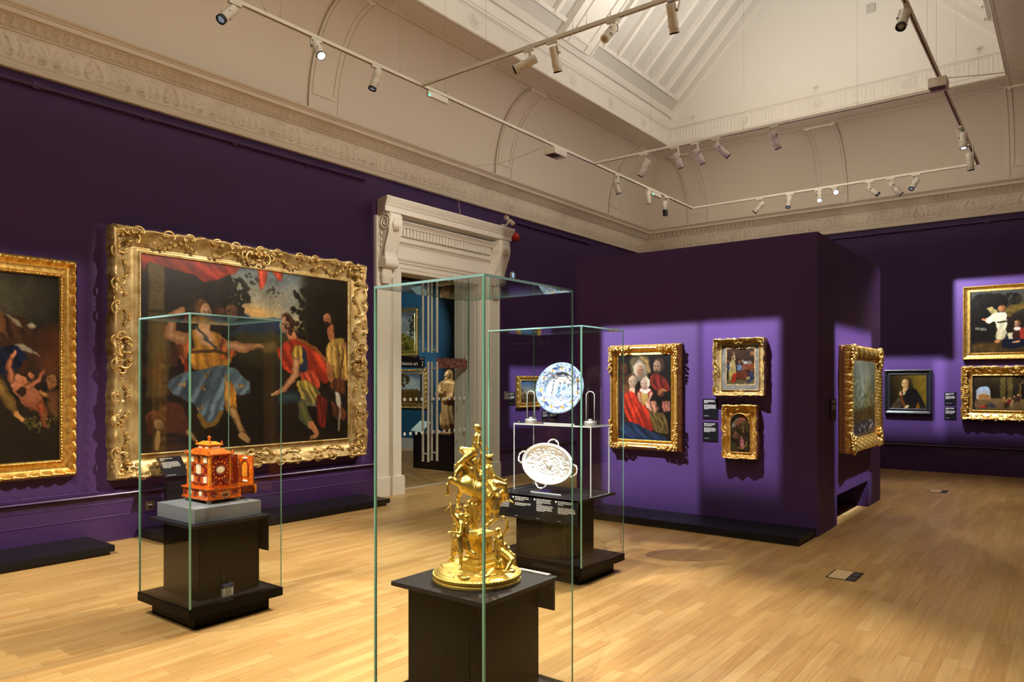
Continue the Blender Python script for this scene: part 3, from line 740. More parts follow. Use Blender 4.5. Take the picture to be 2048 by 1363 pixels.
def st_classic(D):
    def prof(t): return D * (.42 + .30 * g(t, .08, .07) + .06 * t + .38 * g(t, .80, .14) - .10 * g(t, .45, .2) - .25 * np.clip((t - .93) / .07, 0, 1))
    def orn(U, T, L, k):
        dz = D * .16 * g(T, .10, .06) * (bead(U, .030) ** 2 + .5 * leafy(U, T, 150, 30)) + D * .42 * g(T, .80, .10) * (bead(U, .105) ** .7 - .5) + D * .07 * g(T, .60, .025) * (bead(U, .018) > .5) * (bead(U, .21) > .6) + D * .08 * g(T, .95, .05) * leafy(U, T, 110, 40)
        return dz, 0 * dz
    return prof, orn, 26
def st_rococo(D):
    def prof(t): return D * (.30 + .22 * g(t, .05, .05) + .10 * g(t, .16, .04) + .85 * np.clip((t - .18) / .72, 0, 1) ** 1.8 - .35 * np.clip((t - .94) / .06, 0, 1))
    def orn(U, T, L, k):
        dz = D * .10 * g(T, .05, .04) * bead(U, .022) + D * .09 * g(T, .93, .08) * np.sin(U * 34 / (D / .1) + 1.8 * np.sin(U * 9)) + D * .15 * g(T, .62, .18) * np.clip(leafy(U, T, 30, 9), 0, 1) ** 1.5
        do = (.006 * np.sin(U * 9.5 / (D / .1) + .8 * np.sin(U * 4)) + .007 * np.abs(np.sin(U * 17 / (D / .1) + .7)) ** 3 + .0025 * np.sin(U * 61 + 2 * np.sin(U * 13))) * np.clip((T - .6) / .4, 0, 1) * (D / .1)
        return dz, do
    return prof, orn, 26
def st_plain(D):
    def prof(t): return D * (.45 + .1 * g(t, .06, .05) - .12 * g(t, .35, .2) + .35 * np.clip((t - .55) / .3, 0, 1) + .15 * g(t, .9, .06))
    def orn(U, T, L, k): dz = D * .06 * g(T, .97, .04) * bead(U, .02); return dz, 0 * dz
    return prof, orn, 22
def st_black(D):
    def prof(t): return D * (.45 + .12 * (t > .08) - .18 * np.clip((t - .12) / .25, 0, 1) + .10 * (t > .45) + .25 * np.clip((t - .5) / .15, 0, 1) + .16 * g(t, .85, .08) + .03 * np.sin(t * 40))
    def orn(U, T, L, k): dz = D * .02 * np.sin(U * 420) * g(T, .25, .12); return dz, 0 * dz
    return prof, orn, 30
def st_baroque(D):
    def prof(t): return D * (.40 + .15 * g(t, .07, .05) - .10 * g(t, .3, .12) + .55 * np.sin(np.clip((t - .42) / .5, 0, 1) * PI) ** .8 - .1 * (t > .97))
    def orn(U, T, L, k):
        dz = D * .10 * g(T, .07, .04) * bead(U, .016) + D * .03 * leafy(U, T, 80, 20) * g(T, .65, .2); return dz, 0 * dz
    return prof, orn, 24
def st_compo(D):
    def prof(t): return D * (.30 + .12 * g(t, .05, .04) + .08 * (t > .14) + .62 * np.sin(np.clip((t - .22) / .74, 0, 1) * PI * .62) - .3 * np.clip((t - .95) / .05, 0, 1))
    def orn(U, T, L, k):
        q = leafy(U, T, 75, 16); dz = D * .13 * np.clip((T - .2) / .1, 0, 1) * q + D * .06 * g(T, .16, .04) * bead(U, .02); do = .006 * np.sin(U * 80) * np.clip((T - .8) / .2, 0, 1); return dz, do
    return prof, orn, 26
STY = dict(classic=st_classic, rococo=st_rococo, plain=st_plain, black=st_black, baroque=st_baroque, compo=st_compo)

# ornament kits: corners and centres are parts of their own
def kit_rococo(sc, top=True, gm=None, flo=True):
    def f(root, M, inner, outer, D, g_):
        W, H = outer[1], outer[3]; gm_ = gm or g_; fw = inner[0] - outer[0]
        for k, (x, y) in enumerate(((outer[0], H), (W, H), (W, -H), (outer[0], -H))):
            sx = 1 if x > 0 else -1; sy = 1 if y > 0 else -1; mb = MB()
            N = cornerM(M, x - sx * fw * .45, y - sy * fw * .45, k) @ Matrix.Translation((0, 0, D * .82))
            s = sc
            shell(mb, N, (s * .30, 0), s * .48, 0, 9, 1.0, s * .10)
            for q in (-1, 1):
                cscroll(mb, N, (-.08 * s, q * .30 * s), s * .34, q * .3, q * 2.9, s * .055, 1.1, q)
                cscroll(mb, N, (.30 * s, q * .50 * s), s * .26, q * 2.7 + PI, q * .2 + PI, s * .05, 1.0, q)
                mb.sphere(N @ Vector((-.15 * s, q * .12 * s, .06 * s)), s * .14, (1, .8, .6), n=6)
            mb.sphere(N @ Vector((-.10 * s, 0, .06 * s)), s * .20, (1.3, .8, .6), n=8)
            mb.build('corner_ornament', gm_, root, smooth=True)
        for cx, cy, a in ((0, H - fw * .42, PI / 2), (0, -H + fw * .42, -PI / 2), (W - fw * .42, 0, 0), (-W + fw * .42, 0, PI)):
            mb = MB(); N = M @ Matrix.Translation((cx, cy, D * .86)) @ Matrix.Rotation(a, 4, 'Z'); s = sc * .92
            shell(mb, N, (s * .12, 0), s * .42, 0, 9, 1.1, s * .10)
            for q in (-1, 1):
                cscroll(mb, N, (.02 * s, q * .42 * s), s * .36, q * .2 + (0 if q > 0 else 0), q * 3.3, s * .06, 1.2, q)
                cscroll(mb, N, (.16 * s, q * .85 * s), s * .20, q * 3.4, q * .4, s * .045, 1.0, -q)
            mb.sphere(N @ Vector((-.12 * s, 0, .05 * s)), s * .20, (.8, 1.2, .5), n=8)
            mb.build('centre_ornament', gm_, root, smooth=True)
        st = sc * 1.25
        for k, (L0, L1) in enumerate(((-W, W), (-H, H), (-W, W), (-H, H))):
            n = max(4, int((L1 - L0) / st)); stp = (L1 - L0) / n
            for i in range(1, n):
                u = L0 + stp * i; q = 1 if i % 2 else -1; v = fw * .10
                P = [(u, H - v), (W - v, u), (u, -H + v), (-W + v, u)][k]; N = M @ Matrix.Translation((P[0], P[1], D * .98)) @ Matrix.Rotation([PI / 2, 0, -PI / 2, PI][k], 4, 'Z')
                mb = MB(); cscroll(mb, N, (-.10 * sc, q * .10 * sc), sc * .30, q * -1.2, q * 1.5, sc * .045, 1.0, q)
                mb.tube([N @ Vector((.02 * sc, q * .3 * sc, 0)), N @ Vector((.10 * sc, q * .5 * sc, .03 * sc)), N @ Vector((.03 * sc, q * .75 * sc, 0))], [sc * .03, sc * .05, sc * .02], 6)
                mb.sphere(N @ Vector((-.08 * sc, 0, .03 * sc)), sc * .10, (1, 1, .6), n=6); mb.build('rim_scroll', gm_, root, smooth=True)
        if flo:
            for (p, q, ax) in ((outer[0] + fw, inner[1], 't'), (outer[0] + fw, inner[1], 'b'), (inner[2], inner[3], 'l'), (inner[2], inner[3], 'r')):
                L = q - p; n = 4
                mb = MB()
                for i in range(n):
                    c = p + L * (i + .5) / n
                    if abs(c - (p + q) / 2) < L * .06: continue
                    pts = []
                    for j in range(9):
                        u = c + (j - 4) * L / n * .085; v = fw * (.42 + .13 * math.sin(j * .9 + i)); z = D * (.74 + .1 * math.cos(j))
                        pts.append({'t': (u, H - v, z), 'b': (u, -H + v, z), 'l': (outer[0] + v, u, z), 'r': (W - v, u, z)}[ax])
                    flowers(mb, M, pts, sc * .085, i)
                    mb.tube([M @ Vector((a, b, z_ * .9)) for a, b, z_ in pts], sc * .03, 6)
                mb.build('flower_garland', gm_, root, smooth=True)
    return f
def kit_laurel(sc):
    def f(root, M, inner, outer, D, g_):
        W, H = outer[1], outer[3]; fw = inner[0] - outer[0]
        for k, (sx, sy) in enumerate(((-1, 1), (1, 1), (1, -1), (-1, -1))):
            mb = MB(); rnd = random.Random(k)
            for leg in (0, 1):
                Lg = .22 if leg == 0 else .27
                for i in range(9):
                    u = i / 8 * Lg; x = sx * (W - fw * .35) - (sx * u if leg == 0 else 0); y = sy * (H - fw * .35) - (sy * u if leg == 1 else 0)
                    for j in range(3):
                        a = rnd.uniform(0, 6.28); q = sc * rnd.uniform(.2, .55); c = M @ Vector((x + q * math.cos(a), y + q * math.sin(a), D * (1.0 + .25 * rnd.random())))
                        mb.sphere(c, sc * rnd.uniform(.2, .34), (1, 1, .9), n=5)
                    if i % 3 == 1:
                        N = M @ Matrix.Translation((x, y, D * 1.1)); cscroll(mb, N, (0, 0), sc * .55, rnd.uniform(0, 3), rnd.uniform(3.5, 6), sc * .10, 1.0)
            mb.build('corner_ornament', g_, root, smooth=True)
    return f
def kit_compo(sc):
    def f(root, M, inner, outer, D, g_):
        W, H = outer[1], outer[3]; fw = inner[0] - outer[0]
        for k, (sx, sy) in enumerate(((-1, 1), (1, 1), (1, -1), (-1, -1))):
            mb = MB(); N = cornerM(M, sx * (W - fw * .42), sy * (H - fw * .42), k) @ Matrix.Translation((0, 0, D * .85)); rnd = random.Random(k + 9)
            shell(mb, N, (0, 0), sc * .75, 0, 9, 1.3, sc * .12)
            for i in range(26):
                a = rnd.uniform(0, 6.28); q = sc * rnd.uniform(.1, .85); mb.sphere(N @ Vector((q * math.cos(a) * .8, q * math.sin(a), rnd.uniform(0, .1) * sc)), sc * rnd.uniform(.08, .16), n=5)
            for q in (-1, 1): cscroll(mb, N, (-.1 * sc, q * .55 * sc), sc * .35, q * .5, q * 3.2, sc * .07, 1.1, q)
            mb.build('corner_ornament', g_, root, smooth=True)
    return f
# ------------------------------------------------------------------ the pictures
SK1 = (.80, .58, .40); SK2 = (.72, .45, .28); SK3 = (.62, .36, .2)
def pic_large():
    p = Pic(2.615, 2.0, 340, 3, .003); p.gam = 1.0
    p.fill((.13, .095, .045), .25); p.grad((.17, .12, .05), (.10, .075, .03), (0, 0), (1, 1), .6)
    p.poly([(.36, -.02), (.74, -.02), (.74, .32), (.36, .32)], (.37, .43, .46), .07, c2=(.74, .64, .42), rnd=False)
    p.mix(.4 * np.clip(p.noise(7, 3), 0, 1) * p.pm([(.36, .0), (.74, .0), (.74, .3), (.36, .3)], .1), (.28, .33, .38)); p.ell(.47, .245, .10, .03, (.88, .66, .34), soft=1., a=.8); p.ell(.40, .20, .06, .03, (.80, .62, .36), soft=1., a=.7)
    p.poly([(.36, .27), (.44, .255), (.50, .29), (.56, .275), (.62, .265), (.68, .28), (.70, .40), (.36, .40)], (.13, .19, .34), .014, c2=(.17, .19, .20))
    p.poly([(.40, .37), (.66, .36), (.74, .48), (.55, .58), (.40, .52)], (.26, .24, .09), .03, c2=(.17, .14, .06)); p.poly([(.50, .43), (.58, .40), (.62, .45), (.54, .48)], (.52, .40, .17), .025, .8)
    p.poly([(.025, .0), (.09, .0), (.092, .28), (.115, .30), (.115, .72), (.015, .72)], (.37, .31, .15), .01, c2=(.28, .22, .10), rnd=False); p.stroke([(.02, .28), (.112, .285)], .006, (.2, .16, .07)); p.poly([(.10, -.02), (.36, -.02), (.36, .60), (.12, .6)], (.12, .085, .04), .03)
    p.poly([(.0, .0), (.03, .0), (.02, .7), (0, .8)], (.10, .06, .03), .015)
    p.stroke([(.31, .60), (.30, .3), (.33, .08)], [.085, .065, .05], (.17, .125, .06), c2=(.08, .06, .03)); p.ell(.235, .235, .02, .04, (.72, .58, .28), soft=.6, a=.8)
    p.leaves(.41, .17, .055, .10, (.12, .11, .05), 70, .010); p.leaves(.23, .24, .04, .08, (.17, .13, .05), 50, .009); p.leaves(.39, .30, .03, .05, (.11, .09, .04), 30, .008); p.leaves(.47, .06, .04, .04, (.2, .2, .12), 14, .006); p.leaves(.59, .12, .05, .03, (.24, .25, .18), 16, .005)
    p.leaves(.80, .20, .12, .17, (.13, .11, .045), 170, .013); p.leaves(.89, .30, .12, .2, (.10, .08, .035), 130, .014); p.stroke([(.745, .27), (.765, .38), (.775, .46)], .006, (.2, .15, .07))
    p.mix(.85 * p.pm([(.80, .1), (1.02, .1), (1.02, 1.02), (.80, 1.02)], .12), (.10, .075, .035))
    p.drape([(-.01, -.03), (.44, -.03), (.40, .03), (.32, .08), (.25, .105), (.20, .07), (.10, .05), (.03, .03), (.01, .10)], (.56, .16, .07), .16, 12, .012, (.44, .11, .05), .35)
    p.drape([(.50, -.02), (.555, -.02), (.55, .06), (.52, .12), (.508, .05)], (.68, .24, .13), .01, 3, .006); p.drape([(.57, -.02), (.64, -.02), (.625, .05), (.605, .045)], (.64, .22, .11), .01, 3, .006)
    p.mix(.6 * np.clip(p.noise(30, 2), 0, 1) * p.pm([(.0, .40), (.18, .38), (.20, .72), (.0, .74)], .04), (.40, .23, .09))
    # attendants behind, then the seated woman
    p.head(.385, .255, .030, (.44, .28, .16), (.13, .09, .05), -1); p.head(.335, .265, .020, (.36, .22, .12), (.22, .11, .06), 1)
    p.stroke([(.258, .31), (.255, .36)], .022, (.74, .54, .36)); p.drape([(.155, .40), (.22, .36), (.30, .37), (.37, .42), (.385, .50), (.36, .58), (.215, .58), (.19, .50)], (.66, .44, .13), .03, 9, .008, (.72, .47, .12), .30)
    p.drape([(.135, .42), (.19, .38), (.20, .52), (.165, .55)], (.62, .30, .11), .02, 4, .007); p.drape([(.32, .40), (.39, .42), (.40, .50), (.33, .53)], (.60, .29, .11), -.02, 5, .007); p.poly([(.22, .36), (.275, .355), (.305, .41), (.285, .455), (.25, .44), (.225, .40)], SK1, .012, c2=(.74, .52, .34))
    p.stroke([(.165, .41), (.115, .40), (.12, .31), (.165, .265)], [.026, .024, .020, .014], SK1, c2=(.56, .36, .2)); p.stroke([(.37, .44), (.44, .45), (.50, .435), (.53, .425)], [.021, .018, .011, .006], SK1, c2=(.56, .36, .2)); p.stroke([(.50, .43), (.535, .44)], .005, SK1)
    p.head(.258, .265, .032, SK1, (.36, .21, .09), 1); p.stroke([(.225, .35), (.27, .41), (.31, .46)], .006, (.27, .28, .26)); p.stroke([(.20, .485), (.30, .475), (.36, .49)], .007, (.28, .18, .07))
    p.stroke([(.195, .34), (.205, .45), (.185, .54), (.192, .68), (.21, .80)], .005, (.15, .11, .06)); p.stroke([(.182, .54), (.184, .60)], .008, (.52, .15, .07))
    p.drape([(.10, .66), (.15, .60), (.24, .58), (.33, .55), (.40, .57), (.46, .64), (.47, .71), (.42, .72), (.36, .70), (.34, .82), (.29, .88), (.245, .87), (.22, .76), (.13, .71)], (.33, .40, .45), -.12, 15, .011, (.24, .30, .35), .42)
    for x, y in ((.27, .60), (.25, .68), (.36, .61), (.24, .78), (.16, .655), (.42, .66)): p.leaves(x, y, .016, .014, (.56, .42, .19), 9, .004)
    p.stroke([(.235, .82), (.265, .875), (.30, .87), (.335, .81)], .010, (.48, .35, .13)); p.drape([(.345, .63), (.385, .64), (.405, .80), (.355, .81)], (.70, .46, .14), .02, 4, .006); p.stroke([(.385, .80), (.415, .89), (.44, .945)], [.020, .015, .011], (.80, .62, .40), c2=(.45, .3, .15)); p.stroke([(.43, .94), (.455, .975)], [.016, .011], (.74, .55, .34)); p.stroke([(.43, .92), (.45, .93)], .004, (.3, .18, .08))
    p.poly([(.045, .80), (.10, .75), (.165, .76), (.185, .86), (.20, .93), (.16, .92), (.08, .90)], (.38, .19, .08), .012, c2=(.26, .14, .06)); p.ell(.05, .835, .032, .045, (.48, .26, .12), c2=(.24, .12, .05)); p.ell(.072, .86, .02, .026, (.66, .54, .38), c2=(.36, .24, .12)); p.ell(.035, .86, .014, .05, (.3, .13, .06)); p.stroke([(.07, .90), (.06, .985)], [.010, .007], (.62, .48, .27)); p.stroke([(.19, .91), (.215, .95)], [.010, .006], (.58, .44, .25))
    # bending man in a red cloak
    p.poly([(.52, .60), (.58, .53), (.66, .60), (.64, .80), (.52, .78)], (.15, .115, .06), .02); p.stroke([(.665, .33), (.695, .40)], .022, SK2)
    p.drape([(.60, .46), (.65, .40), (.70, .38), (.78, .43), (.86, .50), (.90, .58), (.875, .66), (.82, .62), (.76, .60), (.69, .60), (.63, .56)], (.64, .19, .08), .10, 12, .010, (.54, .14, .06), .38); p.stroke([(.71, .38), (.80, .43), (.865, .50)], .008, (.50, .27, .10))
    p.poly([(.71, .42), (.755, .44), (.77, .58), (.72, .60)], (.14, .17, .22), .01); p.drape([(.685, .42), (.735, .42), (.735, .53), (.69, .55)], (.66, .52, .20), .01, 4, .006); p.stroke([(.705, .52), (.70, .60), (.64, .68), (.60, .71)], [.020, .018, .014, .008], SK1, c2=(.56, .35, .19)); p.stroke([(.60, .70), (.58, .72)], .005, SK1)
    p.head(.645, .30, .033, SK1, (.23, .13, .07), -1); p.leaves(.67, .31, .03, .06, (.22, .12, .06), 14, .008)
    p.drape([(.72, .585), (.79, .57), (.84, .64), (.83, .70), (.74, .66)], (.68, .24, .12), .05, 7, .006); p.drape([(.70, .64), (.77, .63), (.835, .70), (.84, .80), (.73, .78)], (.58, .49, .18), .06, 7, .007, (.30, .32, .28)); p.stroke([(.63, .74), (.70, .73)], [.028, .026], (.20, .27, .30), c2=(.14, .16, .14))
    p.stroke([(.735, .78), (.75, .86), (.785, .91)], [.027, .024, .018], (.44, .41, .17), c2=(.24, .27, .2)); p.stroke([(.785, .90), (.815, .96), (.81, .985)], [.016, .013, .010], (.68, .43, .25)); p.stroke([(.815, .97), (.785, .985)], .010, (.70, .46, .27)); p.drape([(.81, .72), (.88, .74), (.87, .94), (.82, .90)], (.40, .11, .06), .02, 5, .008)
    # attendant and small hound
    p.stroke([(.895, .29), (.905, .36)], .018, SK3); p.drape([(.87, .42), (.91, .37), (.97, .36), (1.0, .40), (1.0, .64), (.88, .62)], (.62, .49, .21), .02, 8, .007, (.48, .33, .14)); p.drape([(.89, .62), (.99, .62), (.99, .90), (.91, .86)], (.32, .17, .08), .02, 6, .008); p.head(.885, .245, .026, SK2, (.13, .09, .05), -1); p.ell(.878, .285, .016, .02, (.14, .09, .05)); p.stroke([(.985, .36), (.955, .62)], .004, (.3, .14, .07)); p.ell(.975, .42, .014, .016, (.6, .36, .2)); p.stroke([(.885, .53), (.90, .62)], .016, SK3)
    p.poly([(.82, .68), (.92, .69), (1.0, .73), (1.0, .84), (.95, .78), (.86, .74)], (.12, .09, .06), .01); p.poly([(.925, .70), (.955, .71), (.965, .82), (.935, .79)], (.72, .68, .60), .01); p.stroke([(.955, .82), (.945, .95)], .006, (.55, .47, .38))
    p.grad((.08, .06, .03), (.20, .15, .06), (0, .9), (0, 1), 1., m=np.clip((p.Y - .92) * 8, 0, 1) * .4)
    return p
def pic_cherubs():
    p = Pic(1.7, 1.68, 220, 5, .004); p.gam = 1.0; p.fill((.12, .09, .05), .25)
    p.mix(.7 * p.pm([(.1, -.05), (1.05, -.05), (1.05, .55), (.5, .6), (.1, .4)], .2), (.18, .18, .16)); p.ell(.70, .12, .2, .13, (.40, .37, .26), soft=1.2, a=.8); p.ell(.97, .42, .07, .13, (.50, .25, .11), soft=1., a=.85); p.ell(.80, .40, .25, .10, (.33, .17, .08), soft=1., a=.7)
    p.X = .64 + (p.X - .76) / .62; p.Y = .5 + (p.Y - .42) / .83
    p.drape([(.40, .30), (.72, .25), (.87, .34), (.66, .46), (.4, .46)], (.26, .16, .09), .1, 9, .02, None, .4); p.poly([(.62, .25), (.70, .29), (.745, .345), (.68, .32)], (.62, .57, .44), .014); p.poly([(.77, .315), (.82, .295), (.845, .335), (.79, .345)], (.72, .66, .52), .01); p.poly([(.66, .46), (.74, .435), (.87, .515), (.80, .50)], (.62, .58, .47), .008)
    p.drape([(.3, .48), (.7, .45), (.80, .55), (.6, .64), (.3, .64)], (.07, .10, .20), .15, 8, .02, None, .4); p.ell(.575, .36, .05, .12, (.60, .40, .21), c2=(.34, .2, .1)); p.stroke([(.1, .30), (.35, .36), (.56, .42)], [.10, .09, .05], (.54, .36, .19), c2=(.24, .13, .07))
    sk = (.88, .54, .36); d = (.44, .21, .10)
    p.poly([(.64, .655), (.70, .63), (.76, .66), (.84, .74), (.90, .80), (.94, .90), (.90, .93), (.84, .87), (.76, .85), (.69, .77)], sk, .012, c2=d); p.ell(.71, .69, .06, .05, (.92, .60, .42), c2=(.7, .38, .22)); p.stroke([(.665, .67), (.635, .59), (.66, .525)], [.026, .024, .015], sk, c2=d); p.stroke([(.67, .53), (.685, .50)], .010, sk); p.stroke([(.77, .72), (.85, .68), (.89, .61)], [.024, .020, .014], sk, c2=d)
    p.ell(.765, .60, .052, .058, (.34, .18, .09), c2=(.15, .09, .05)); p.ell(.800, .645, .020, .022, sk, c2=d); p.ell(.735, .75, .03, .03, (.22, .13, .07)); p.stroke([(.88, .84), (.90, .92), (.895, .965), (.93, .975)], [.036, .024, .014, .010], (.66, .31, .15), c2=(.4, .18, .08))
    p.ell(.955, .69, .036, .045, (.80, .52, .28), c2=(.4, .22, .1)); p.leaves(.965, .67, .035, .035, (.52, .36, .17), 16, .010); p.stroke([(.87, .755), (.95, .77)], [.016, .018], (.78, .56, .30), c2=(.45, .25, .12)); p.poly([(.93, .74), (1.02, .74), (1.02, .94), (.94, .88)], (.40, .24, .12), .03)
    p.stroke([(.48, .60), (.62, .78), (.69, .90)], [.055, .04, .020], (.66, .50, .20), c2=(.32, .22, .09)); p.stroke([(.69, .89), (.735, .925)], [.018, .014], (.78, .53, .28))
    for x, y in ((.80, .985), (.86, 1.0), (.93, .975), (.76, .965), (.985, .945), (.83, .96), (.90, .95)): p.stroke([(x, y + .02), (x + .01, y - .05)], .003, (.40, .36, .16)); p.leaves(x, y - .03, .02, .035, (.42, .38, .17), 8, .005)
    return p
def group5(p):
    p.gam = 1.0; p.fill((.085, .065, .045), .2)
    p.poly([(.22, .02), (.58, .0), (.62, .22), (.28, .28)], (.36, .32, .19), .04); p.stroke([(.44, .02), (.55, .07), (.60, .19)], .04, (.66, .54, .30), c2=(.36, .26, .12))
    p.poly([(.0, .22), (.18, .24), (.2, .9), (0, .95)], (.26, .14, .08), .03); p.head(.11, .15, .085, (.42, .22, .12), (.16, .1, .06), 1)
    p.drape([(.62, .24), (.74, .20), (.94, .29), (1.0, .42), (.8, .44), (.64, .37)], (.46, .12, .08), .1, 7, .02); p.head(.76, .13, .095, (.74, .58, .44), (.25, .17, .10), -1); p.ell(.75, .205, .045, .03, (.26, .16, .1))
    p.poly([(.28, .14), (.40, .04), (.55, .12), (.58, .30), (.30, .32)], (.60, .54, .44), .02, c2=(.42, .36, .28)); p.head(.42, .175, .088, (.76, .55, .40), (.80, .74, .62), 1)
    p.poly([(.07, .36), (.2, .34), (.36, .44), (.12, .50)], (.42, .25, .12), .015); p.stroke([(.27, .38), (.28, .46)], .05, (.84, .68, .52))
    p.drape([(.09, .46), (.26, .42), (.40, .50), (.58, .64), (.74, .84), (.62, .91), (.30, .84), (.14, .72)], (.74, .18, .09), .28, 13, .022, (.58, .11, .06), .34); p.head(.27, .31, .095, (.88, .72, .56), (.28, .17, .09), 1)
    p.drape([(.37, .44), (.44, .385), (.60, .375), (.68, .44), (.64, .52), (.40, .52)], (.66, .16, .11), .06, 6, .014); p.poly([(.44, .44), (.58, .42), (.58, .58), (.46, .60)], (.80, .66, .35), .012, c2=(.6, .46, .2)); p.stroke([(.455, .415), (.53, .43), (.60, .41)], .034, (.88, .83, .74)); p.head(.515, .335, .078, (.90, .74, .62), (.80, .73, .60), -1)
    p.stroke([(.40, .46), (.43, .545)], [.032, .024], (.88, .68, .56), c2=(.6, .36, .26)); p.stroke([(.64, .46), (.585, .545)], [.032, .024], (.88, .68, .56), c2=(.6, .36, .26))
    p.ell(.82, .44, .075, .055, (.52, .26, .13), c2=(.28, .13, .07)); p.stroke([(.79, .45), (.85, .40), (.91, .42)], .020, (.72, .40, .22)); p.drape([(.56, .56), (.72, .53), (.79, .64), (.62, .70)], (.68, .43, .33), .06, 7, .012); p.drape([(.84, .55), (.98, .53), (1.0, .66), (.86, .66)], (.58, .33, .26), .04, 6, .012); p.stroke([(.55, .58), (.61, .62)], .026, (.86, .68, .52))
    p.drape([(.58, .66), (.90, .68), (.98, .92), (.70, .90)], (.36, .28, .12), .15, 8, .018); p.stroke([(.66, .63), (.72, .72), (.86, .80), (.84, .87)], .016, (.50, .41, .18))
    p.drape([(.05, .80), (.3, .80), (.62, .89), (.92, .96), (.92, 1.03), (.02, 1.03)], (.12, .19, .30), .3, 11, .024, None, .45); p.poly([(.04, .44), (.10, .46), (.12, .80), (.04, .84)], (.11, .15, .23), .02)
def pic_p1():
    p = Pic(.668, .973, 150, 8, .005); group5(p); return p
def pic_p2():
    p = Pic(.40, .478, 110, 9, .006); p.fill((.52, .50, .46), .03)
    m = p.pm([(.125, .085), (.875, .085), (.875, .88), (.125, .88)], .004)
    old = p.C.copy(); X, Y = p.X, p.Y; p.fill((.17, .11, .07), .3)
    p.X = (X - .125) / .75; p.Y = (Y - .085) / .795
    p.grad((.30, .22, .16), (.12, .08, .05), (0, 0), (0, .6), .8); p.poly([(0, .88), (1, .84), (1, 1), (0, 1)], (.34, .30, .20), .03); p.poly([(.62, .38), (1, .40), (1, .62), (.66, .6)], (.42, .20, .10), .03, folds=.2); p.poly([(.62, .34), (.9, .36), (.9, .44), (.62, .44)], (.55, .52, .50), .03, folds=.2)
    p.ell(.93, .14, .08, .06, (.55, .36, .22), soft=.6); p.stroke([(.26, .08), (.30, .30)], [.006, .03], (.60, .54, .40))
    p.poly([(.10, .40), (.20, .28), (.28, .30), (.36, .60), (.30, .92), (.06, .95)], (.60, .54, .36), .02, c2=(.42, .36, .16), folds=.25, ff=60); p.poly([(.22, .70), (.36, .66), (.34, .94), (.16, .96)], (.58, .16, .08), .02, folds=.2); p.head(.21, .25, .05, (.72, .5, .36), (.3, .2, .1), 1)
    p.poly([(.34, .66), (.64, .60), (.80, .70), (.78, .90), (.42, .88)], (.46, .22, .10), .02, c2=(.3, .14, .07), folds=.2); p.poly([(.38, .46), (.52, .44), (.60, .60), (.38, .62)], (.34, .40, .50), .02, folds=.2); p.head(.46, .38, .05, (.7, .48, .34), (.22, .14, .08), 1); p.head(.58, .37, .045, (.62, .45, .34), (.5, .48, .44), -1); p.poly([(.54, .46), (.66, .46), (.72, .60), (.56, .58)], (.50, .30, .2), .02)
    p.poly([(.82, .62), (.95, .64), (.98, .80), (.90, .92), (.74, .96), (.80, .82)], (.16, .18, .28), .02, folds=.3); p.poly([(.70, .80), (.84, .78), (.84, .86), (.72, .86)], (.58, .50, .30), .02); p.head(.92, .62, .04, (.6, .42, .3), (.3, .26, .2), -1); p.head(.06, .36, .045, (.5, .34, .24), (.3, .14, .08), 1); p.poly([(0, .42), (.1, .42), (.12, .6), (0, .62)], (.20, .22, .34), .02)
    new = p.C.copy(); p.X, p.Y = X, Y; p.C = old * (1 - m[..., None]) + new * m[..., None]
    for a, b in (((.115, .078), (.885, .078)), ((.885, .078), (.885, .887)), ((.885, .887), (.115, .887)), ((.115, .887), (.115, .078))): p.stroke([a, b], .010, (.80, .66, .40))
    return p
def pic_p3():
    p = Pic(.208, .413, 70, 11, .010); p.fill((.17, .12, .06), .3); p.grad((.20, .38, .48), (.55, .52, .42), (.2, .05), (.3, .36), 1., m=p.pm([(0, 0), (.55, 0), (.4, .2), (.2, .34), (0, .38)], .08))
    p.ell(.62, .10, .22, .07, (.62, .34, .24), soft=.6); p.ell(.5, .24, .4, .08, (.44, .26, .16), soft=.6); p.stroke([(.62, .2), (.66, .48)], .03, (.50, .36, .22)); p.leaves(.7, .34, .3, .12, (.26, .20, .08), 40, .05)
    p.ell(.28, .60, .2, .07, (.48, .30, .18), soft=.5, c2=(.2, .12, .06)); p.head(.25, .52, .08, (.6, .4, .26), (.25, .14, .06), 1); p.poly([(.5, .68), (.66, .66), (.70, .86), (.5, .90)], (.62, .36, .36), .03, folds=.2); p.head(.57, .64, .06, (.74, .52, .38), (.4, .22, .1), 1); p.stroke([(.36, .88), (.6, .92), (.8, .80), (.82, .72)], .02, (.56, .42, .2)); p.poly([(0, .74), (.3, .78), (.3, .98), (0, .98)], (.22, .20, .08), .05)
    return p
def pic_p4():
    p = Pic(1.16, .86, 120, 12, .008); p.fill((.26, .27, .19), .25); p.grad((.34, .37, .33), (.20, .19, .10), (0, 0), (0, .75), .8); p.ell(.40, .40, .20, .34, (.46, .49, .43), soft=1.2, a=.8); p.ell(.66, .45, .12, .3, (.50, .46, .32), soft=1.2, a=.5)
    p.leaves(.3, .5, .3, .3, (.33, .36, .24), 90, .02); p.leaves(.75, .55, .22, .22, (.36, .33, .18), 60, .02); p.poly([(0, .66), (.4, .64), (1, .62), (1, .78), (0, .82)], (.22, .16, .05), .06, folds=.3)
    p.leaves(.5, .80, .48, .08, (.25, .2, .07), 60, .02); p.poly([(0, .84), (.5, .80), (1, .82), (1, 1), (0, 1)], (.17, .15, .16), .05)
    for i in range(26): p.ell(p.r.uniform(.02, .9), p.r.uniform(.82, .98), .022, .022, p.r.uniform(.25, .62) * np.array((1, .92, .85)), soft=.6)
    return p
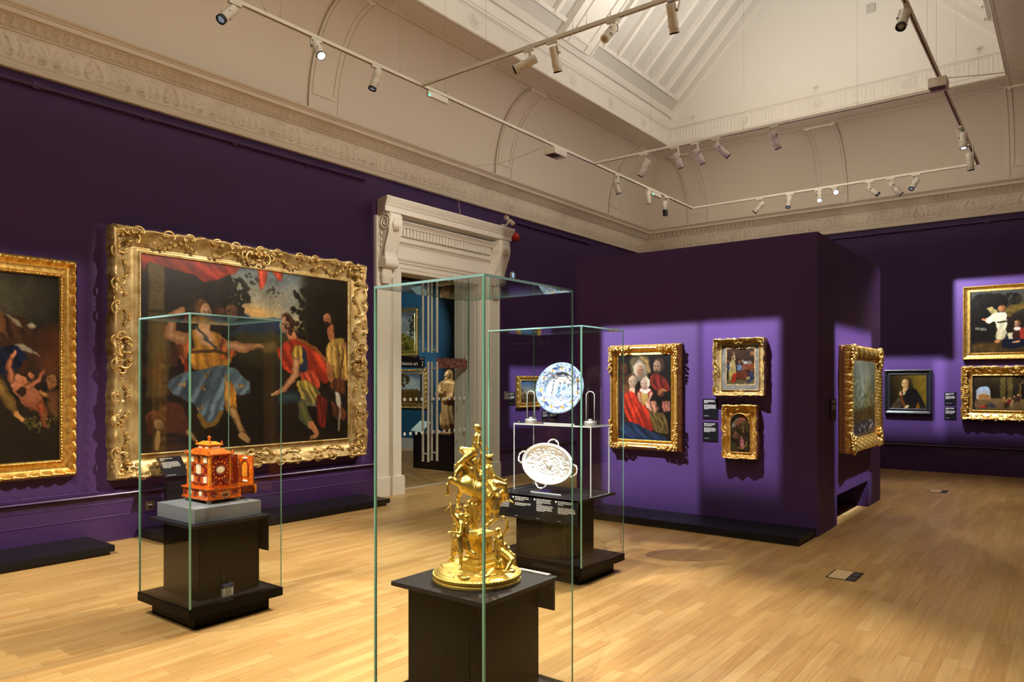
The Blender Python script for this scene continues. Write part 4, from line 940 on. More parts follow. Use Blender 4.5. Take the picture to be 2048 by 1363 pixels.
def pic_p5():
    p = Pic(.565, .584, 110, 14, .004); p.fill((.30, .25, .06), .15); p.grad((.08, .05, .02), (.50, .40, .08), (0, .5), (.9, .3), .85)
    p.poly([(0, 1.02), (.06, .88), (.28, .58), (.44, .42), (.62, .36), (.76, .46), (.90, .72), (1.0, .96), (1, 1.02)], (.11, .08, .085), .02, c2=(.16, .12, .10), folds=.12, ff=24); p.poly([(0, 1.02), (.04, .94), (.26, .62), (.32, .80), (.3, 1.02)], (.30, .25, .17), .03, folds=.15); p.poly([(.42, .46), (.60, .40), (.74, .50), (.78, .8), (.5, .84), (.38, .62)], (.09, .06, .075), .03)
    p.poly([(.36, .46), (.46, .42), (.44, .56), (.36, .62)], (.74, .66, .46), .015); p.stroke([(.46, .34), (.40, .48)], [.07, .05], (.78, .62, .38))
    p.ell(.50, .22, .125, .155, (.36, .26, .11), c2=(.16, .11, .05)); p.ell(.58, .30, .06, .11, (.20, .14, .06)); p.ell(.425, .255, .095, .135, (.90, .76, .50), c2=(.52, .36, .18), ld=(-.8, -.3))
    for dx in (-.05, .045): p.ell(.41 + dx, .245, .018, .011, (.24, .15, .08), soft=.7)
    p.stroke([(.385, .25), (.375, .30)], .008, (.66, .48, .28)); p.ell(.395, .345, .022, .009, (.62, .32, .22), soft=.7)
    p.stroke([(.31, .62), (.34, .78), (.42, .96)], [.035, .04, .06], (.56, .32, .08), c2=(.3, .16, .05)); p.ell(.30, .58, .045, .05, (.80, .60, .34), c2=(.5, .32, .16)); p.stroke([(.29, .53), (.30, .49)], .012, (.86, .8, .62)); p.poly([(.70, 1.02), (.78, .80), (.84, 1.02)], (.54, .32, .08), .02); p.stroke([(.42, 1.0), (.50, .93)], .035, (.84, .74, .54))
    return p
def pic_p6():
    p = Pic(1.26, 1.026, 150, 15, .005); p.fill((.14, .11, .06), .25); p.grad((.30, .31, .30), (.12, .09, .05), (.4, 0), (.4, .5), .8); p.leaves(.2, .16, .2, .12, (.10, .08, .04), 90, .025); p.leaves(.42, .16, .12, .1, (.09, .07, .03), 50, .02); p.ell(.80, .20, .25, .16, (.40, .35, .22), soft=1.1, a=.7); p.poly([(0, .85), (.4, .80), (.8, .86), (.8, 1.02), (0, 1.02)], (.30, .21, .08), .06, folds=.2)
    p.mix(.85 * p.pm([(-.05, .2), (.26, .2), (.24, .8), (-.05, .85)], .1), (.07, .05, .03))
    p.poly([(.16, .28), (.24, .24), (.29, .34), (.27, .42)], (.62, .56, .32), .012, folds=.15, ff=60); p.poly([(.36, .36), (.42, .24), (.60, .22), (.66, .28), (.50, .34), (.42, .44)], (.36, .28, .10), .02, folds=.3, ff=60)
    p.poly([(.28, .36), (.38, .35), (.40, .50), (.38, .80), (.26, .79), (.29, .60), (.26, .50), (.22, .48)], (.90, .86, .72), .012, c2=(.74, .68, .50), folds=.12, ff=50); p.stroke([(.27, .40), (.20, .47), (.145, .46)], [.035, .04, .012], (.88, .82, .64)); p.stroke([(.16, .46), (.13, .455)], .013, (.8, .5, .3)); p.head(.33, .30, .036, (.80, .54, .34), (.45, .26, .10), -1); p.stroke([(.29, .51), (.385, .50)], .012, (.24, .2, .14)); p.stroke([(.28, .82), (.30, .82)], .02, (.7, .46, .26))
    p.poly([(.34, .80), (.42, .72), (.56, .74), (.60, .90), (.46, .95), (.34, .92)], (.07, .10, .17), .015, folds=.25); p.poly([(.44, .62), (.54, .60), (.58, .76), (.46, .80)], (.24, .10, .07), .012); p.stroke([(.55, .64), (.565, .76)], .025, (.62, .18, .12)); p.head(.50, .545, .034, (.82, .60, .42), (.42, .24, .1), -1); p.poly([(.40, .68), (.455, .68), (.46, .78), (.41, .79)], (.82, .76, .60), .012); p.poly([(.47, .60), (.54, .59), (.53, .64), (.48, .65)], (.88, .84, .74), .01); p.stroke([(.46, .84), (.52, .83)], .012, (.78, .54, .36))
    for i in range(6): p.ell(.05 + .022 * i, .60 + .004 * i, .006, .022, (.62, .60, .52), soft=.6)
    return p
def pic_p7():
    p = Pic(1.20, .573, 180, 16, .004); p.fill((.17, .12, .06), .2); p.grad((.26, .22, .10), (.10, .07, .03), (.2, 0), (.2, .5), .7); p.poly([(0, .66), (1, .62), (1, 1.02), (0, 1.02)], (.46, .36, .20), .06, c2=(.34, .25, .13)); p.poly([(.02, .70), (.02, .42), (.06, .32), (.13, .30), (.18, .36), (.185, .68)], (.46, .56, .68), .012, c2=(.80, .74, .62)); p.poly([(.04, .56), (.1, .52), (.18, .56), (.18, .68), (.04, .7)], (.60, .42, .22), .02)
    for x in (.30, .38): p.poly([(x, .02), (x + .06, .02), (x + .06, .64), (x, .64)], (.38, .33, .14), .012, c2=(.30, .25, .11), rnd=False)
    p.poly([(.52, .66), (.53, .24), (.60, .14), (.68, .12), (.68, .70)], (.10, .07, .04), .02); p.stroke([(.52, .66), (.53, .24), (.60, .14)], .010, (.36, .27, .12)); p.poly([(.70, .1), (1, .1), (1, .7), (.7, .7)], (.13, .09, .05), .04)
    p.ell(.09, .88, .05, .05, (.62, .14, .10), soft=.4); p.leaves(.06, .85, .05, .04, (.4, .3, .2), 20, .012); p.leaves(.19, .86, .06, .05, (.20, .21, .24), 30, .012)
    for x, y, c in ((.34, .74, (.62, .46, .14)), (.40, .76, (.56, .18, .10)), (.46, .70, (.36, .24, .12)), (.50, .66, (.30, .2, .16)), (.44, .84, (.6, .5, .3)), (.36, .84, (.3, .2, .1)), (.84, .78, (.36, .32, .52)), (.80, .80, (.62, .5, .5)), (.90, .70, (.4, .2, .14))): p.ell(x, y, .026, .085, c, c2=tuple(q * .5 for q in c), soft=.3); p.ell(x + .003, y - .11, .011, .028, (.66, .46, .32), soft=.4)
    p.poly([(.58, .90), (.68, .80), (1, .84), (1, 1), (.62, .98)], (.30, .24, .14), .02)
    return p
def pic_land(seed, tall):
    p = Pic(1, 1.2 if tall else .8, 80, seed, .008); p.grad((.24, .30, .36), (.55, .58, .52), (.5, 0), (.5, .5)); p.ell(.4, .3, .5, .12, (.62, .62, .56), soft=1., a=.7)
    if tall: p.poly([(.05, .62), (.35, .50), (.6, .52), (.95, .66), (1, 1), (0, 1)], (.34, .32, .08), .04, folds=.2); p.leaves(.4, .62, .3, .12, (.40, .36, .09), 70, .03); p.leaves(.2, .85, .3, .12, (.16, .13, .04), 60, .04); p.leaves(.85, .4, .12, .25, (.2, .22, .16), 40, .03)
    else: p.poly([(0, .55), (1, .50), (1, 1), (0, 1)], (.34, .24, .08), .05, folds=.2); p.leaves(.35, .25, .28, .2, (.24, .2, .06), 90, .03); p.stroke([(.36, .3), (.38, .62)], .02, (.2, .13, .06)); p.leaves(.8, .62, .2, .08, (.3, .24, .07), 40, .03)
    return p
def pic_p8():
    p = Pic(.485, .377, 80, 21, .008); p.grad((.20, .34, .52), (.62, .56, .44), (.5, 0), (.5, .6)); p.leaves(.9, .3, .15, .3, (.30, .24, .1), 50, .03); p.poly([(0, .62), (1, .60), (1, 1), (0, 1)], (.30, .22, .1), .06); p.leaves(.12, .56, .14, .2, (.44, .38, .26), 30, .03)
    for i in range(14): p.ell(.1 + .05 * i, p.r.uniform(.62, .8), .02, .06, p.r.uniform(.15, .55) * np.array((1, .85, .7)), soft=.4)
    return p

picture('x', XL, 3.165, 6.34, .60, 3.08, (.305, .255, .24, .235), 'rococo', pic_large(), 'very large oil painting of a woman in blue drapery, in a carved rococo frame', .13, .05, .75, GILT_PALE, kit=kit_rococo(.21, gm=GILT_OLD))
picture('x', XL, .90, 2.88, .67, 2.687, (.15, .15, .17, .168), 'classic', pic_cherubs(), 'dark oil painting of cherubs in a broad gilt frame, at the left edge', .10, .045, .62, GILT)
YP = 7.618
picture('y', YP, -4.41, -3.49, .763, 1.988, (.127, .125, .127, .124), 'baroque', pic_p1(), 'tall gilt-framed painting of a family group, largest picture on the purple partition', .085, .05, .62, GILT, kit=kit_laurel(.05))
picture('y', YP, -3.10, -2.547, 1.41, 2.014, (.080, .072, .066, .062), 'rococo', pic_p2(), 'small interior scene with a grey mount and wavy gold frame, upper one on the partition', .085, .03, .72, GILT_PALE, kit=kit_rococo(.062, gm=GILT, flo=False))
def arch_clip(X, Y): return (Y < .105) | (np.hypot(X, (Y - .105)) < .106)
r3 = picture('y', YP, -3.0, -2.623, .744, 1.309, (.080, .088, .088, .064), 'rococo', pic_p3(), 'small arch-topped painting in a thick gold leafy frame, lower of two on the partition', .09, .04, .8, GILT, kit=kit_rococo(.055, flo=False), clip=arch_clip)
# gilt spandrels that make its opening arched
mb = MB(); M3 = r3[1]; i3 = r3[2]; cx3 = (i3[0] + i3[1]) / 2; w3 = (i3[1] - i3[0]) / 2; yc = i3[3] - w3
for sx in (-1, 1):
    arc = [(cx3 + sx * (w3) * math.cos(a), yc + w3 * math.sin(a)) for a in np.linspace(0, PI / 2, 12)]
    mb.prism(arc + [(cx3 + sx * w3, i3[3])], M3, .03, .062)
    flowers(mb, M3, [(cx3 + sx * w3 * .84, i3[3] - .016, .066)], .014, 3)
pts = [M3 @ Vector((cx3 + w3 * math.cos(a), yc + w3 * math.sin(a), .06)) for a in np.linspace(0, PI, 25)]; mb.tube(pts, .006, 6)
mb.build('arched_spandrel', GILT, r3[0], smooth=True, angle=40)
XP = -2.046
r4 = picture('x', XP, 8.452, 10.04, .775, 1.955, (.235, .245, .185, .19), 'compo', pic_p4(), 'large landscape in a deep encrusted gold frame, hanging on the end wall of the partition', .075, .03, 1., GILT, kit=kit_compo(.16))
# its deep stepped box behind: push the picture off the wall
dep = .058
for ch in r4[0].children: ch.location.x += dep
mb = MB().use(mat('ochre_frame_side', (.50, .27, .06), .45)); mb.box(XP, XP + .03, 8.452, 10.04, .775, 1.955, .004); mb.box(XP + .03, XP + dep + .002, 8.462, 10.03, .785, 1.945, .004); mb.build('frame_box', None, r4[0])
picture('y', YF, -2.715, -1.975, .993, 1.772, (.088, .085, .092, .094), 'black', pic_p5(), 'square portrait of a woman in a dark cloak, framed in black on the far wall', .07, .03, .85, mat('ebonised_moulding', (.020, .022, .026), .3, spec=.6))
picture('y', YF, -1.512, -.01, 1.935, 3.158, (.108, .108, .095, .107), 'plain', pic_p6(), 'painting of a white-robed winged figure and a kneeling woman, high on the far wall', .075, .035, .8, GILT)
picture('y', YF, -1.532, .04, .927, 1.813, (.162, .162, .155, .158), 'rococo', pic_p7(), 'wide painting of figures in a vaulted ruin, hanging below the winged figure', .095, .035, 1.05, GILT, kit=kit_rococo(.12, flo=True))
picture('x', XL, 9.70, 10.385, 1.115, 1.66, (.10, .10, .085, .083), 'classic', pic_p8(), 'small landscape with blue sky in a gold frame, behind the painted dish', .06, .03, .95, GILT)
# ------------------------------------------------------------------ labels on the walls
def text_rows(mb, M, x0, y1, rows, w, rh, seed=0, z=.0015, cut=1.):
    """lines of small print too fine to read: rows of short dashes"""
    q = random.Random(seed)
    for i in range(rows):
        x = x0; end = x0 + w * (1 if i < rows - 1 else q.uniform(.35, .8)) * q.uniform(.9, 1)
        while x < end - rh:
            L = q.uniform(1.2, 4.2) * rh; L = min(L, end - x); y = y1 - i * rh * 1.65
            mb.add([M @ Vector(p) for p in ((x, y - rh * .62, z), (x + L, y - rh * .62, z), (x + L, y, z), (x, y, z))], [(0, 1, 2, 3)]); x += L + rh * .5
def wall_label(side, plane, a0, a1, z0, z1, label, group=None, seed=0):
    M = wallM(side, (a0 + a1) / 2, (z0 + z1) / 2, plane); W, H = (a1 - a0) / 2, (z1 - z0) / 2
    mb = MB().use(BLACKL); mb.hexa([M @ Vector((x, y, z)) for z in (.0005, .008) for y in (-H, H) for x in (-W, W)])
    mb.use(TEXTW); text_rows(mb, M, -W * .82, H * .86, 3, W * 1.5, H * .07, seed, .0092); text_rows(mb, M, -W * .82, H * .40, 6, W * 1.6, H * .05, seed + 1, .0092); text_rows(mb, M, -W * .82, -H * .72, 1, W * 1.5, H * .045, seed + 2, .0092)
    return tag(mb.build('wall_label'), label, 'label', group)
wall_label('y', YP, -3.249, -3.075, 1.153, 1.368, 'black wall label with white print, upper of the pair on the partition', seed=1)
wall_label('y', YP, -3.249, -3.077, .908, 1.114, 'black wall label with white print, lower of the pair on the partition', seed=2)
wall_label('x', XP, 8.10, 8.316, 1.146, 1.371, 'black wall label beside the deep gold frame on the partition end', seed=3)
wall_label('y', YF, -1.787, -1.61, 1.16, 1.378, 'upper black wall label between the black-framed portrait and the wide gold frame', seed=4)
wall_label('y', YF, -1.787, -1.61, .91, 1.128, 'lower black wall label between the black-framed portrait and the wide gold frame', seed=5)
wall_label('x', XL, 9.50, 9.685, 1.166, 1.384, 'black wall label just left of the small landscape right of the doorway', seed=6)
wall_label('x', XL, 10.47, 10.66, .85, 1.04, 'black wall label low behind the foot of the painted dish, left one', seed=7)
wall_label('x', XL, 10.69, 10.96, .85, 1.04, 'black wall label low behind the foot of the painted dish, wider right one', seed=8)

# ------------------------------------------------------------------ partition, platforms
mb = MB(); PX0, PX1, PY0, PY1, PH = -4.90, XP, YP, 10.58, 3.06
oy0, oy1, oz = 8.378, 9.864, .327
mb.box(PX0, PX1 - .42, PY0, PY1, 0, PH); mb.box(PX1 - .42, PX1, PY0, oy0, 0, PH); mb.box(PX1 - .42, PX1, oy1, PY1, 0, PH); mb.box(PX1 - .42, PX1, oy0, oy1, oz, PH)
struct(mb, 'wall_partition', PURPLE)
mb = MB(); mb.box(PX1 - .419, PX1 - .41, oy0, oy1, 0, oz); struct(mb, 'wall_recess', DARKR)
def platform(x0, x1, y0, y1, label, rec):
    t = empty('barrier_platform', ((x0 + x1) / 2, (y0 + y1) / 2, 0), label, 'platform')
    mb = MB(); mb.box(x0, x1, y0, y1, .028, .085, .004); mb.build('top_board', BLACKM, t)
    mb = MB(); mb.box(x0 + rec[0], x1 - rec[1], y0 + rec[2], y1 - rec[3], 0, .03); mb.build('recessed_base', DARKR, t)
    return t
platform(XL + .03, -6.845, .2, 2.975, 'long low black platform on the floor under the cherub painting', (.0, .03, .03, .03))
platform(XL + .03, -6.845, 3.44, 6.30, 'long low black platform on the floor under the very large painting', (0, .03, .03, .03))
platform(-2.866 - .002, -2.058, 7.05, YP - .002, 'low black platform section at the right end of the partition', (.0, .02, .025, 0))
platform(-3.68, -2.870, 7.05, YP - .002, 'low black platform section in the middle below the partition pictures', (.0, 0, .025, 0))
platform(-4.49, -3.682, 7.05, YP - .002, 'low black platform section under the family group painting, behind the tall case', (.0, 0, .025, 0))

# lectern label in front of the large picture
lx, ly = -7.16, 3.56
t = empty('label_lectern', (lx, ly + .12, .085), 'black lectern with a sloping label panel in front of the very large painting', 'lectern')
mb = MB(); mb.box(lx - .10, lx - .02, ly + .06, ly + .25, .0855, .64, .004); mb.build('post', BLACKM, t)
pl = [(lx - .20, ly + .0, .782), (lx - .20, ly + .18, .782), (lx + .02, ly + .245, .612), (lx + .02, ly + .055, .612)]
pl = [(lx - .16, ly + .02, .79), (lx - .16, ly + .27, .79), (lx + .02, ly + .27, .605), (lx + .02, ly + .02, .605)]
mb = MB().use(BLACKL); n = Vector((.72, 0, .70)) * .014; mb.hexa([Vector(pl[3]) - n, Vector(pl[2]) - n, Vector(pl[0]) - n, Vector(pl[1]) - n, pl[3], pl[2], pl[0], pl[1]])
x = Vector((0, 1, 0)); z = n.normalized(); y = z.cross(x); c = (Vector(pl[0]) + Vector(pl[2])) / 2; ML = Matrix(((x.x, y.x, z.x, c.x), (x.y, y.y, z.y, c.y), (x.z, y.z, z.z, c.z), (0, 0, 0, 1)))
mb.use(TEXTW); text_rows(mb, ML, -.10, .11, 2, .14, .010, 3, .0015); text_rows(mb, ML, -.10, .06, 7, .19, .007, 4, .0015); text_rows(mb, ML, -.10, -.105, 1, .15, .006, 5, .0015)
mb.build('label_panel', None, t)
# brass socket
mb = MB().use(BRASS); mb.box(XL + .0225, XL + .031, 3.53, 3.618, .253, .341, .003); mb.use(BLACKL); mb.box(XL + .03, XL + .034, 3.555, 3.593, .275, .315, .002); mb.use(WHITE_M); mb.box(XL + .033, XL + .036, 3.556, 3.592, .300, .314)
tag(mb.build('wall_socket'), 'square brass socket plate on the skirting below the very large painting', 'socket')
# floor boxes
def floor_box(x0, x1, y0, y1, label):
    t = empty('floor_box', ((x0 + x1) / 2, (y0 + y1) / 2, 0), label, 'floor box')
    mb = MB(); mb.box(x0, x1, y0, y1, .0, .003); mb.build('rim', DARKR, t)
    mb = MB(); mb.box(x0 + .012, x1 - .075, y0 + .012, y1 - .012, .002, .0045); mb.build('wood_lid', mat('pale_ply_inset', (.66, .48, .24), .5), t)
    mb = MB()
    for i in range(2): mb.box(x1 - .066, x1 - .012, y0 + .03 + i * .13, y0 + .14 + i * .13, .0025, .004)
    mb.build('cable_flap', mat('dark_grey_plastic', (.06, .055, .06), .4), t)
    return t
floor_box(-1.575, -1.355, 6.09, 6.40, 'floor box with a pale wooden lid, nearer of the two in the floor')
floor_box(-1.665, -1.435, 11.72, 12.04, 'floor box with a pale wooden lid, farther one near the far wall')
# ------------------------------------------------------------------ glass display cases
def display_case(x0, x1, y0, y1, plate, ped, lab, H, label):
    t = empty('display_case', ((x0 + x1) / 2, (y0 + y1) / 2, 0), label, 'display case')
    mb = MB(); mb.box(x0 + .06, x1 - .06, y0 + .06, y1 - .06, 0, .09); mb.build('plinth', BLACK, t)
    mb = MB(); mb.box(x0 - .006, x1 + .006, y0 - .006, y1 + .006, .09, .146, .003)
    dk = mb.build('deck', BLACK, t)
    mb = MB(); mb.box(x0 + .045, x1 - .045, y0 + .045, y1 - .045, .146, .150); sub(mb, 'deck_inlay', BLACKM, dk)
    px0, px1, py0, py1 = ped
    mb = MB(); mb.box(px0 + .014, px1 - .014, py0 + .014, py1 - .014, .15, .63); mb.build('pedestal_core', DARKR, t)
    s = .05
    for nm, b in (('front', (px0, px1 - s, py0, py0 + .013)), ('post', (px1 - s + .006, px1, py0, py0 + .013)), ('side', (px1 - .013, px1, py0 + .014, py1)), ('back', (px0, px1, py1 - .013, py1)), ('left', (px0, px0 + .013, py0 + .014, py1 - .014))):
        mb = MB(); mb.box(b[0], b[1], b[2], b[3], .15, .631, .0015); mb.build('pedestal_board', BLACK, t)
    a0, a1, b0, b1 = plate
    mb = MB(); mb.box(a0, a1, b0, b1, .63, .65, .002); mb.build('table_top', BLACKM, t)
    lx0, lx1, ly, lz0, sgn = lab
    mb = MB(); mb.box(lx0, lx1, ly, ly + .010 * sgn, lz0, .648, .001); lp = mb.build('label_panel', BLACKL, t)
    w = .0095; z0 = .15; zt = H - .0105; e = .0004
    for nm, (a, b, c, d) in (('f', (x0 + w, x1 - w, y0, y0 + w)), ('b', (x0 + w, x1 - w, y1 - w, y1)), ('l', (x0, x0 + w, y0 + w, y1 - w)), ('r', (x1 - w, x1, y0 + w, y1 - w))):
        mb = MB(); mb.box(a + e, b - e, c + e, d - e, z0, zt - e); mb.build('glass_panel', GLASS, t)
    for cx, ew in ((x0, w), (x1 - w, w)):
        for cy in (y0, y1 - w):
            q = w if cy == y0 else .005; mb = MB(); mb.box(cx if cx == x0 else x1 - q, cx + q if cx == x0 else x1, cy if cy == y0 else y1 - q, cy + q if cy == y0 else y1, z0, zt - e); mb.build('glass_edge', EDGE, t)
    mb = MB().use(GLASS); v = [(x, y, z) for z in (zt, H) for y in (y0, y1) for x in (x0, x1)]
    mb.add(v, [(0, 2, 3, 1), (4, 5, 7, 6)]); mb.use(EDGE_T); mb.add(v, [(0, 1, 5, 4), (2, 6, 7, 3), (0, 4, 6, 2), (1, 3, 7, 5)])
    mb.build('glass_lid', None, t)
    return t, lp
HCASE = 1.98
caseA, _ = display_case(-4.965, -4.305, 2.31, 2.965, (-4.905, -4.345, 2.345, 2.905), (-4.870, -4.427, 2.43, 2.870), (-4.87, -4.365, 2.905, .40, -1), HCASE, 'glass display case on a black stand holding an orange amber cabinet')
caseB, _ = display_case(-2.490, -1.845, 2.195, 2.838, (-2.452, -1.900, 2.262, 2.792), (-2.41, -1.99, 2.33, 2.765), (-2.42, -1.915, 2.792, .49, -1), HCASE, 'nearest glass display case, holding a golden figure group on a black stand')
caseC, lpC = display_case(-3.850, -2.935, 4.63, 5.275, (-3.822, -2.975, 4.662, 5.215), (-3.645, -3.146, 4.75, 5.15), (-3.86 + .03, -2.985, 4.662, .455, 1), HCASE, 'wide glass display case at the back holding a painted dish and a silver dish')
# text on the label panel of the wide case
MC = wallM('y', -3.405, .55, 4.6608)
for i, (x, r1, r2) in enumerate(((-.40, 0, 8), (-.185, 3, 3), (.03, 4, 6), (.235, 3, 6))):
    if r1:
        mb = MB(); c = [(x - .018 + .0075 * math.cos(a), .072 - .0 + .0075 * math.sin(a)) for a in np.linspace(0, 2 * PI, 16)[:-1]]; mb.prism(c, MC, .0002, .0012); sub(mb, 'number_dot', TEXTW, lpC); mb = MB()
        text_rows(mb, MC, x, .078, r1, .15, .0072, i, .0012)
    if not r1: mb = MB()
    text_rows(mb, MC, x, .03 if r1 else .04, r2, .165, .0052, i + 5, .0012)
    text_rows(mb, MC, x, -.075, 1, .07, .0045, i + 11, .0012)
    sub(mb, 'label_text', TEXTW, lpC)

# ---- amber cabinet
AMB = mat('orange_amber', (.62, .115, .008), .10, spec=.8, var=.55, vscale=55, coat=.8)
AMB_D = mat('deep_red_amber', (.20, .018, .006), .10, spec=.8, var=.4, vscale=60, coat=.6)
AMB_L = mat('honey_amber', (.82, .26, .02), .10, spec=.8, var=.35, vscale=50, coat=.8)
IVORY = mat('engraved_ivory', (.82, .72, .50), .4, var=.18, vscale=160)
mb = MB(); mb.box(-4.885, -4.400, 2.395, 2.868, .6502, .745, .002); tag(mb.build('plinth_block'), 'slate grey block under the orange amber cabinet', 'plinth'); bpy.data.objects['plinth_block'].data.materials[0] = GREYBLK
tc = empty('amber_cabinet', (-4.66, 2.65, .745), 'small orange amber cabinet with ivory plaques, its door and drawer open', 'cabinet')
bx0, bx1, by0, by1 = -4.828, -4.510, 2.545, 2.785; cx0, cx1, cy0, cy1 = -4.80, -4.528, 2.568, 2.715
mb = MB(); mb.box(bx0 - .008, bx1 + .008, by0 - .008, by1, .768, .780, .003); mb.box(bx0, bx1, by0, by1, .779, .838, .002); mb.box(bx0 - .010, bx1 + .010, by0 - .010, by1, .836, .848, .003); mb.box(bx0 + .012, bx1 - .010, by0 + .012, by1 - .03, .847, .858, .002); mb.build('base', AMB, tc)
mb = MB(); mb.box(cx0, cx1, cy0, cy1, .857, 1.066); bd = mb.build('body', AMB, tc)
for x, y in ((cx0, cy0), (cx1, cy0), (cx1, cy1), (cx0, cy1)):
    mb = MB(); mb.box(x - .008, x + .008, y - .008, y + .008, .858, 1.066, .002); mb.build('corner_pilaster', AMB_L, tc)
mb = MB(); mb.box(cx1 + .001, cx1 + .005, cy0 + .014, cy1 - .012, .866, 1.056, .002); mb.build('side_panel', AMB_D, tc)
# cabochons and plaques on the two visible faces
def gem(p, n, a, b, m, nm):
    mb = MB(); sc = [a, a, b]; s = (abs(n[0]) * .004 + (1 - abs(n[0])) * a, abs(n[1]) * .004 + (1 - abs(n[1])) * a, b)
    mb.sphere(p, 1, s, n=8); mb.build(nm, m, tc, smooth=True)
def plaque(p, n, a, b):
    mb = MB(); q = (abs(n[0]) * .003 + (1 - abs(n[0])) * a, abs(n[1]) * .003 + (1 - abs(n[1])) * a)
    mb.box(p[0] - q[0], p[0] + q[0], p[1] - q[1], p[1] + q[1], p[2] - b, p[2] + b, .002); mb.build('ivory_plaque', IVORY, tc)
xm = (cx0 + cx1) / 2; ym = (cy0 + cy1) / 2
for dx in (-.083, .083):
    for z in (.898, 1.032): plaque((xm + dx, cy0 - .002, z), (0, 1), .021, .021)
plaque((xm, cy0 - .002, .965), (0, 1), .030, .033)
for dx, z in ((0, 1.03), (0, .90), (-.083, .965), (.083, .965)): gem((xm + dx, cy0, z), (0, 1), .020, .026, AMB_D, 'cabochon')
for y in (-.042, .042):
    for z in (.895, 1.032): gem((cx1 + .005, ym + y, z), (1, 0), .018, .020, AMB_D, 'cabochon')
mb = MB()
for sx in (-.042, .042):
    for z in (.868, .932, .998, 1.058): mb.tube([(xm + sx - .03, cy0 - .003, z), (xm + sx, cy0 - .006, z + .004), (xm + sx + .03, cy0 - .003, z)], .005, 6)
for sx in (-.125, -.042, .042, .125):
    for z in (.932, .998): mb.sphere((xm + sx, cy0 - .002, z), .010, (1.2, .5, 1), n=6)
mb.build('front_moulding', AMB_D, tc, smooth=True)
mb = MB()
for i in range(14):
    a = i * 2 * PI / 14; mb.sphere((cx1 + .005, ym + .052 * math.cos(a), .963 + .058 * math.sin(a)), .0085, (.5, 1, 1), n=6)
for y in (-.058, 0, .058):
    for z in (.872, 1.052): mb.sphere((cx1 + .005, ym + y, z), .008, (.5, 1.4, 1), n=6)
mb.build('beaded_moulding', AMB, tc, smooth=True)
mb = MB(); mb.sphere((cx1 + .006, ym, .965), 1, (.004, .032, .025), n=10); mb.build('ivory_plaque', IVORY, tc, smooth=True)
mb = MB(); pts = [(cx1 + .007, ym + .038 * math.cos(a), .965 + .031 * math.sin(a)) for a in np.linspace(0, 2 * PI, 25)[:-1]]; mb.tube(pts, .004, 6, closed=True); mb.build('plaque_surround', AMB_D, tc, smooth=True)
for i, x in enumerate(np.linspace(bx0 + .03, bx1 - .03, 5)):
    gem((x, by0, .808), (0, 1), .022, .022, IVORY if i in (1, 3) else AMB_D, 'cabochon')
for y in (by0 + .04, by1 - .045): gem((bx1, y, .808), (1, 0), .024, .018, AMB_D, 'cabochon')
hz, hy = .806, (by0 + by1) / 2
mb = MB(); pts = [(bx1 + .010, hy + .030 * math.cos(a), hz - .004 + .020 * math.sin(a) * (1.0 if math.sin(a) < 0 else .5)) for a in np.linspace(0, 2 * PI, 21)[:-1]]; mb.tube(pts, .0035, 6, closed=True)
for q in (-1, 1): mb.tube([(bx1 + .008, hy + q * .006, hz + .02), (bx1 + .010, hy + q * .014, hz + .012), (bx1 + .009, hy + q * .02, hz + .002)], .004, 6)
mb.build('drawer_handle', BRASS, tc, smooth=True)
for x in (bx0 + .02, bx1 - .02):
    for y in (by0 + .02, by1 - .02):
        mb = MB(); mb.lathe([(.004, 0), (.016, .003), (.019, .012), (.014, .021), (.010, .024)], (x, y, .745), 14); mb.build('bun_foot', mat('cloudy_amber', (.55, .48, .32), .2), tc, smooth=True)
def hip(mb, x0, x1, y0, y1, z0, z1, k):
    mb.ring_stack([[Vector(p) for p in ((x0, y0, z0), (x1, y0, z0), (x1, y1, z0), (x0, y1, z0))], [Vector(p) for p in ((x0 + k, y0 + k, z1), (x1 - k, y0 + k, z1), (x1 - k, y1 - k, z1), (x0 + k, y1 - k, z1))]])
mb = MB(); mb.box(cx0 - .02, cx1 + .02, cy0 - .02, cy1 + .02, 1.064, 1.074, .003); hip(mb, cx0 - .012, cx1 + .012, cy0 - .012, cy1 + .012, 1.073, 1.103, .045); mb.build('roof', AMB, tc)
ux0, ux1, uy0, uy1 = cx0 + .055, cx1 - .055, cy0 + .035, cy1 - .035
mb = MB(); mb.box(ux0, ux1, uy0, uy1, 1.098, 1.126, .002); mb.box(ux0 - .012, ux1 + .012, uy0 - .012, uy1 + .012, 1.125, 1.134, .003); hip(mb, ux0 - .006, ux1 + .006, uy0 - .006, uy1 + .006, 1.133, 1.150, .03); mb.build('upper_tier', AMB_L, tc)
for x in (ux0 + .04, ux1 - .04): plaque((x, uy0 - .001, 1.112), (0, 1), .022, .009)
plaque((ux1 + .001, ym, 1.112), (1, 0), .03, .009)
def fin(x, y, z, r, nm='finial'):
    mb = MB(); mb.lathe([(r * .5, 0), (r * .35, r * .5), (r * .5, r * .9), (r, r * 1.8), (r * .9, r * 2.5), (r * .35, r * 3.0), (r * .1, r * 3.2)], (x, y, z), 14); mb.build(nm, AMB, tc, smooth=True)
fin(xm, ym, 1.149, .012)
for x in (ux0 - .004, ux1 + .004):
    for y in (uy0 - .004, uy1 + .004): fin(x, y, 1.134, .006)
for x in (cx0 - .012, cx1 + .012):
    for y in (cy0 - .012, cy1 + .012): fin(x, y, 1.074, .006)
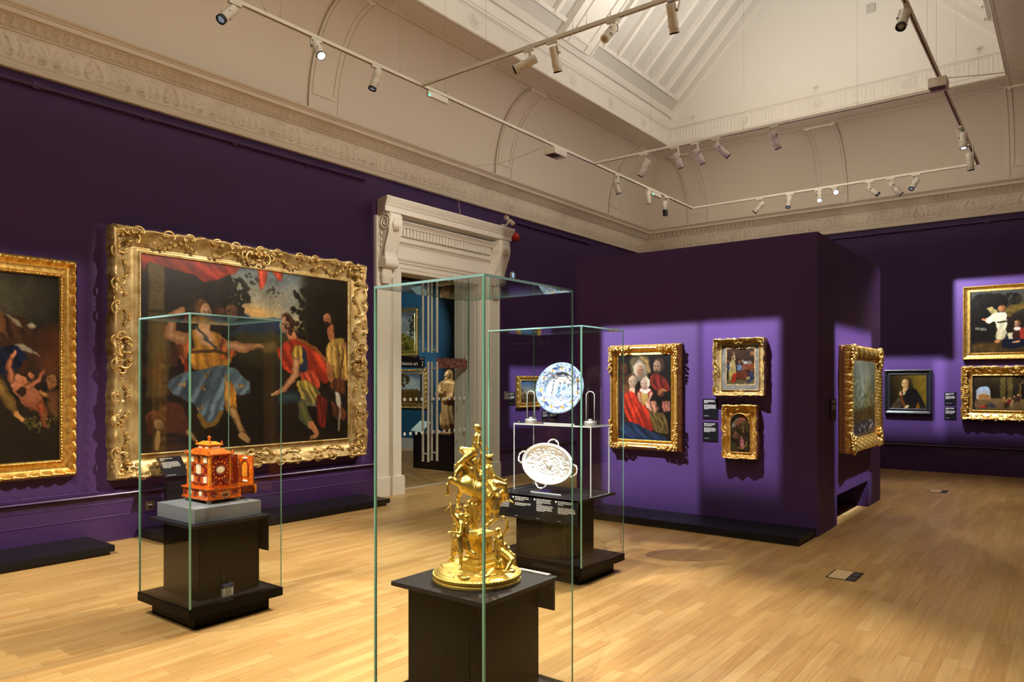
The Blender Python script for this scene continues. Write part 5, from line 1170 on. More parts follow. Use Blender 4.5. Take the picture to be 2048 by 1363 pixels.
# open door and drawer
mb = MB(); mb.box(cx1 - .0, cx1 + .012, cy1, cy1 + .05, .862, 1.06, .002); mb.build('hinge_stile', AMB_D, tc)
dy = 2.765; dx0, dx1 = -4.512, -4.345
mb = MB(); mb.box(dx0, dx1, dy, dy + .012, .868, 1.056, .002); dr = mb.build('door', AMB, tc)
mb = MB(); mb.box(dx0 + .05, dx1 - .05, dy - .003, dy + .001, .915, .985, .001); ar = [((dx0 + dx1) / 2 + .033 * math.cos(a), .985 + .033 * math.sin(a)) for a in np.linspace(0, PI, 13)]
mb.add([(x, dy - .002, z) for x, z in ar], [tuple(range(13))]); sub(mb, 'door_panel', AMB_L, dr)
mb = MB(); mb.tube([(dx0 + .046, dy - .003, .915)] + [((dx0 + dx1) / 2 - .040 * math.cos(a), dy - .003, .985 + .040 * math.sin(a)) for a in np.linspace(0, PI, 11)] + [(dx1 - .046, dy - .003, .915)], .005, 6); sub(mb, 'door_arch', AMB_D, dr, smooth=True)
for z in (.886, 1.040): mb = MB(); mb.sphere(((dx0 + dx1) / 2, dy - .001, z), 1, (.034, .004, .008), n=8); sub(mb, 'ivory_plaque', IVORY, dr, smooth=True)
mb = MB(); mb.box(bx0 + .03, bx1 - .012, by1 - .0, by1 + .012, .785, .836); mb.box(bx1 - .02, bx1 - .012, by1, by1 + .105, .785, .836); mb.box(bx0 + .03, bx0 + .04, by1, by1 + .105, .785, .836); mb.box(bx0 + .03, bx1 - .012, by1, by1 + .105, .783, .790); mb.build('drawer', AMB_D, tc)
mb = MB(); mb.box(bx0 + .005, bx1 + .002, by1 + .105, by1 + .118, .780, .842, .002); mb.build('drawer_front', AMB_L, tc)
# clear prop under the open door
mb = MB(); mb.use(ACRYL); mb.box(-4.485, -4.455, 2.775, 2.805, .7455, .760); mb.box(-4.475, -4.465, 2.785, 2.795, .760, .865); tag(mb.build('acrylic_prop'), 'clear acrylic prop standing under the open door of the amber cabinet', 'support')
# data logger on the deck of case A
tl = empty('data_logger', (-4.40, 2.60, .15), 'small grey climate logger with an aerial on the deck of the amber cabinet case', 'data logger')
GRL = mat('pale_grey_plastic', (.50, .50, .46), .4)
mb = MB(); mb.box(-4.405, -4.378, 2.575, 2.650, .1505, .215, .006); mb.build('case', GRL, tl)
mb = MB(); mb.box(-4.407, -4.376, 2.572, 2.653, .205, .232, .006); mb.build('cap', mat('navy_plastic', (.02, .03, .09), .4), tl)
mb = MB(); mb.box(-4.379, -4.3765, 2.592, 2.633, .168, .203); mb.build('screen', mat('lcd_screen', (.16, .22, .18), .2), tl)
mb = MB(); mb.cyl((-4.392, 2.588, .232), (-4.392, 2.588, .30), .003, n=8); mb.cyl((-4.392, 2.625, .232), (-4.392, 2.625, .25), .006, n=8); mb.build('aerial', DARKR, tl)

# ---- case B: metal label strip on the table top
mb = MB(); mb.box(-2.115, -1.935, 2.765, 2.788, .6502, .657, .001); tag(mb.build('label_bar', STEEL), 'thin grey metal strip lying on the table top behind the golden figure group', 'strip')

# ---- golden figure group (natural size, about 70 cm)
SG = Vector((-2.163, 2.524, .6503)); FWv = Vector((-.6135, .7897, 0)); RTv = Vector((.7897, .6135, 0))
tg = empty('gilt_sculpture', SG, 'golden figure group with a rearing horse on a round base, in the nearest case', 'sculpture')
def q3(u, v, d=0.):
    """sketch sheet coordinates (mm-like units of 1/437 m, origin at 954,1154 on the table) -> model"""
    k = (3.32 + d) / 1452.; p = FWv * (3.32 + d) + RTv * ((u - 1024) * k); return np.array((p.x, p.y, 1.55 - (v - 764) * k))
PXM = 3.32 / 1452
def C_(a, b, r0, r1, da=0., db=None): return (q3(a[0], a[1], da), q3(b[0], b[1], da if db is None else db), r0 * PXM, r1 * PXM)
def limb(pts, rs, ds):
    return [(q3(*pts[i], ds[i]), q3(*pts[i + 1], ds[i + 1]), rs[i] * PXM, rs[i + 1] * PXM) for i in range(len(pts) - 1)]
def headp(u, v, r, d, fx=1):
    c = q3(u, v, d); r *= PXM; f = RTv * fx
    return [('e', c, (r * .88, r * .88, r * 1.08)), ('e', c + np.array(f) * r * .75 - np.array((0, 0, r * .15)), (r * .28, r * .28, r * .34)), ('e', c + np.array(f) * r * .45 - np.array((0, 0, r * .62)), (r * .5, r * .5, r * .42)), ('e', c - np.array(f) * r * .5 + np.array((0, 0, r * .3)), (r * .6, r * .6, r * .55))]
def hand(u, v, d, du, dv, r=1.6):
    out = [('e', q3(u, v, d), (r * 1.3 * PXM,) * 3)]
    L = math.hypot(du, dv) or 1; nx, ny = -dv / L, du / L
    for i in range(-2, 2):
        out.append((q3(u + nx * i * 1.0, v + ny * i * 1.0, d), q3(u + du + nx * i * 1.5, v + dv + ny * i * 1.5, d + .002 * i), r * .5 * PXM, r * .36 * PXM, .002))
    out.append((q3(u, v, d), q3(u + du * .45 - nx * 3, v + dv * .45 - ny * 3, d), r * .5 * PXM, r * .4 * PXM, .002))
    return out
def fold_fn(cx, amp, f, ax):
    a = np.array(ax, float)
    return lambda X, Y, Z: amp * np.sin((X * a[0] + Y * a[1] + Z * a[2]) * f + 1.5 * np.sin(Z * f * .35) + np.cos((X - Y) * f * .6))
HB = .0021
def gpart(parts, name, h=HB, k=.006, folds=None): return blob_mb(parts, h, k, folds).build(name, GOLD, tg, smooth=True)
# base and pedestal
mb = MB(); mb.lathe([(.196, 0), (.2015, .003), (.2015, .012), (.190, .017), (.188, .021), (.199, .026), (.2005, .034), (.194, .041), (.184, .043), (.180, .046), (.172, .050), (.15, .054), (.10, .058), (0, .060)], SG, 72); mb.build('round_base', GOLD, tg, smooth=True, angle=50)
mb = MB()
for i in range(72):
    a = i * 2 * PI / 72; p = SG + Vector((.198 * math.cos(a), .198 * math.sin(a), .031)); mb.sphere(p, .0062, (1, 1, 1.2), n=5)
mb.build('leaf_border', GOLD, tg, smooth=True)
parts = []
for i in range(40):
    a = random.uniform(0, 2 * PI); r = .165 * math.sqrt(random.random()); parts.append(('e', np.array((SG.x + r * math.cos(a), SG.y + r * math.sin(a), SG.z + .052)), (random.uniform(.01, .03), random.uniform(.01, .03), random.uniform(.005, .011))))
blob_mb(parts, .003, .008).build('rocky_ground', GOLD, tg, smooth=True)
def rect(mb, c, hx, hy, z): return [Vector((c.x + sx * hx, c.y + sy * hy, z)) for sx, sy in ((-1, -1), (1, -1), (1, 1), (-1, 1))]
pc = SG + Vector((.010, .005, 0)); mb = MB()
prof = [(.052, .072, .045), (.056, .078, .075), (.050, .070, .080), (.050, .070, .094), (.042, .060, .104), (.040, .057, .112), (.035, .052, .120), (.034, .050, .195), (.042, .058, .203), (.045, .062, .212), (.040, .056, .218)]
mb.ring_stack([rect(mb, pc, a, b, SG.z + z) for a, b, z in prof]); mb.build('pedestal', GOLD, tg)
# reliefs on the pedestal faces
mb = MB()
for s in (-1, 1):
    mb.tube([(pc.x + .036, pc.y + s * .012, SG.z + .18), (pc.x + .038, pc.y + s * .028, SG.z + .165), (pc.x + .037, pc.y + s * .014, SG.z + .145), (pc.x + .037, pc.y + s * .022, SG.z + .128)], .004, 6)
mb.sphere((pc.x + .036, pc.y, SG.z + .155), .010, (.5, 1, 1.2), n=7)
mb.tube([(pc.x - .02, pc.y - .0515, SG.z + .13), (pc.x, pc.y - .0525, SG.z + .16), (pc.x + .02, pc.y - .0515, SG.z + .18)], .003, 6); mb.build('pedestal_relief', GOLD, tg, smooth=True)
# rearing horse, one continuous body
H = []
H += [('e', q3(938, 968, 0), (.040, .040, .045)), ('e', q3(956, 977, 0), (.050, .044, .046)), ('e', q3(975, 988, 0), (.046, .042, .046)), ('e', q3(989, 998, 0), (.036, .038, .040))]
H += [C_((930, 966), (984, 995), 15, 17)]
H += limb([(930, 955), (926, 943), (921, 936)], [11, 8.5, 6.5], [0, 0, -.01])            # rising chest and neck
H += limb([(921, 937), (914, 944), (911, 951)], [6, 4.6, 3.4], [-.01, -.02, -.03])         # head, turned down
H += limb([(920, 932), (919, 927)], [2.2, .8], [-.005, -.005])
H += limb([(924, 967), (912, 962), (900, 957.5), (895, 970), (894.5, 978), (895.5, 987)], [9, 6, 4.2, 2.8, 2.9, 4.4], [-.02, -.03, -.04, -.045, -.045, -.045])
H += limb([(925, 976), (919, 986), (916.5, 995), (917, 1008)], [8, 4.4, 3, 3.6], [.02, .025, .03, .03])
H += limb([(990, 1000), (990.5, 1016), (994, 1034), (982, 1043), (974, 1051)], [13, 8, 4, 3.4, 4.2], [-.02, -.03, -.035, -.03, -.03])
H += limb([(982, 1002), (976, 1020), (977, 1034), (972, 1042), (966, 1052)], [12, 7, 3.6, 3.2, 4], [.025, .03, .03, .03, .03])
H += limb([(998, 990), (1004, 984), (1009, 988), (1008, 998), (1002, 1003)], [5, 4.5, 4.5, 3.6, 1.2], [.03, .05, .06, .06, .06])
gpart(H, 'horse', .0024, .010)
mb = MB()
for i in range(9):
    t = i / 8; u = 921 + 10 * t; v = 930 + 20 * t; p = Vector(q3(u + 3, v, -.006)); mb.tube([p, p + RTv * .010 + Vector((0, 0, .004 - .004 * t)), p + RTv * .017 - Vector((0, 0, .008))], [.0034, .0042, .0012], 6)
mb.build('mane', GOLD, tg, smooth=True)
mb = MB()
for u0, sk in ((946, 6), (951, 7)):
    mb.tube([Vector(q3(u0 + sk * math.cos(a) * .4, 976 - 24 * math.cos(a), -.052 * math.sin(a))) for a in np.linspace(.25, 2.9, 14)], .0022, 6)
mb.build('girth_strap', GOLD, tg, smooth=True)
for (u, v, d, r) in ((922.8, 1028.5, -.085, 5.2), (917.4, 1014.5, -.04, 5), (932.3, 1011, -.026, 5), (934, 1031.5, -.056, 4.8), (995.5, 1058, -.036, 5)):
    mb = MB(); c = Vector(q3(u, v, d)); rr = r * PXM
    for i in range(11): a = i * 2 * PI / 11; mb.sphere(c + Vector((rr * .9 * math.cos(a), rr * .9 * math.sin(a), rr * .25 * math.sin(3 * a))), rr * .36, n=5)
    mb.sphere(c, rr * .85, n=7); mb.build('curled_hair', GOLD, tg, smooth=True)
# cloth over the horse's back and billowing drapery under the upper woman
gpart([('e', q3(942, 921, 0), (.036, .03, .024)), ('e', q3(946, 938, .0), (.034, .030, .035)), ('e', q3(958, 950, 0), (.036, .032, .026)), ('e', q3(933, 926, -.01), (.018, .02, .02))], 'drapery', .0024, .012, fold_fn(0, .0022, 260, (.7, .5, .45)))
gpart([C_((947, 1012), (946, 1050), 10, 7), C_((940, 1005), (944, 1040), 8, 6), C_((956, 1008), (952, 1052), 7, 6)], 'hanging_cloth', .0024, .008, fold_fn(0, .0022, 330, (.79, .61, .12)))
# upper seated woman
W = headp(955.7, 855.5, 6.6, 0, 1) + [('e', q3(952, 852, 0), (.011, .011, .011))] + limb([(955, 861), (954.5, 868)], [3.0, 3.4], [0, 0])
W += [('e', q3(954, 874, 0), (.020, .018, .022)), ('e', q3(951, 888, 0), (.0165, .016, .026)), ('e', q3(946.5, 903, 0), (.024, .024, .022))]
W += limb([(958, 872), (957, 888), (965, 902)], [4.2, 3.2, 2.2], [-.018, -.03, -.035]) + hand(966, 904, -.035, 3, 5)
W += limb([(956, 873), (963, 883), (972, 893)], [4, 3, 2.1], [.018, .035, .04]) + hand(973, 894, .04, 1.5, 6)
W += limb([(944, 903), (923.5, 898.5), (937, 911)], [8, 5.6, 5], [.01, -.015, -.03]) + limb([(942, 906), (932, 914), (917, 926), (911, 931)], [8, 6.2, 3.6, 2.4], [-.02, -.04, -.05, -.05]) + limb([(911, 931), (908.5, 934)], [2.4, 1.3], [-.05, -.052])
gpart(W, 'upper_woman')
# rider turned to the right, with wreathed head and outstretched arm
R_ = headp(977.5, 917, 7.2, -.01, 1) + limb([(978, 924), (978.5, 930)], [3.4, 4], [-.01, -.01]) + [('e', q3(977, 938, -.01), (.024, .022, .024)), ('e', q3(977, 952, -.01), (.021, .020, .026)), ('e', q3(980, 966, -.01), (.026, .026, .024))]
R_ += limb([(982, 934), (989, 953), (1008, 962)], [4.6, 3.6, 2.3], [-.03, -.045, -.03]) + hand(1010, 962, -.03, 6, -3)
R_ += limb([(971, 933), (959, 925), (963, 908)], [4.6, 3.5, 2.4], [.005, .0, -.005]) + hand(963.5, 906, -.005, -1, -5)
R_ += limb([(982, 968), (989.5, 981), (979, 993), (971, 1003)], [8.5, 6, 4.6, 2.8], [-.03, -.05, -.05, -.05]) + limb([(971, 1003), (966, 1006)], [2.6, 1.5], [-.05, -.055])
R_ += limb([(988, 966), (1008.5, 970), (1013, 985), (1016, 997)], [8.5, 5.6, 4.4, 2.8], [.02, .03, .03, .03]) + limb([(1016, 998), (1026, 1004)], [2.6, 1.4], [.03, .02])
gpart(R_, 'rider')
mb = MB(); c = Vector(q3(977.5, 911, -.01))
for i in range(12): a = i * PI / 6; mb.sphere(c + Vector((.017 * math.cos(a), .017 * math.sin(a), .004 * math.sin(2 * a))), .0055, n=5)
mb.sphere(c + Vector((0, 0, .001)), .012, (1, 1, .6), n=8); mb.build('wreath', GOLD, tg, smooth=True)
gpart([('e', q3(972, 955, .0), (.024, .024, .040)), ('e', q3(990, 967, -.01), (.022, .02, .016)), C_((968, 945), (964, 975), 7, 5)], 'rider_cloak', .0024, .010, fold_fn(0, .002, 300, (.7, .5, .5)))
# standing figure front left, with raised horn
F1 = headp(922.5, 1031, 6.3, -.09, -1) + limb([(922.5, 1037), (922.8, 1042)], [2.8, 3.4], [-.09, -.09]) + [('e', q3(922, 1047, -.09), (.019, .018, .020)), ('e', q3(920.5, 1060, -.09), (.0155, .015, .024)), ('e', q3(918.5, 1073, -.09), (.019, .018, .018))]
F1 += limb([(916, 1042), (905.5, 1028), (902, 1011)], [4, 3.1, 2], [-.095, -.11, -.115]) + hand(901.8, 1009, -.115, -.5, -5) + limb([(923, 1047), (921, 1066), (904, 1064)], [4, 3.2, 2.1], [-.105, -.125, -.135]) + hand(902, 1063.6, -.135, -6, -1)
F1 += limb([(919, 1075), (921, 1103), (922, 1128), (919.5, 1138)], [7.5, 4.8, 3.0, 2.0], [-.095, -.11, -.10, -.12]) + limb([(914, 1077), (909, 1100), (905, 1114), (897, 1119)], [7.2, 4.6, 3, 1.8], [-.085, -.08, -.07, -.09])
gpart(F1, 'left_figure')
gpart([C_((918, 1062), (915, 1098), 7, 8, -.075), C_((926, 1060), (927, 1095), 5, 6, -.07), ('e', q3(919, 1070, -.085), (.019, .017, .018))], 'left_figure_drapery', .0022, .008, fold_fn(0, .0018, 380, (.79, .61, .1)))
mb = MB(); mb.tube([Vector(q3(902, 1009, -.115)), Vector(q3(897, 1014, -.118)), Vector(q3(890, 1021, -.12))], [.0016, .0022, .0034], 7); mb.build('horn', GOLD, tg, smooth=True)
F2 = headp(917.4, 1017.5, 5.8, -.045, 1) + limb([(917, 1023), (916, 1030)], [3, 4], [-.045, -.045]) + [('e', q3(914, 1037, -.045), (.019, .018, .022)), ('e', q3(912, 1054, -.05), (.017, .017, .030)), ('e', q3(911, 1076, -.05), (.021, .020, .036))] + limb([(912, 1030), (914.5, 1013), (914, 1000)], [4, 3, 2], [-.04, -.035, -.03]) + limb([(911, 1085), (907, 1104), (904, 1120)], [7, 5, 3.4], [-.05, -.05, -.05])
gpart(F2, 'rear_left_figure', folds=fold_fn(0, .0010, 420, (.79, .61, .1)))
F3 = headp(932.5, 1013.8, 5.8, -.03, 1) + limb([(933, 1019), (934, 1026)], [3, 4], [-.03, -.03]) + [('e', q3(935, 1032, -.03), (.018, .018, .018)), ('e', q3(938, 1044, -.03), (.019, .018, .018))] + limb([(930, 1028), (922, 1036), (915, 1043)], [3.6, 3, 2.2], [-.04, -.05, -.06]) + limb([(938, 1046), (932.5, 1048.5), (934, 1066), (933.6, 1076), (930, 1082)], [7, 5.4, 4, 2.8, 1.7], [-.04, -.075, -.08, -.08, -.085])
gpart(F3, 'seated_figure'); gpart(headp(934, 1034, 5.6, -.06, 1) + [('e', q3(936, 1045, -.05), (.016, .015, .020))] + limb([(932, 1043), (927, 1052), (933, 1060)], [3.4, 2.8, 2.2], [-.06, -.07, -.075]), 'crouching_figure')
gpart(limb([(934, 1083), (938, 1098), (948, 1106), (952, 1110)], [5.5, 4.6, 3.4, 2], [-.07, -.075, -.085, -.09]), 'trailing_leg_drapery')
# kneeling figure at the right
F4 = headp(995, 1061, 6.2, -.04, -1) + limb([(996, 1066.5), (997.5, 1071)], [3, 3.6], [-.04, -.04]) + [('e', q3(999, 1076, -.04), (.020, .018, .020)), ('e', q3(1002, 1088, -.04), (.017, .017, .024)), ('e', q3(1006, 1100, -.04), (.021, .020, .020))]
F4 += limb([(1004, 1071), (1014.5, 1055.5), (1014.5, 1042), (1009, 1035)], [4.2, 3.2, 2.5, 1.9], [-.04, -.05, -.055, -.055]) + hand(1008, 1033.5, -.055, -4, -3) + limb([(993, 1073), (990, 1085), (993, 1096)], [3.8, 3, 2.2], [-.03, -.03, -.03])
F4 += limb([(1007, 1102), (1025, 1119), (1015, 1136), (1012, 1141)], [8.2, 5.2, 3.2, 2], [-.05, -.08, -.10, -.11]) + limb([(1010, 1102), (1027, 1112), (1030, 1128)], [7, 5, 3.4], [-.01, -.01, -.02])
gpart(F4, 'right_figure')
gpart([C_((991, 1078), (996, 1128), 4, 8, -.035), C_((998, 1096), (1004, 1128), 6, 10, -.03), C_((1010, 1100), (1020, 1120), 6, 6, -.04), C_((1002, 1082), (1016, 1096), 3.5, 4, -.055)], 'right_figure_drapery', .0022, .008, fold_fn(0, .0018, 360, (.75, .55, .3)))
gpart([('e', q3(1003, 1124, -.03), (.030, .028, .030)), ('e', q3(1017, 1110, .02), (.018, .02, .028))], 'tree_stump', .0028, .01, fold_fn(0, .002, 240, (.7, .6, .2)))
# ------------------------------------------------------------------ case C: riser, dishes and stands
TT = .6502
t = empty('acrylic_riser', (-3.36, 4.95, TT), 'clear acrylic bridge shelf standing on the table top of the wide case', 'shelf')
rx0, rx1, ry0, ry1, rz = -3.750, -2.985, 4.85, 5.13, 1.195
mb = MB().use(ACRYL); v = [(x, y, z) for z in (rz, rz + .012) for y in (ry0, ry1) for x in (rx0, rx1)]; mb.add(v, [(0, 2, 3, 1), (4, 5, 7, 6)]); mb.use(ACR_E); mb.add(v, [(0, 1, 5, 4), (2, 6, 7, 3), (0, 4, 6, 2), (1, 3, 7, 5)]); mb.build('shelf', None, t)
for x in (rx0, rx1 - .010):
    mb = MB().use(ACRYL); v = [(a, b, c) for c in (TT, rz) for b in (ry0, ry1) for a in (x, x + .010)]; mb.add(v, [(0, 4, 6, 2), (1, 3, 7, 5)]); mb.use(ACR_E); mb.add(v, [(0, 1, 5, 4), (2, 6, 7, 3), (0, 2, 3, 1), (4, 5, 7, 6)]); mb.build('end_panel', None, t)
def dishM(c, yaw, tilt, roll=0.):
    n = Vector((math.sin(yaw) * math.cos(tilt), -math.cos(yaw) * math.cos(tilt), math.sin(tilt))); x = Vector((math.cos(yaw), math.sin(yaw), 0)); y = n.cross(x)
    return Matrix(((x.x, y.x, n.x, c[0]), (x.y, y.y, n.y, c[1]), (x.z, y.z, n.z, c[2]), (0, 0, 0, 1))) @ Matrix.Rotation(roll, 4, 'Z')
# painted earthenware dish
CERM = bpy.data.materials.new('tin_glazed_earthenware'); CERM.use_nodes = True
_a = CERM.node_tree.nodes.new('ShaderNodeAttribute'); _a.attribute_name = 'Col'; _b = CERM.node_tree.nodes['Principled BSDF']; CERM.node_tree.links.new(_a.outputs['Color'], _b.inputs['Base Color']); _b.inputs['Roughness'].default_value = .12; _b.inputs['Coat Weight'].default_value = .4
def ceramic():
    R = .214; MD = dishM((-3.345, 4.965, 1.496), math.radians(9), math.radians(13))
    p = Pic(1, 1, 240, 31, .004); p.fill((.80, .85, .90), .03); rr = np.hypot(p.X0 - .5, p.Y0 - .5) * 2; th = np.arctan2(p.Y0 - .5, p.X0 - .5)
    rim = (rr > .62); blue = (.26, .42, .66)
    p.mix(.75 * rim * np.clip(p.noise(34, 2) - .15, 0, 1), blue); p.mix(.55 * rim * np.clip(p.noise(60) - .5, 0, 1), (.08, .14, .36)); p.mix(.5 * (rr > .93), (.50, .66, .84)); p.mix(.5 * np.exp(-((rr - .64) / .02) ** 2), (.42, .55, .74)); p.mix(.5 * np.exp(-((rr - .90) / .012) ** 2), (.45, .58, .78))
    for i in range(11):
        a = i * 2 * PI / 11 + .2; p.leaves(.5 + .39 * math.cos(a), .5 + .39 * math.sin(a), .030, .030, (.78, .56, .16), 12, .012)
        a += PI / 11
        for q in range(5): b = a + (q - 2) * .07; p.stroke([(.5 + .36 * math.cos(b), .5 + .36 * math.sin(b)), (.5 + .42 * math.cos(b + .04), .5 + .42 * math.sin(b + .04))], .004, (.14, .24, .52))
    inn = rr < .60; p.mix(.8 * inn, (.84, .86, .88)); p.mix(.6 * inn * np.clip(p.noise(16, 3) - .2, 0, 1), (.42, .56, .78)); p.mix(.35 * inn * np.clip(p.noise(30) - .4, 0, 1), (.12, .20, .44))
    p.poly([(.30, .34), (.36, .32), (.37, .58), (.30, .60)], (.86, .85, .84), .01, rnd=False); p.stroke([(.33, .36), (.31, .60)], .008, (.10, .16, .34)); p.poly([(.36, .24), (.64, .24), (.72, .40), (.30, .40)], (.86, .84, .82), .02); p.stroke([(.32, .36), (.42, .25), (.58, .25), (.70, .36)], .010, (.20, .26, .44)); p.stroke([(.40, .22), (.52, .20), (.62, .23)], .018, (.12, .16, .3))
    for x, y in ((.46, .46), (.56, .44), (.64, .50), (.44, .56)): p.head(x, y - .06, .02, (.8, .78, .76), (.2, .28, .5), -1); p.poly([(x - .03, y - .03), (x + .03, y - .03), (x + .05, y + .10), (x - .05, y + .10)], (.55, .67, .84), .01, folds=.3, ff=90)
    p.stroke([(.30, .62), (.72, .60)], .006, (.62, .6, .66))
    chk = (np.sin(p.X0 * 130) * np.sin((p.Y0 + .1 * p.X0) * 170) > .2) & (p.Y0 > .64) & (p.Y0 < .74) & (rr < .55); p.mix(.8 * chk, (.16, .26, .5))
    C = p.done(.95, .02)
    n, m = 96, 44; TH, RR = np.meshgrid(np.linspace(0, 2 * PI, n, endpoint=False), np.linspace(.0, 1, m)); x = RR * np.cos(TH); y = RR * np.sin(TH)
    z = np.interp(RR, [0, .5, .58, .64, .70, .95, 1.], [0, 0, .004, .026, .030, .042, .040]); iu = np.clip(((x + 1) / 2 * (p.nx - 1)).round().astype(int), 0, p.nx - 1); iv = np.clip(((1 - y) / 2 * (p.ny - 1)).round().astype(int), 0, p.ny - 1); col = C[iv, iu]
    P = np.stack([x * R, y * R, z], -1); A = np.array(MD); P = P @ A[:3, :3].T + A[:3, 3]; B = np.stack([x * R, y * R, z - .010], -1) @ A[:3, :3].T + A[:3, 3]
    i = np.arange(n * m).reshape(m, n); j = np.roll(i, -1, 1); f = np.stack([i[:-1], j[:-1], j[1:], i[1:]], -1).reshape(-1, 4); F = f.tolist() + (f[:, ::-1] + n * m).tolist()
    e0, e1 = i[-1], j[-1]; F += np.stack([e0, e1, e1 + n * m, e0 + n * m], -1).tolist()
    me = bpy.data.meshes.new('painted_dish'); V = np.concatenate([P.reshape(-1, 3), B.reshape(-1, 3)]); me.from_pydata(V.tolist(), [], F); at = me.color_attributes.new('Col', 'FLOAT_COLOR', 'POINT'); cc = np.concatenate([col.reshape(-1, 3), np.full((n * m, 3), .7)]); at.data.foreach_set('color', np.concatenate([cc, np.ones((2 * n * m, 1))], 1).astype(np.float32).ravel()); me.materials.append(CERM); me.polygons.foreach_set('use_smooth', [True] * len(me.polygons))
    o = bpy.data.objects.new('painted_dish', me); COL.objects.link(o); tag(o, 'large round blue and white painted dish with ochre flowers on the clear shelf', 'dish')
ceramic()
def stand(x, y, z, label, h, prongs):
    t = empty('dish_stand', (x, y, z), label, 'stand'); mb = MB().use(ACRYL); mb.box(x - .13, x + .17, y - .08, y + .10, z, z + .010); mb.use(ACR_E); mb.box(x - .13, x + .17, y - .084, y - .08, z, z + .010); mb.build('base_plate', None, t)
    for px, py, ph in prongs:
        mb = MB(); mb.box(px - .004, px + .004, py - .012, py + .012, z + .010, z + ph); mb.build('upright', ACRYL, t)
stand(-3.345, 4.985, 1.2071, 'clear acrylic stand under the round painted dish on the shelf', .1, ((-3.42, 5.045, .30), (-3.27, 5.045, .30), (-3.42, 4.955, .075), (-3.27, 4.955, .075)))
stand(-3.40, 4.875, TT, 'clear acrylic stand under the silver dish on the table top', .1, ((-3.52, 4.945, .24), (-3.30, 4.945, .24), (-3.52, 4.87, .055), (-3.30, 4.87, .055)))
# silver two... four-handled dish
def silver():
    MD = dishM((-3.405, 4.875, .878), math.radians(9), math.radians(17), math.radians(-11)); A = np.array(MD); RX, RY = .232, .163
    root = empty('silver_dish', MD @ Vector((0, -RY, 0)), 'oval silver dish with chased decoration and four leafy handles below the shelf', 'dish')
    n, m = 160, 64; TH, RR = np.meshgrid(np.linspace(0, 2 * PI, n, endpoint=False), np.linspace(.0, 1, m)); x = RR * np.cos(TH); y = RR * np.sin(TH)
    z = np.interp(RR, [0, .16, .42, .48, .52, .84, .90, .93, 1.], [.016, .006, .004, .010, .002, .022, .034, .036, .033])
    pn = Pic(1, 1, 200, 5, 0); N = pn.noise(26, 2); iu = ((x + 1) / 2 * 199).astype(int); iv = ((y + 1) / 2 * 199).astype(int); nn = N[np.clip(iv, 0, 199), np.clip(iu, 0, 199)]
    z = z + nn * .0035 * (RR < .42) + .006 * np.sin(TH * 15 + 3 * RR + 1.6 * nn) * np.exp(-((RR - .68) / .13) ** 2) + .0016 * np.sin(TH * 90) * (RR > .9) * (RR < .98)
    P = np.stack([x * RX, y * RY, z], -1) @ A[:3, :3].T + A[:3, 3]; B = np.stack([x * RX, y * RY, np.minimum(z, .03) - .012], -1) @ A[:3, :3].T + A[:3, 3]
    i = np.arange(n * m).reshape(m, n); j = np.roll(i, -1, 1); f = np.stack([i[:-1], j[:-1], j[1:], i[1:]], -1).reshape(-1, 4); mb = MB(); mb.v = np.concatenate([P.reshape(-1, 3), B.reshape(-1, 3)]).tolist(); e0, e1 = i[-1], j[-1]
    mb.f = f.tolist() + (f[:, ::-1] + n * m).tolist() + np.stack([e0, e1, e1 + n * m, e0 + n * m], -1).tolist(); mb.mi = [0] * len(mb.f); mb.build('bowl', SILVER, root, smooth=True)
    mb = MB(); pts = [MD @ Vector((RX * math.cos(a), RY * math.sin(a), .034)) for a in np.linspace(0, 2 * PI, 81)[:-1]]; mb.tube(pts, .006, 8, closed=True); mb.build('rim_moulding', SILVER, root, smooth=True)
    for a in (0, PI / 2, PI, -PI / 2):
        c = Vector((RX * math.cos(a), RY * math.sin(a), .03)); o = Vector((math.cos(a), math.sin(a), 0)); s = Vector((-o.y, o.x, 0)); w = .048; L = .042; pts = []
        for i in range(17):
            b = PI * i / 16; pts.append(MD @ (c + s * (w * math.cos(b)) + o * (L * math.sin(b)) + Vector((0, 0, .004))))
        mb = MB(); mb.tube(pts, .0048, 7)
        for i, p in enumerate(pts):
            for q in range(2): d = Vector((random.uniform(-1, 1), random.uniform(-1, 1), random.uniform(-1, 1))).normalized() * .0065; mb.sphere(p + d, .0042, (1, 1, 1), n=4)
        mb.build('handle', SILVER, root, smooth=True)
    mb = MB(); mb.sphere((0, 0, 0), 1, n=10, M=MD @ Matrix.Translation((.01, -.005, .016)) @ Matrix.Diagonal((.028, .032, .010, 1))); mb.build('central_boss', SILVER, root, smooth=True)
silver()
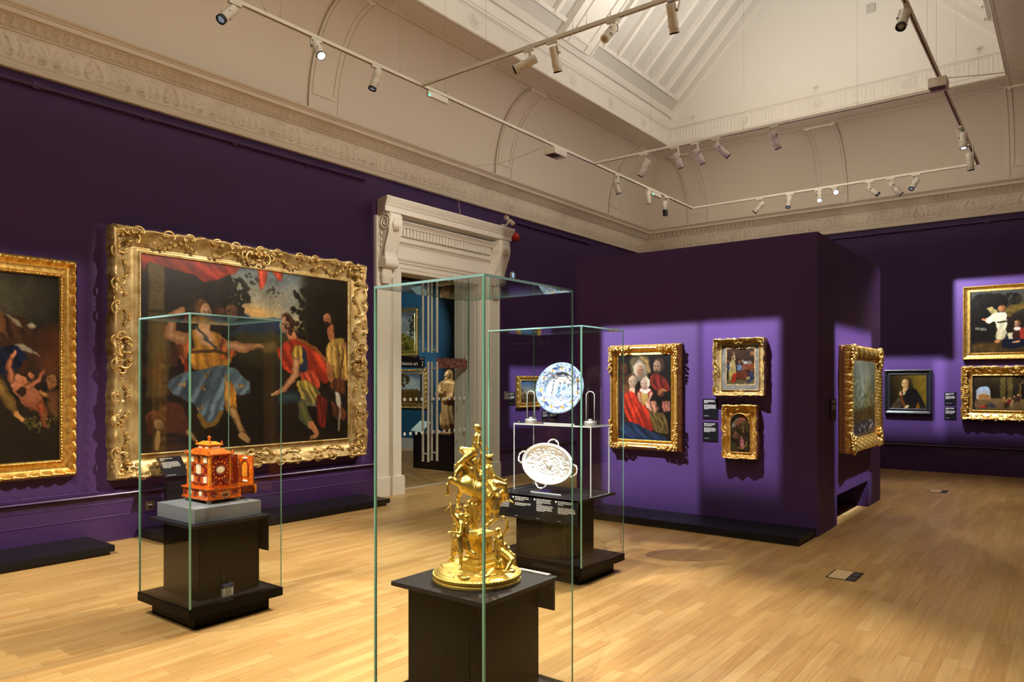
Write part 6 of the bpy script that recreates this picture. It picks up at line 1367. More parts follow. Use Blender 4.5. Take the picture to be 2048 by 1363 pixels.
# arched clear uprights on silver bases
CORK = mat('mirrored_smoky_panel', (.20, .13, .09), .15, metal=.6)
def arch_holder(x, y, label, sheet):
    z = 1.2072; t = empty('arched_holder', (x, y, z), label, 'holder'); M = dishM((x, y, z), math.radians(12), 0)
    mb = MB(); mb.lathe([(.047, 0), (.049, .003), (.049, .030), (.046, .034), (.0, .034)], (x, y, z), 32); mb.build('silver_base', SILVER, t, smooth=True, angle=40)
    W = .034; Hh = .235; pts = [M @ Vector((-W, .034, 0))] + [M @ Vector((-W * math.cos(a), Hh + W * math.sin(a), 0)) for a in np.linspace(0, PI, 17)] + [M @ Vector((W, .034, 0))]
    mb = MB(); mb.tube(pts, .0042, 8); mb.build('arch_rod', ACR_E, t, smooth=True)
    poly = [(-W, .036)] + [(-W * math.cos(a), Hh + W * math.sin(a)) for a in np.linspace(0, PI, 17)] + [(W, .036)]; mb = MB(); mb.prism([(p, q) for p, q in poly], M, -.002, .002); mb.build('arched_pane', glass_mat('smoky_clear_pane', (.86, .82, .76)) if 'smoky_clear_pane' not in MATS else MATS['smoky_clear_pane'], t)
    mb = MB(); mb.lathe([(.018, 0), (.020, .002), (.018, .014), (.006, .018), (0, .018)], (x, y, z + .034), 20); mb.build('seat', SILVER, t, smooth=True, angle=40)
    if sheet:
        mb = MB().use(ACRYL); x0 = x + .0; v = [M @ Vector(p) for p in ((-.045, .0, -.075), (.065, .0, -.075), (.065, .30, -.075), (-.045, .30, -.075), (-.045, .0, -.069), (.065, .0, -.069), (.065, .30, -.069), (-.045, .30, -.069))]
        mb.add(v, [(0, 1, 2, 3), (4, 5, 6, 7)]); mb.use(ACR_E); mb.add(v, [(0, 1, 5, 4), (1, 2, 6, 5), (2, 3, 7, 6), (3, 0, 4, 7)]); mb.build('back_sheet', None, t)
    return t
arch_holder(-3.628, 4.93, 'arched clear upright on a round silver base, left of the painted dish', False)
arch_holder(-3.043, 4.93, 'arched clear upright on a round silver base, right of the painted dish', True)
for x, y, z, l in ((-3.69, 4.705, TT, 'tiny black number tag on the table top left of the silver dish'), (-3.72, 4.87, 1.2072, 'tiny black number tag on the clear shelf left of the painted dish')):
    mb = MB().use(BLACKL); mb.box(x, x + .022, y, y + .008, z, z + .022); mb.use(TEXTW); mb.box(x + .008, x + .014, y - .0006, y, z + .006, z + .016); tag(mb.build('number_tag'), l, 'tag')

# ------------------------------------------------------------------ doorway
SX = XL
td = empty('door_1', (SX, (DY0 + DY1) / 2, 0), kind='structure')
def vsweep(prof, y, z0, z1, flip):  # casing profile: (along y offset from the opening, out)
    mb = MB(); mb.ring_stack([[Vector((SX + o, y + flip * a, z)) for a, o in prof] for z in (z0, z1)]); return mb
CAS = [(0, -.02), (0, .028), (.012, .034), (.05, .034), (.055, .044), (.115, .044), (.122, .060), (.155, .066), (.165, .080), (.190, .084), (.21, .084), (.21, .0), (.21, -.02)]
PIL = [(.21, 0), (.21, .05), (.225, .05), (.23, .040), (.44, .040), (.445, .05), (.475, .05), (.475, 0)]
for y, f in ((DY0, -1), (DY1, 1)):
    vsweep(PIL, y, .26, 3.80, f).build('pilaster', STONE, td)
    ya, yb = sorted((y - f * .004, y + f * .225)); yc, yd_ = sorted((y + f * .20, y + f * .488))
    mb = MB(); mb.box(SX, SX + .096, ya, yb, 0, .235, .003); mb.box(SX, SX + .088, ya, yb, .235, .262, .006); mb.build('plinth_block', STONE, td)
    mb = MB(); mb.box(SX, SX + .064, yc, yd_, 0, .235, .003); mb.box(SX, SX + .058, yc, yd_, .235, .262, .006); mb.build('plinth_block', STONE, td)
# lintel casing (same profile, mitred over the top)
mb = MB(); rr = []
for y, f in ((DY0, -1), (DY1, 1)): rr.append([Vector((SX + o, y + f * a, DZ + a)) for a, o in CAS])
mb.ring_stack(rr); mb.build('casing', STONE, td)
for y, f in ((DY0, -1), (DY1, 1)):
    mb = MB(); mb.ring_stack([[Vector((SX + o, y + f * a, z if z < 1 else DZ + a)) for a, o in CAS] for z in (.26, 5)]); mb.build('casing', STONE, td)
y0, y1 = DY0 - .21, DY1 + .21
mb = MB(); mb.box(SX, SX + .05, y0, y1, DZ + .20, 3.46); mb.build('frieze_board', STONE, td)
mb = MB(); mb.ring_stack([[Vector((SX + o, y, 3.455 + z)) for o, z in ((0, 0), (.06, 0), (.065, .015), (.06, .022), (.09, .03), (.10, .045), (0, .05))] for y in (y0, y1)]); mb.build('frieze_mould', STONE, td)
mb = MB(); mb.box(SX, SX + .06, y0, y1, 3.50, 3.80); mb.build('dentil_band', STONE, td)
nd = 31
for i in range(nd):
    c = y0 + .03 + (y1 - y0 - .06) * (i + .5) / nd; w = (y1 - y0) / nd * .31; mb = MB(); mb.box(SX + .055, SX + .110, c - w, c + w, 3.575, 3.69); mb.build('dentil', STONE, td)
mb = MB(); mb.ring_stack([[Vector((SX + o, y, 3.69 + z)) for o, z in ((0, 0), (.125, 0), (.13, .02), (.16, .05), (.18, .06), (.18, .075), (0, .08))] for y in (y0, y1)]); mb.build('bed_mould', STONE, td)
CR = [(0, 0), (.20, 0), (.205, .012), (.255, .014), (.258, .085), (.27, .095), (.278, .115), (.300, .15), (.318, .185), (.318, .205), (0, .215)]
mb = MB(); cy0, cy1 = 6.575, 9.235
mb.ring_stack([[Vector((SX + o, cy0 + .06 - o * .35, 3.81 + z)) for o, z in CR], [Vector((SX + o, cy1 - .06 + o * .35, 3.81 + z)) for o, z in CR]]); mb.build('cornice', STONE, td)
# scrolled consoles
def spiral(cy, cz, r, turns, n, a0, d):
    return [(cy + r * (1 - .85 * i / n) * math.cos(a0 + d * turns * 2 * PI * i / n), cz + r * (1 - .85 * i / n) * math.sin(a0 + d * turns * 2 * PI * i / n)) for i in range(n + 1)]
def console(yc):
    w = .105; prof = [(0, 3.81), (.235, 3.81), (.255, 3.77), (.262, 3.70), (.248, 3.62), (.215, 3.52), (.175, 3.40), (.145, 3.30), (.150, 3.24), (.175, 3.20), (.180, 3.15), (.150, 3.10), (.10, 3.085), (.06, 3.10), (0, 3.10)]
    mb = MB(); mb.ring_stack([[Vector((SX + .03 + o, y, z)) for o, z in prof] for y in (yc - w, yc + w)]); o = mb.build('console', STONE, td)
    mb = MB()
    for s in (-1, 1):
        y = yc + s * (w + .002); sp = spiral(SX + .03 + .15, 3.69, .105, 2., 40, 1.2, -1); mb.tube([(a, y, b) for a, b in sp], [.014] * 10 + [.011] * 31, 6); sp = spiral(SX + .03 + .105, 3.165, .066, 1.8, 34, .4, 1); mb.tube([(a, y, b) for a, b in sp], .010, 6)
        mb.tube([(SX + .03 + .255, y, 3.66), (SX + .03 + .225, y, 3.54), (SX + .03 + .165, y, 3.38), (SX + .03 + .135, y, 3.27)], .012, 6); mb.tube([(SX + .05, y, 3.60), (SX + .07, y, 3.45), (SX + .05, y, 3.32), (SX + .06, y, 3.22)], .014, 6)
        for z in (3.55, 3.47, 3.39): mb.sphere((SX + .10, y, z), .022, (1, .5, 1.2), n=6)
    sub(mb, 'scroll_carving', STONE, o, smooth=True)
    mb = MB()
    for s in (-1, 0, 1): mb.tube([(SX + .03 + .262, yc + s * .035, 3.73), (SX + .03 + .270, yc + s * .05, 3.66), (SX + .03 + .252, yc + s * .03, 3.57)], [.028, .034, .008], 7)
    sub(mb, 'acanthus_leaf', STONE, o, smooth=True)
    mb = MB(); mb.cyl((SX + .03 + .115, yc - w * 1.12, 3.155), (SX + .03 + .115, yc + w * 1.12, 3.155), .066, n=20); sub(mb, 'lower_roll', STONE, o, smooth=True, angle=40)
    mb = MB()
    for s in (-1, -.33, .33, 1): mb.tube([(SX + .10, yc + s * .05, 3.08), (SX + .105, yc + s * .07, 2.99), (SX + .075, yc + s * .05, 2.91), (SX + .09, yc + s * .045, 2.89)], [.03, .032, .02, .016], 7)
    mb.box(SX + .02, SX + .075, yc - .07, yc + .07, 2.91, 3.09, .01); sub(mb, 'leaf_pendant', STONE, o, smooth=True, angle=40)
console(6.72); console(9.08)
# reveal panelling and soffit
mb = MB(); X0 = XL - T; mb.box(X0, SX + .0, DY1 - .012, DY1, 0, DZ); mb.box(X0 + .06, X0 + .20, DY1 - .024, DY1 - .01, .30, DZ - .12, .006); mb.box(X0 + .30, SX - .06, DY1 - .024, DY1 - .01, .30, DZ - .12, .006); mb.box(X0, SX, DY1 - .03, DY1 - .01, 0, .24, .004); mb.box(X0, SX, DY0, DY0 + .012, 0, DZ); mb.box(X0, SX, DY0, DY1, DZ - .012, DZ); mb.build('reveal', mat('pale_stone_paint', (.66, .66, .61), .5), td)
# glass doors
GX = -7.70; ym = (DY0 + DY1) / 2 - .0
SGN = None
def leaf(n, a, b, hy, label):
    t = empty('door_%d' % n, (GX, (a + b) / 2, 0), kind='structure')
    mb = MB(); mb.box(GX - .006, GX + .006, a, b, .012, DZ - .06); mb.build('glass_pane', GLASS, t)
    for x in (GX - .055, GX + .055):
        for z0, z1 in ((.36, 1.86), (2.0, 2.95)):
            mb = MB(); mb.cyl((x, hy, z0), (x, hy, z1), .019, n=14); mb.build('bar_handle', STEEL, t, smooth=True, angle=40)
            for z in ((z0 + .12, z1 - .10) if z1 < 1.9 else (z0 + .04,)):
                mb = MB(); mb.cyl((GX, hy, z), (x, hy, z), .012, n=10); mb.build('handle_bracket', STEEL, t, smooth=True, angle=40)
    mb = MB()
    for z in (1.30, .80):
        y = a + .06
        while y < b - .03: mb.lathe([(0, 0), (.026, 0), (.026, .0008), (0, .0008)], M=Matrix.Translation((GX + .0065, y, z)) @ Matrix.Rotation(PI / 2, 4, 'Y'), n=14); y += .118
    mb.build('safety_dots', mat('white_vinyl_dot', (.78, .78, .76), .5), t)
    mb = MB(); mb.box(GX - .02, GX + .02, (b - .03 if n == 3 else a), (b if n == 3 else a + .03), 1.90, 1.98, .003); mb.box(GX - .02, GX + .02, a, b, 0, .012); mb.build('patch_fitting', STEEL, t)
    return t
dl = leaf(2, DY0 + .012, ym - .002, ym - .10, ''); dr_ = leaf(3, ym + .002, DY1 - .014, ym + .09, '')
mb = MB(); mb.box(GX - .03, GX + .03, DY0, DY1, DZ - .06, DZ - .012); mb.build('door_rail', DARKR, td)
# sign band on the left leaf: white lettering on black
ts = empty('room_sign', (GX + .01, DY0 + .35, 1.86), 'black room sign with white lettering fixed across the left glass door', 'sign')
mb = MB(); mb.box(GX + .0068, GX + .011, DY0 + .012, ym - .13, 1.765, 1.925); mb.build('sign_board', BLACKL, ts)
def text(s, loc, size, parent, name, align='LEFT'):
    c = bpy.data.curves.new(name, 'FONT'); c.body = s; c.size = size; c.align_x = align; c.extrude = .0006
    o = bpy.data.objects.new(name, c); COL.objects.link(o); bpy.context.view_layer.update(); dg = bpy.context.evaluated_depsgraph_get(); me = bpy.data.meshes.new_from_object(o.evaluated_get(dg)); bpy.data.objects.remove(o)
    me.materials.clear(); me.materials.append(TEXTW); M = Matrix(((0, 0, 1, loc[0]), (1, 0, 0, loc[1]), (0, 1, 0, loc[2]), (0, 0, 0, 1))); me.transform(M); me.transform(Matrix.Translation(-Vector(parent.location)))
    q = bpy.data.objects.new(name, me); COL.objects.link(q); q.parent = parent; return q
text('Renaissance art', (GX + .0116, ym - .27, 1.80), .078, ts, 'lettering', 'RIGHT'); text('2', (GX + .0116, ym - .150, 1.795), .105, ts, 'room_number', 'RIGHT'); text('Room', (GX + .0116, ym - .150, 1.89), .034, ts, 'lettering', 'RIGHT')
mb = MB(); mb.box(GX + .0068, GX + .010, ym + .13, DY1 - .016, 1.765, 1.925); tag(mb.build('sign_band', mat('red_marbled_band', (.20, .075, .06), .4, var=.9, vscale=22)), 'mottled dark red band fixed across the right glass door', 'sign')
# ---- room beyond
mb = MB(); mb.box(-14.5, XL - T - .001, 11.9, 12.1, 0, 4.3); struct(mb, 'wall_teal_far', TEAL)
mb = MB(); mb.box(-14.6, -14.5, 3.0, 12.0, 0, 4.3); struct(mb, 'wall_teal_left', TEAL)
mb = MB(); mb.add([(-14.5, 3.0, 0), (-8.2, 3.0, 0), (-8.2, 12.0, 0), (-14.5, 12.0, 0)], [(0, 1, 2, 3)]); struct(mb, 'floor_room_beyond', FLOORM)
mb = MB(); mb.box(-14.5, XL - T - .001, 3.0, 12.0, 4.3, 4.4); struct(mb, 'ceiling_room_beyond', WHITE_P)
mb = MB(); mb.box(-14.5, XL - T - .001, 11.87, 11.9, 0, .25); struct(mb, 'baseboard_room_beyond', mat('grey_skirting', (.30, .29, .26), .5))
picture('y', 11.9, -13.05, -11.955, 2.17, 3.255, (.13, .13, .12, .12), 'plain', pic_land(41, True), 'stormy hillside landscape in a gold frame, upper picture seen through the glass door', .07, .03, .9, GILT)
picture('y', 11.9, -13.10, -11.66, .94, 1.858, (.12, .14, .12, .12), 'classic', pic_land(42, False), 'wooded landscape in a gold frame, lower picture seen through the glass door', .07, .03, .9, GILT)
mb = MB(); mb.box(-9.49, -8.527, 9.297, 10.0, 0, .63, .003); tag(mb.build('statue_plinth', BLACK), 'black plinth under the gilded statue beyond the glass doors', 'plinth')
tt = empty('saint_statue', (-8.86, 9.55, .63), 'gilded wooden statue of a standing robed figure beyond the glass doors', 'statue')
WOOD = gold_mat('gilded_limewood', (.62, .40, .16), (.40, .24, .10), .5, 14, .3)
S0 = np.array((-8.86, 9.55, .63))
def s3(x, y, z): return S0 + np.array((x, y, z))
mb = MB(); mb.box(-9.03, -8.69, 9.42, 9.68, .631, .67, .01); mb.build('foot_block', WOOD, tt)
blob_mb([(s3(0, 0, .20), s3(.0, 0, .62), .15, .13), (s3(.03, -.03, .19), s3(.02, -.02, .5), .12, .12), (s3(0, 0, .62), s3(.01, 0, .86), .13, .13), ('e', s3(.01, 0, .90), (.155, .10, .07)), (s3(-.14, -.02, .88), s3(-.15, -.10, .70), .055, .05), (s3(-.15, -.10, .70), s3(.02, -.16, .74), .05, .04), (s3(.15, -.02, .88), s3(.16, -.08, .66), .055, .05), (s3(.16, -.08, .66), s3(.05, -.15, .60), .05, .04)], .011, .03, lambda X, Y, Z: .012 * np.sin((X * .8 + Y * .5) * 75 + 2.0 * np.sin(Z * 7)) * np.clip((1.45 - Z) / .5, .2, 1)).build('robed_body', WOOD, tt, smooth=True)
blob_mb([('e', s3(.0, -.01, 1.04), (.066, .072, .088)), ('e', s3(0, -.085, 1.03), (.014, .02, .02)), ('e', s3(0, -.05, .97), (.042, .045, .04)), (s3(0, 0, .90), s3(0, 0, 1.0), .045, .045), ('e', s3(0, .03, 1.06), (.08, .075, .09)), (s3(-.06, .03, 1.04), s3(-.07, .02, .92), .03, .025), (s3(.06, .03, 1.04), s3(.07, .02, .92), .03, .025)], .007, .015).build('head', WOOD, tt, smooth=True)
blob_mb([('e', s3(.03, -.17, .75), (.03, .025, .025))] + [(s3(.02 + .012 * i, -.175, .755), s3(.03 + .012 * i, -.20, .80 - .006 * abs(i)), .008, .006) for i in range(-2, 2)] + [(s3(.04, -.17, .75), s3(.07, -.185, .78), .009, .007)], .004, .006).build('raised_hand', WOOD, tt, smooth=True)
# label panel on a short stand beside the statue
tq = empty('label_stand', (-9.6, 9.28, 0), 'pale sloping label panel beside the black plinth beyond the glass doors', 'label stand')
mb = MB(); mb.hexa([(-9.56, 9.30, .665), (-9.28, 9.30, .645), (-9.50, 9.5, .84), (-9.22, 9.5, .82), (-9.56, 9.29, .675), (-9.28, 9.29, .655), (-9.50, 9.49, .85), (-9.22, 9.49, .83)]); mb.build('panel', mat('pale_teal_panel', (.30, .42, .44), .3), tq)
mb = MB(); mb.box(-9.42, -9.36, 9.33, 9.39, .6305, .70); mb.build('post', BLACK, tq)
# ------------------------------------------------------------------ lighting track and fittings
ZT = 4.80
def track(a, b, label, wires, vee=()):
    a = Vector(a); b = Vector(b); d = (b - a).normalized(); s = Vector((-d.y, d.x, 0)); t = empty('lighting_track', (a + b) / 2, label, 'lighting track')
    mb = MB(); w = .018
    mb.ring_stack([[p + s * x + Vector((0, 0, z)) for x, z in ((-w, .016), (w, .016), (w, -.016), (.008, -.016), (.008, -.006), (-.008, -.006), (-.008, -.016), (-w, -.016))] for p in (a, b)]); mb.build('rail', WHITE_M, t)
    mb = MB(); mb.ring_stack([[p + s * x + Vector((0, 0, z)) for x, z in ((-.0075, -.0062), (.0075, -.0062), (.0075, -.0055), (-.0075, -.0055))] for p in (a, b)]); mb.build('conductor_slot', mat('brown_slot', (.10, .06, .02), .5), t)
    for p, top in wires:
        q = a + d * p; mb = MB(); mb.cyl(q + Vector((0, 0, .016)), (q.x, q.y, top), .0012, n=6); mb.cyl(q + Vector((0, 0, .016)), q + Vector((0, 0, .06)), .004, .0025, n=8); mb.build('suspension_wire', mat('dull_steel_wire', (.30, .28, .25), .5), t)
    for p, (ex, ey, ez) in vee:
        q = a + d * p; mb = MB(); mb.cyl(q + Vector((0, 0, .016)), (ex, ey, ez), .0011, n=6); mb.cyl(q + Vector((0, 0, .016)), q + Vector((0, 0, .016)) + (Vector((ex, ey, ez)) - q).normalized() * .06, .0045, .003, n=8); mb.build('suspension_wire', mat('dull_steel_wire', (.30, .28, .25), .5), t)
    return t
def rz(x): return ZE + min(x - EX0, EX1 - x) if EX0 < x < EX1 else ZB
TL, TR, TF = -5.66, -1.15, 12.78
top = lambda x: rz(x) - .02
track((TL, -1.2, ZT), (TL, TF + .018, ZT), 'longest cream lighting track, running along the left side under the roof lantern', [(6.55, top(TL)), (7.25, top(TL)), (12.3, top(TL)), (13.96, 6.437)], [(4.95, (-6.15, 3.3, 6.08)), (5.08, (-6.15, 4.3, 6.45)), (9.35, (-6.15, 7.6, 6.08))])
track((TR, -1.2, ZT), (TR, TF + .018, ZT), 'cream lighting track running along the right side under the roof lantern', [(6.2, top(TR)), (8.0, top(TR)), (9.3, top(TR)), (9.9, top(TR)), (11.5, top(TR)), (13.96, 6.437)])
track((TL + .02, TF, ZT), (TR - .02, TF, ZT), 'cream lighting track across the far end, in front of the far wall', [(.03, 6.437), (2.17, 6.437)])
track((TL + .02, 5.67, ZT), (TR - .02, 5.67, ZT), 'nearer cream cross track spanning the room between the two long tracks', [(2.1, top(-3.4)), (1.95, top(-3.6)), (.9, top(-4.7))], [(2.35, (-3.9, 6.8, 7.9))])
track((TL + .02, 9.27, ZT), (TR - .02, 9.27, ZT), 'farther cream cross track spanning the room between the two long tracks', [(2.24, top(-3.4)), (3.6, top(-2.0))])
for x, y, l in ((TL, TF + .04, 'small steel wire bracket on the kerb in the far left corner of the roof lantern'), (-3.47, TF + .04, 'small steel wire bracket at the middle of the far kerb of the roof lantern'), (TR, TF + .04, 'small steel wire bracket on the far kerb near the right side of the roof lantern')): kerb_hook(x, TF, 0, 1, l)

SPOT = []
def spotlight(tr, m, B, F, label, lens=LENS, snoot=.10, r=.042, group=None, zm=None):
    M0 = Vector((m[0], m[1], ZT - .016 if zm is None else zm)); B = Vector(B); F = Vector(F); d = (F - B).normalized()
    t = empty('track_spotlight', M0, label, 'spotlight', group)
    ax = Vector((0, 1, 0)) if tr in 'LR' else Vector((1, 0, 0))
    mb = MB(); e = ax * .06 + Vector((.016, .016, 0)) - ax * .016; mb.box(M0.x - e.x, M0.x + e.x, M0.y - e.y, M0.y + e.y, M0.z - .024, M0.z, .003); mb.build('adapter', WHITE_M, t)
    side = d.cross(Vector((0, 0, 1))); side = side.normalized() if side.length > .15 else ax.cross(Vector((0, 0, 1)))
    L = (F - B).length; Lb = max(L, .19); piv = B + d * min(.06, L * .3)
    mb = MB(); s = side * (r + .010); p0 = M0 + Vector((0, 0, -.022)); w = side * .004; q = d * .014
    def bar(p, q_, wid, th):
        D = (q_ - p); D = D.normalized() if D.length > 1e-6 else Vector((0, 0, -1)); a = side; b_ = D.cross(a); b_ = b_.normalized() if b_.length > .05 else d
        P = [pp + a * sa * th + b_ * sb * wid for pp in (p, q_) for sb in (-1, 1) for sa in (-1, 1)]; mb.hexa(P)
    bar(p0, p0 + s + Vector((0, 0, -.004)), .013, .005); bar(p0 + s + Vector((0, 0, .003)), piv + s - Vector((0, 0, .015)), .012, .004); mb.build('yoke', WHITE_M, t)
    mb = MB(); mb.cyl(piv + side * (r - .004), piv + side * (r + .018), .010, n=12); mb.build('pivot_knob', DARKR, t, smooth=True, angle=40)
    rot = d.to_track_quat('Z', 'Y').to_matrix().to_4x4(); MM = Matrix.Translation(B) @ rot; sn = L * (1 - snoot)
    mb = MB(); mb.lathe([(r * .55, -.004), (r * .9, -.004), (r, .004), (r, sn * .45), (r * .985, sn * .455), (r * .985, sn * .465), (r, sn * .47), (r, sn - .002), (r * .97, sn)], M=MM, n=28); mb.build('body', WHITE_M, t, smooth=True, angle=35)
    mb = MB(); mb.lathe([(r * .5, -.0042), (r * .5, -.0062), (r * .2, -.0062), (r * .2, -.0042)], M=MM, n=20); mb.build('back_cap', mat('dark_beige_enamel', (.45, .40, .32), .45), t, smooth=True, angle=35)
    mb = MB()
    for a, f in ((.4, .55), (2.2, .62), (4.0, .9), (5.4, .75)): p = MM @ Vector((r * math.cos(a), r * math.sin(a), sn * f)); o = rot @ Vector((math.cos(a), math.sin(a), 0)); mb.cyl(p, p + o * .011, .0035, n=8)
    mb.build('shutter_knobs', DARKR, t)
    mb = MB(); mb.lathe([(r * .97, sn - .001), (r * 1.02, sn), (r * 1.02, L), (r * .86, L + .001), (r * .70, L - .012)], M=MM, n=28)
    mb.f.pop(); mb.f.pop(); mb.mi.pop(); mb.mi.pop(); mb.build('front_bezel', DARKR, t, smooth=True, angle=35)
    mb = MB(); mb.lathe([(0, L - .014), (r * .72, L - .014), (r * .6, L - .008), (r * .3, L - .004), (0, L - .003)], M=MM, n=24); mb.build('lens', lens, t, smooth=True)
    return t, F, d
LAMPS = [
    ('L', (-5.660, 3.438), (-5.667, 3.433, 4.729), (-5.641, 3.294, 4.573), 'track spotlight with a wide black-rimmed lens, nearest fully visible lamp on the left track', LENS_LOW, .14),
    ('L', (-5.660, 4.273), (-5.667, 4.267, 4.738), (-5.534, 4.240, 4.578), 'dazzling track spotlight on the left track, shining straight into the view', LENS_ON, .06),
    ('L', (-5.660, 5.016), (-5.640, 5.032, 4.734), (-5.674, 4.975, 4.535), 'track spotlight on the left track, just before the joint with the nearer cross track', LENS_LOW, .10),
    ('L', (-5.660, 9.944), (-5.685, 9.925, 4.701), (-5.650, 10.005, 4.494), 'cream track spotlight on the left track, first beyond the farther cross track', LENS, .06),
    ('L', (-5.660, 11.035), (-5.673, 11.025, 4.756), (-5.681, 11.077, 4.549), 'lit white track spotlight pointing down, beside the green-lit box far along the left track', LENS_ON, .04),
    ('L', (-5.660, 11.675), (-5.681, 11.659, 4.714), (-5.690, 11.717, 4.464), 'track spotlight with a long black snoot, farthest on the left track', LENS, .44),
    ('C', (-4.195, 5.670), (-4.142, 5.712, 4.692), (-4.340, 5.611, 4.594), 'track spotlight turned sideways, leftmost on the nearer cross track', LENS, .08),
    ('C', (-3.924, 5.670), (-3.924, 5.690, 4.735), (-3.934, 5.786, 4.527), 'track spotlight pointing down, second from the left on the nearer cross track', LENS, .05),
    ('C', (-3.268, 5.670), (-3.324, 5.626, 4.613), (-3.300, 5.757, 4.760), 'track spotlight aimed up into the lantern, on the nearer cross track', LENS_ON, .05),
    ('C', (-2.675, 5.670), (-2.702, 5.660, 4.745), (-2.715, 5.763, 4.530), 'track spotlight pointing straight down, rightmost on the nearer cross track', LENS, .05),
    ('D', (-4.841, 9.270), (-4.790, 9.309, 4.704), (-4.918, 9.311, 4.485), 'track spotlight leaning left, first from the left on the farther cross track', LENS, .05),
    ('D', (-4.359, 9.270), (-4.348, 9.278, 4.703), (-4.312, 9.359, 4.501), 'track spotlight, second from the left on the farther cross track', LENS, .05),
    ('D', (-4.068, 9.270), (-4.062, 9.274, 4.700), (-3.994, 9.365, 4.506), 'track spotlight, third from the left on the farther cross track', LENS, .05),
    ('D', (-3.773, 9.270), (-3.783, 9.262, 4.695), (-3.634, 9.369, 4.541), 'track spotlight tilted most to the right, fourth from the left on the farther cross track', LENS, .05),
    ('D', (-3.011, 9.270), (-3.031, 9.254, 4.713), (-2.977, 9.338, 4.503), 'track spotlight standing alone, rightmost on the farther cross track', LENS, .05),
    ('R', (-1.150, 7.007), (-1.153, 6.98, 4.720), (-1.170, 6.86, 4.548), 'track spotlight cut off by the top edge of the view, on the right track', LENS, .08),
    ('R', (-1.150, 10.752), (-1.125, 10.771, 4.704), (-1.121, 10.734, 4.498), 'lit white track spotlight pointing down on the right track', LENS_ON, .04),
    ('R', (-1.150, 11.623), (-1.150, 11.640, 4.675), (-1.133, 11.683, 4.440), 'cream track spotlight pointing down, farthest on the right track', LENS, .05),
    ('F', (-4.404, 12.780), (-4.349, 12.823, 4.722), (-4.511, 12.805, 4.557), 'track spotlight leaning left, first from the left on the far track', LENS, .08),
    ('F', (-3.880, 12.780), (-3.887, 12.775, 4.737), (-3.892, 12.712, 4.537), 'track spotlight with a glowing round lens, second from the left on the far track', LENS_LOW, .08),
    ('F', (-3.413, 12.780), (-3.400, 12.790, 4.739), (-3.368, 12.672, 4.568), 'lit track spotlight just left of the dazzling one on the far track', LENS_ON, .05),
    ('F', (-3.168, 12.780), (-3.168, 12.780, 4.763), (-3.097, 12.617, 4.651), 'dazzling track spotlight on the far track, shining into the view', LENS_ON, .06),
    ('F', (-2.629, 12.780), (-2.648, 12.765, 4.694), (-2.495, 12.771, 4.550), 'track spotlight with a small bright lens, third from the right on the far track', LENS_LOW, .08),
    ('F', (-2.324, 12.780), (-2.336, 12.771, 4.707), (-2.178, 12.842, 4.514), 'track spotlight with its lens turned away, second from the right on the far track', LENS, .06),
    ('F', (-1.966, 12.780), (-1.948, 12.794, 4.709), (-2.020, 12.688, 4.543), 'track spotlight leaning left with a pale lens, rightmost on the far track', LENS_LOW, .08),
]
for a in LAMPS: spotlight(*a)
spotlight('L', (-7.20, 9.06), (-7.185, 9.075, 4.185), (-7.165, 9.285, 4.085), 'cream spotlight standing on the right end of the doorway cornice', LENS_LOW, .12, .036, zm=4.06)
# its upright post
mb = MB(); mb.cyl((-7.20, 9.06, 4.0245), (-7.20, 9.06, 4.05), .02, n=12); o = mb.build('post', WHITE_M); par = [q for q in bpy.data.objects if q.name.startswith('track_spotlight') and q.get('label', '').startswith('cream spotlight standing')][0]; o.parent = par; o.location = -Vector(par.location)

def box_unit(name, cat, label, c, half, mat_, led=None, dark=False, parts=()):
    t = empty(name, c, label, cat); mb = MB(); mb.box(c[0] - half[0], c[0] + half[0], c[1] - half[1], c[1] + half[1], c[2] - half[2], c[2] + half[2], .004); mb.build('housing', mat_, t)
    if led: mb = MB(); mb.sphere(led, .012, n=8); mb.build('indicator_light', LED_G, t, smooth=True)
    if dark: mb = MB(); mb.box(c[0] - half[0] * .8, c[0] + half[0] * .8, c[1] - half[1] * .9, c[1] + half[1] * .2, c[2] - half[2] - .004, c[2] - half[2] + .001); mb.build('dark_lens', mat('smoked_lens', (.08, .05, .03), .3), t)
    mb = MB(); mb.box(c[0] - .012, c[0] + .012, c[1] - half[1] * .4, c[1] + half[1] * .4, c[2] + half[2] - .002, ZT - .0165); mb.build('hanger', WHITE_M, t)
    return t
box_unit('track_power_feed', 'power feed', 'slim cream box with a green light, where the nearer cross track joins the left track', (TL, 5.92, 4.745), (.020, .16, .032), WHITE_M, (TL + .020, 5.775, 4.722))
box_unit('emergency_light', 'emergency light', 'cream box with a dark underside hanging from the left track', (TL + .01, 8.25, 4.70), (.09, .15, .045), WHITE_M, dark=True)
box_unit('track_power_feed', 'power feed', 'slim cream box with a green light near the far end of the left track', (TL, 11.30, 4.748), (.020, .16, .03), WHITE_M, (TL + .02, 11.15, 4.725))
box_unit('emergency_light', 'emergency light', 'cream box with a dark underside hanging from the right track', (TR - .005, 8.88, 4.715), (.085, .10, .05), WHITE_M, dark=True)
box_unit('track_power_feed', 'power feed', 'slim cream box on the right track between the lit and farthest lamps', (TR, 11.20, 4.748), (.020, .16, .03), WHITE_M, (TR - .015, 11.05, 4.715))
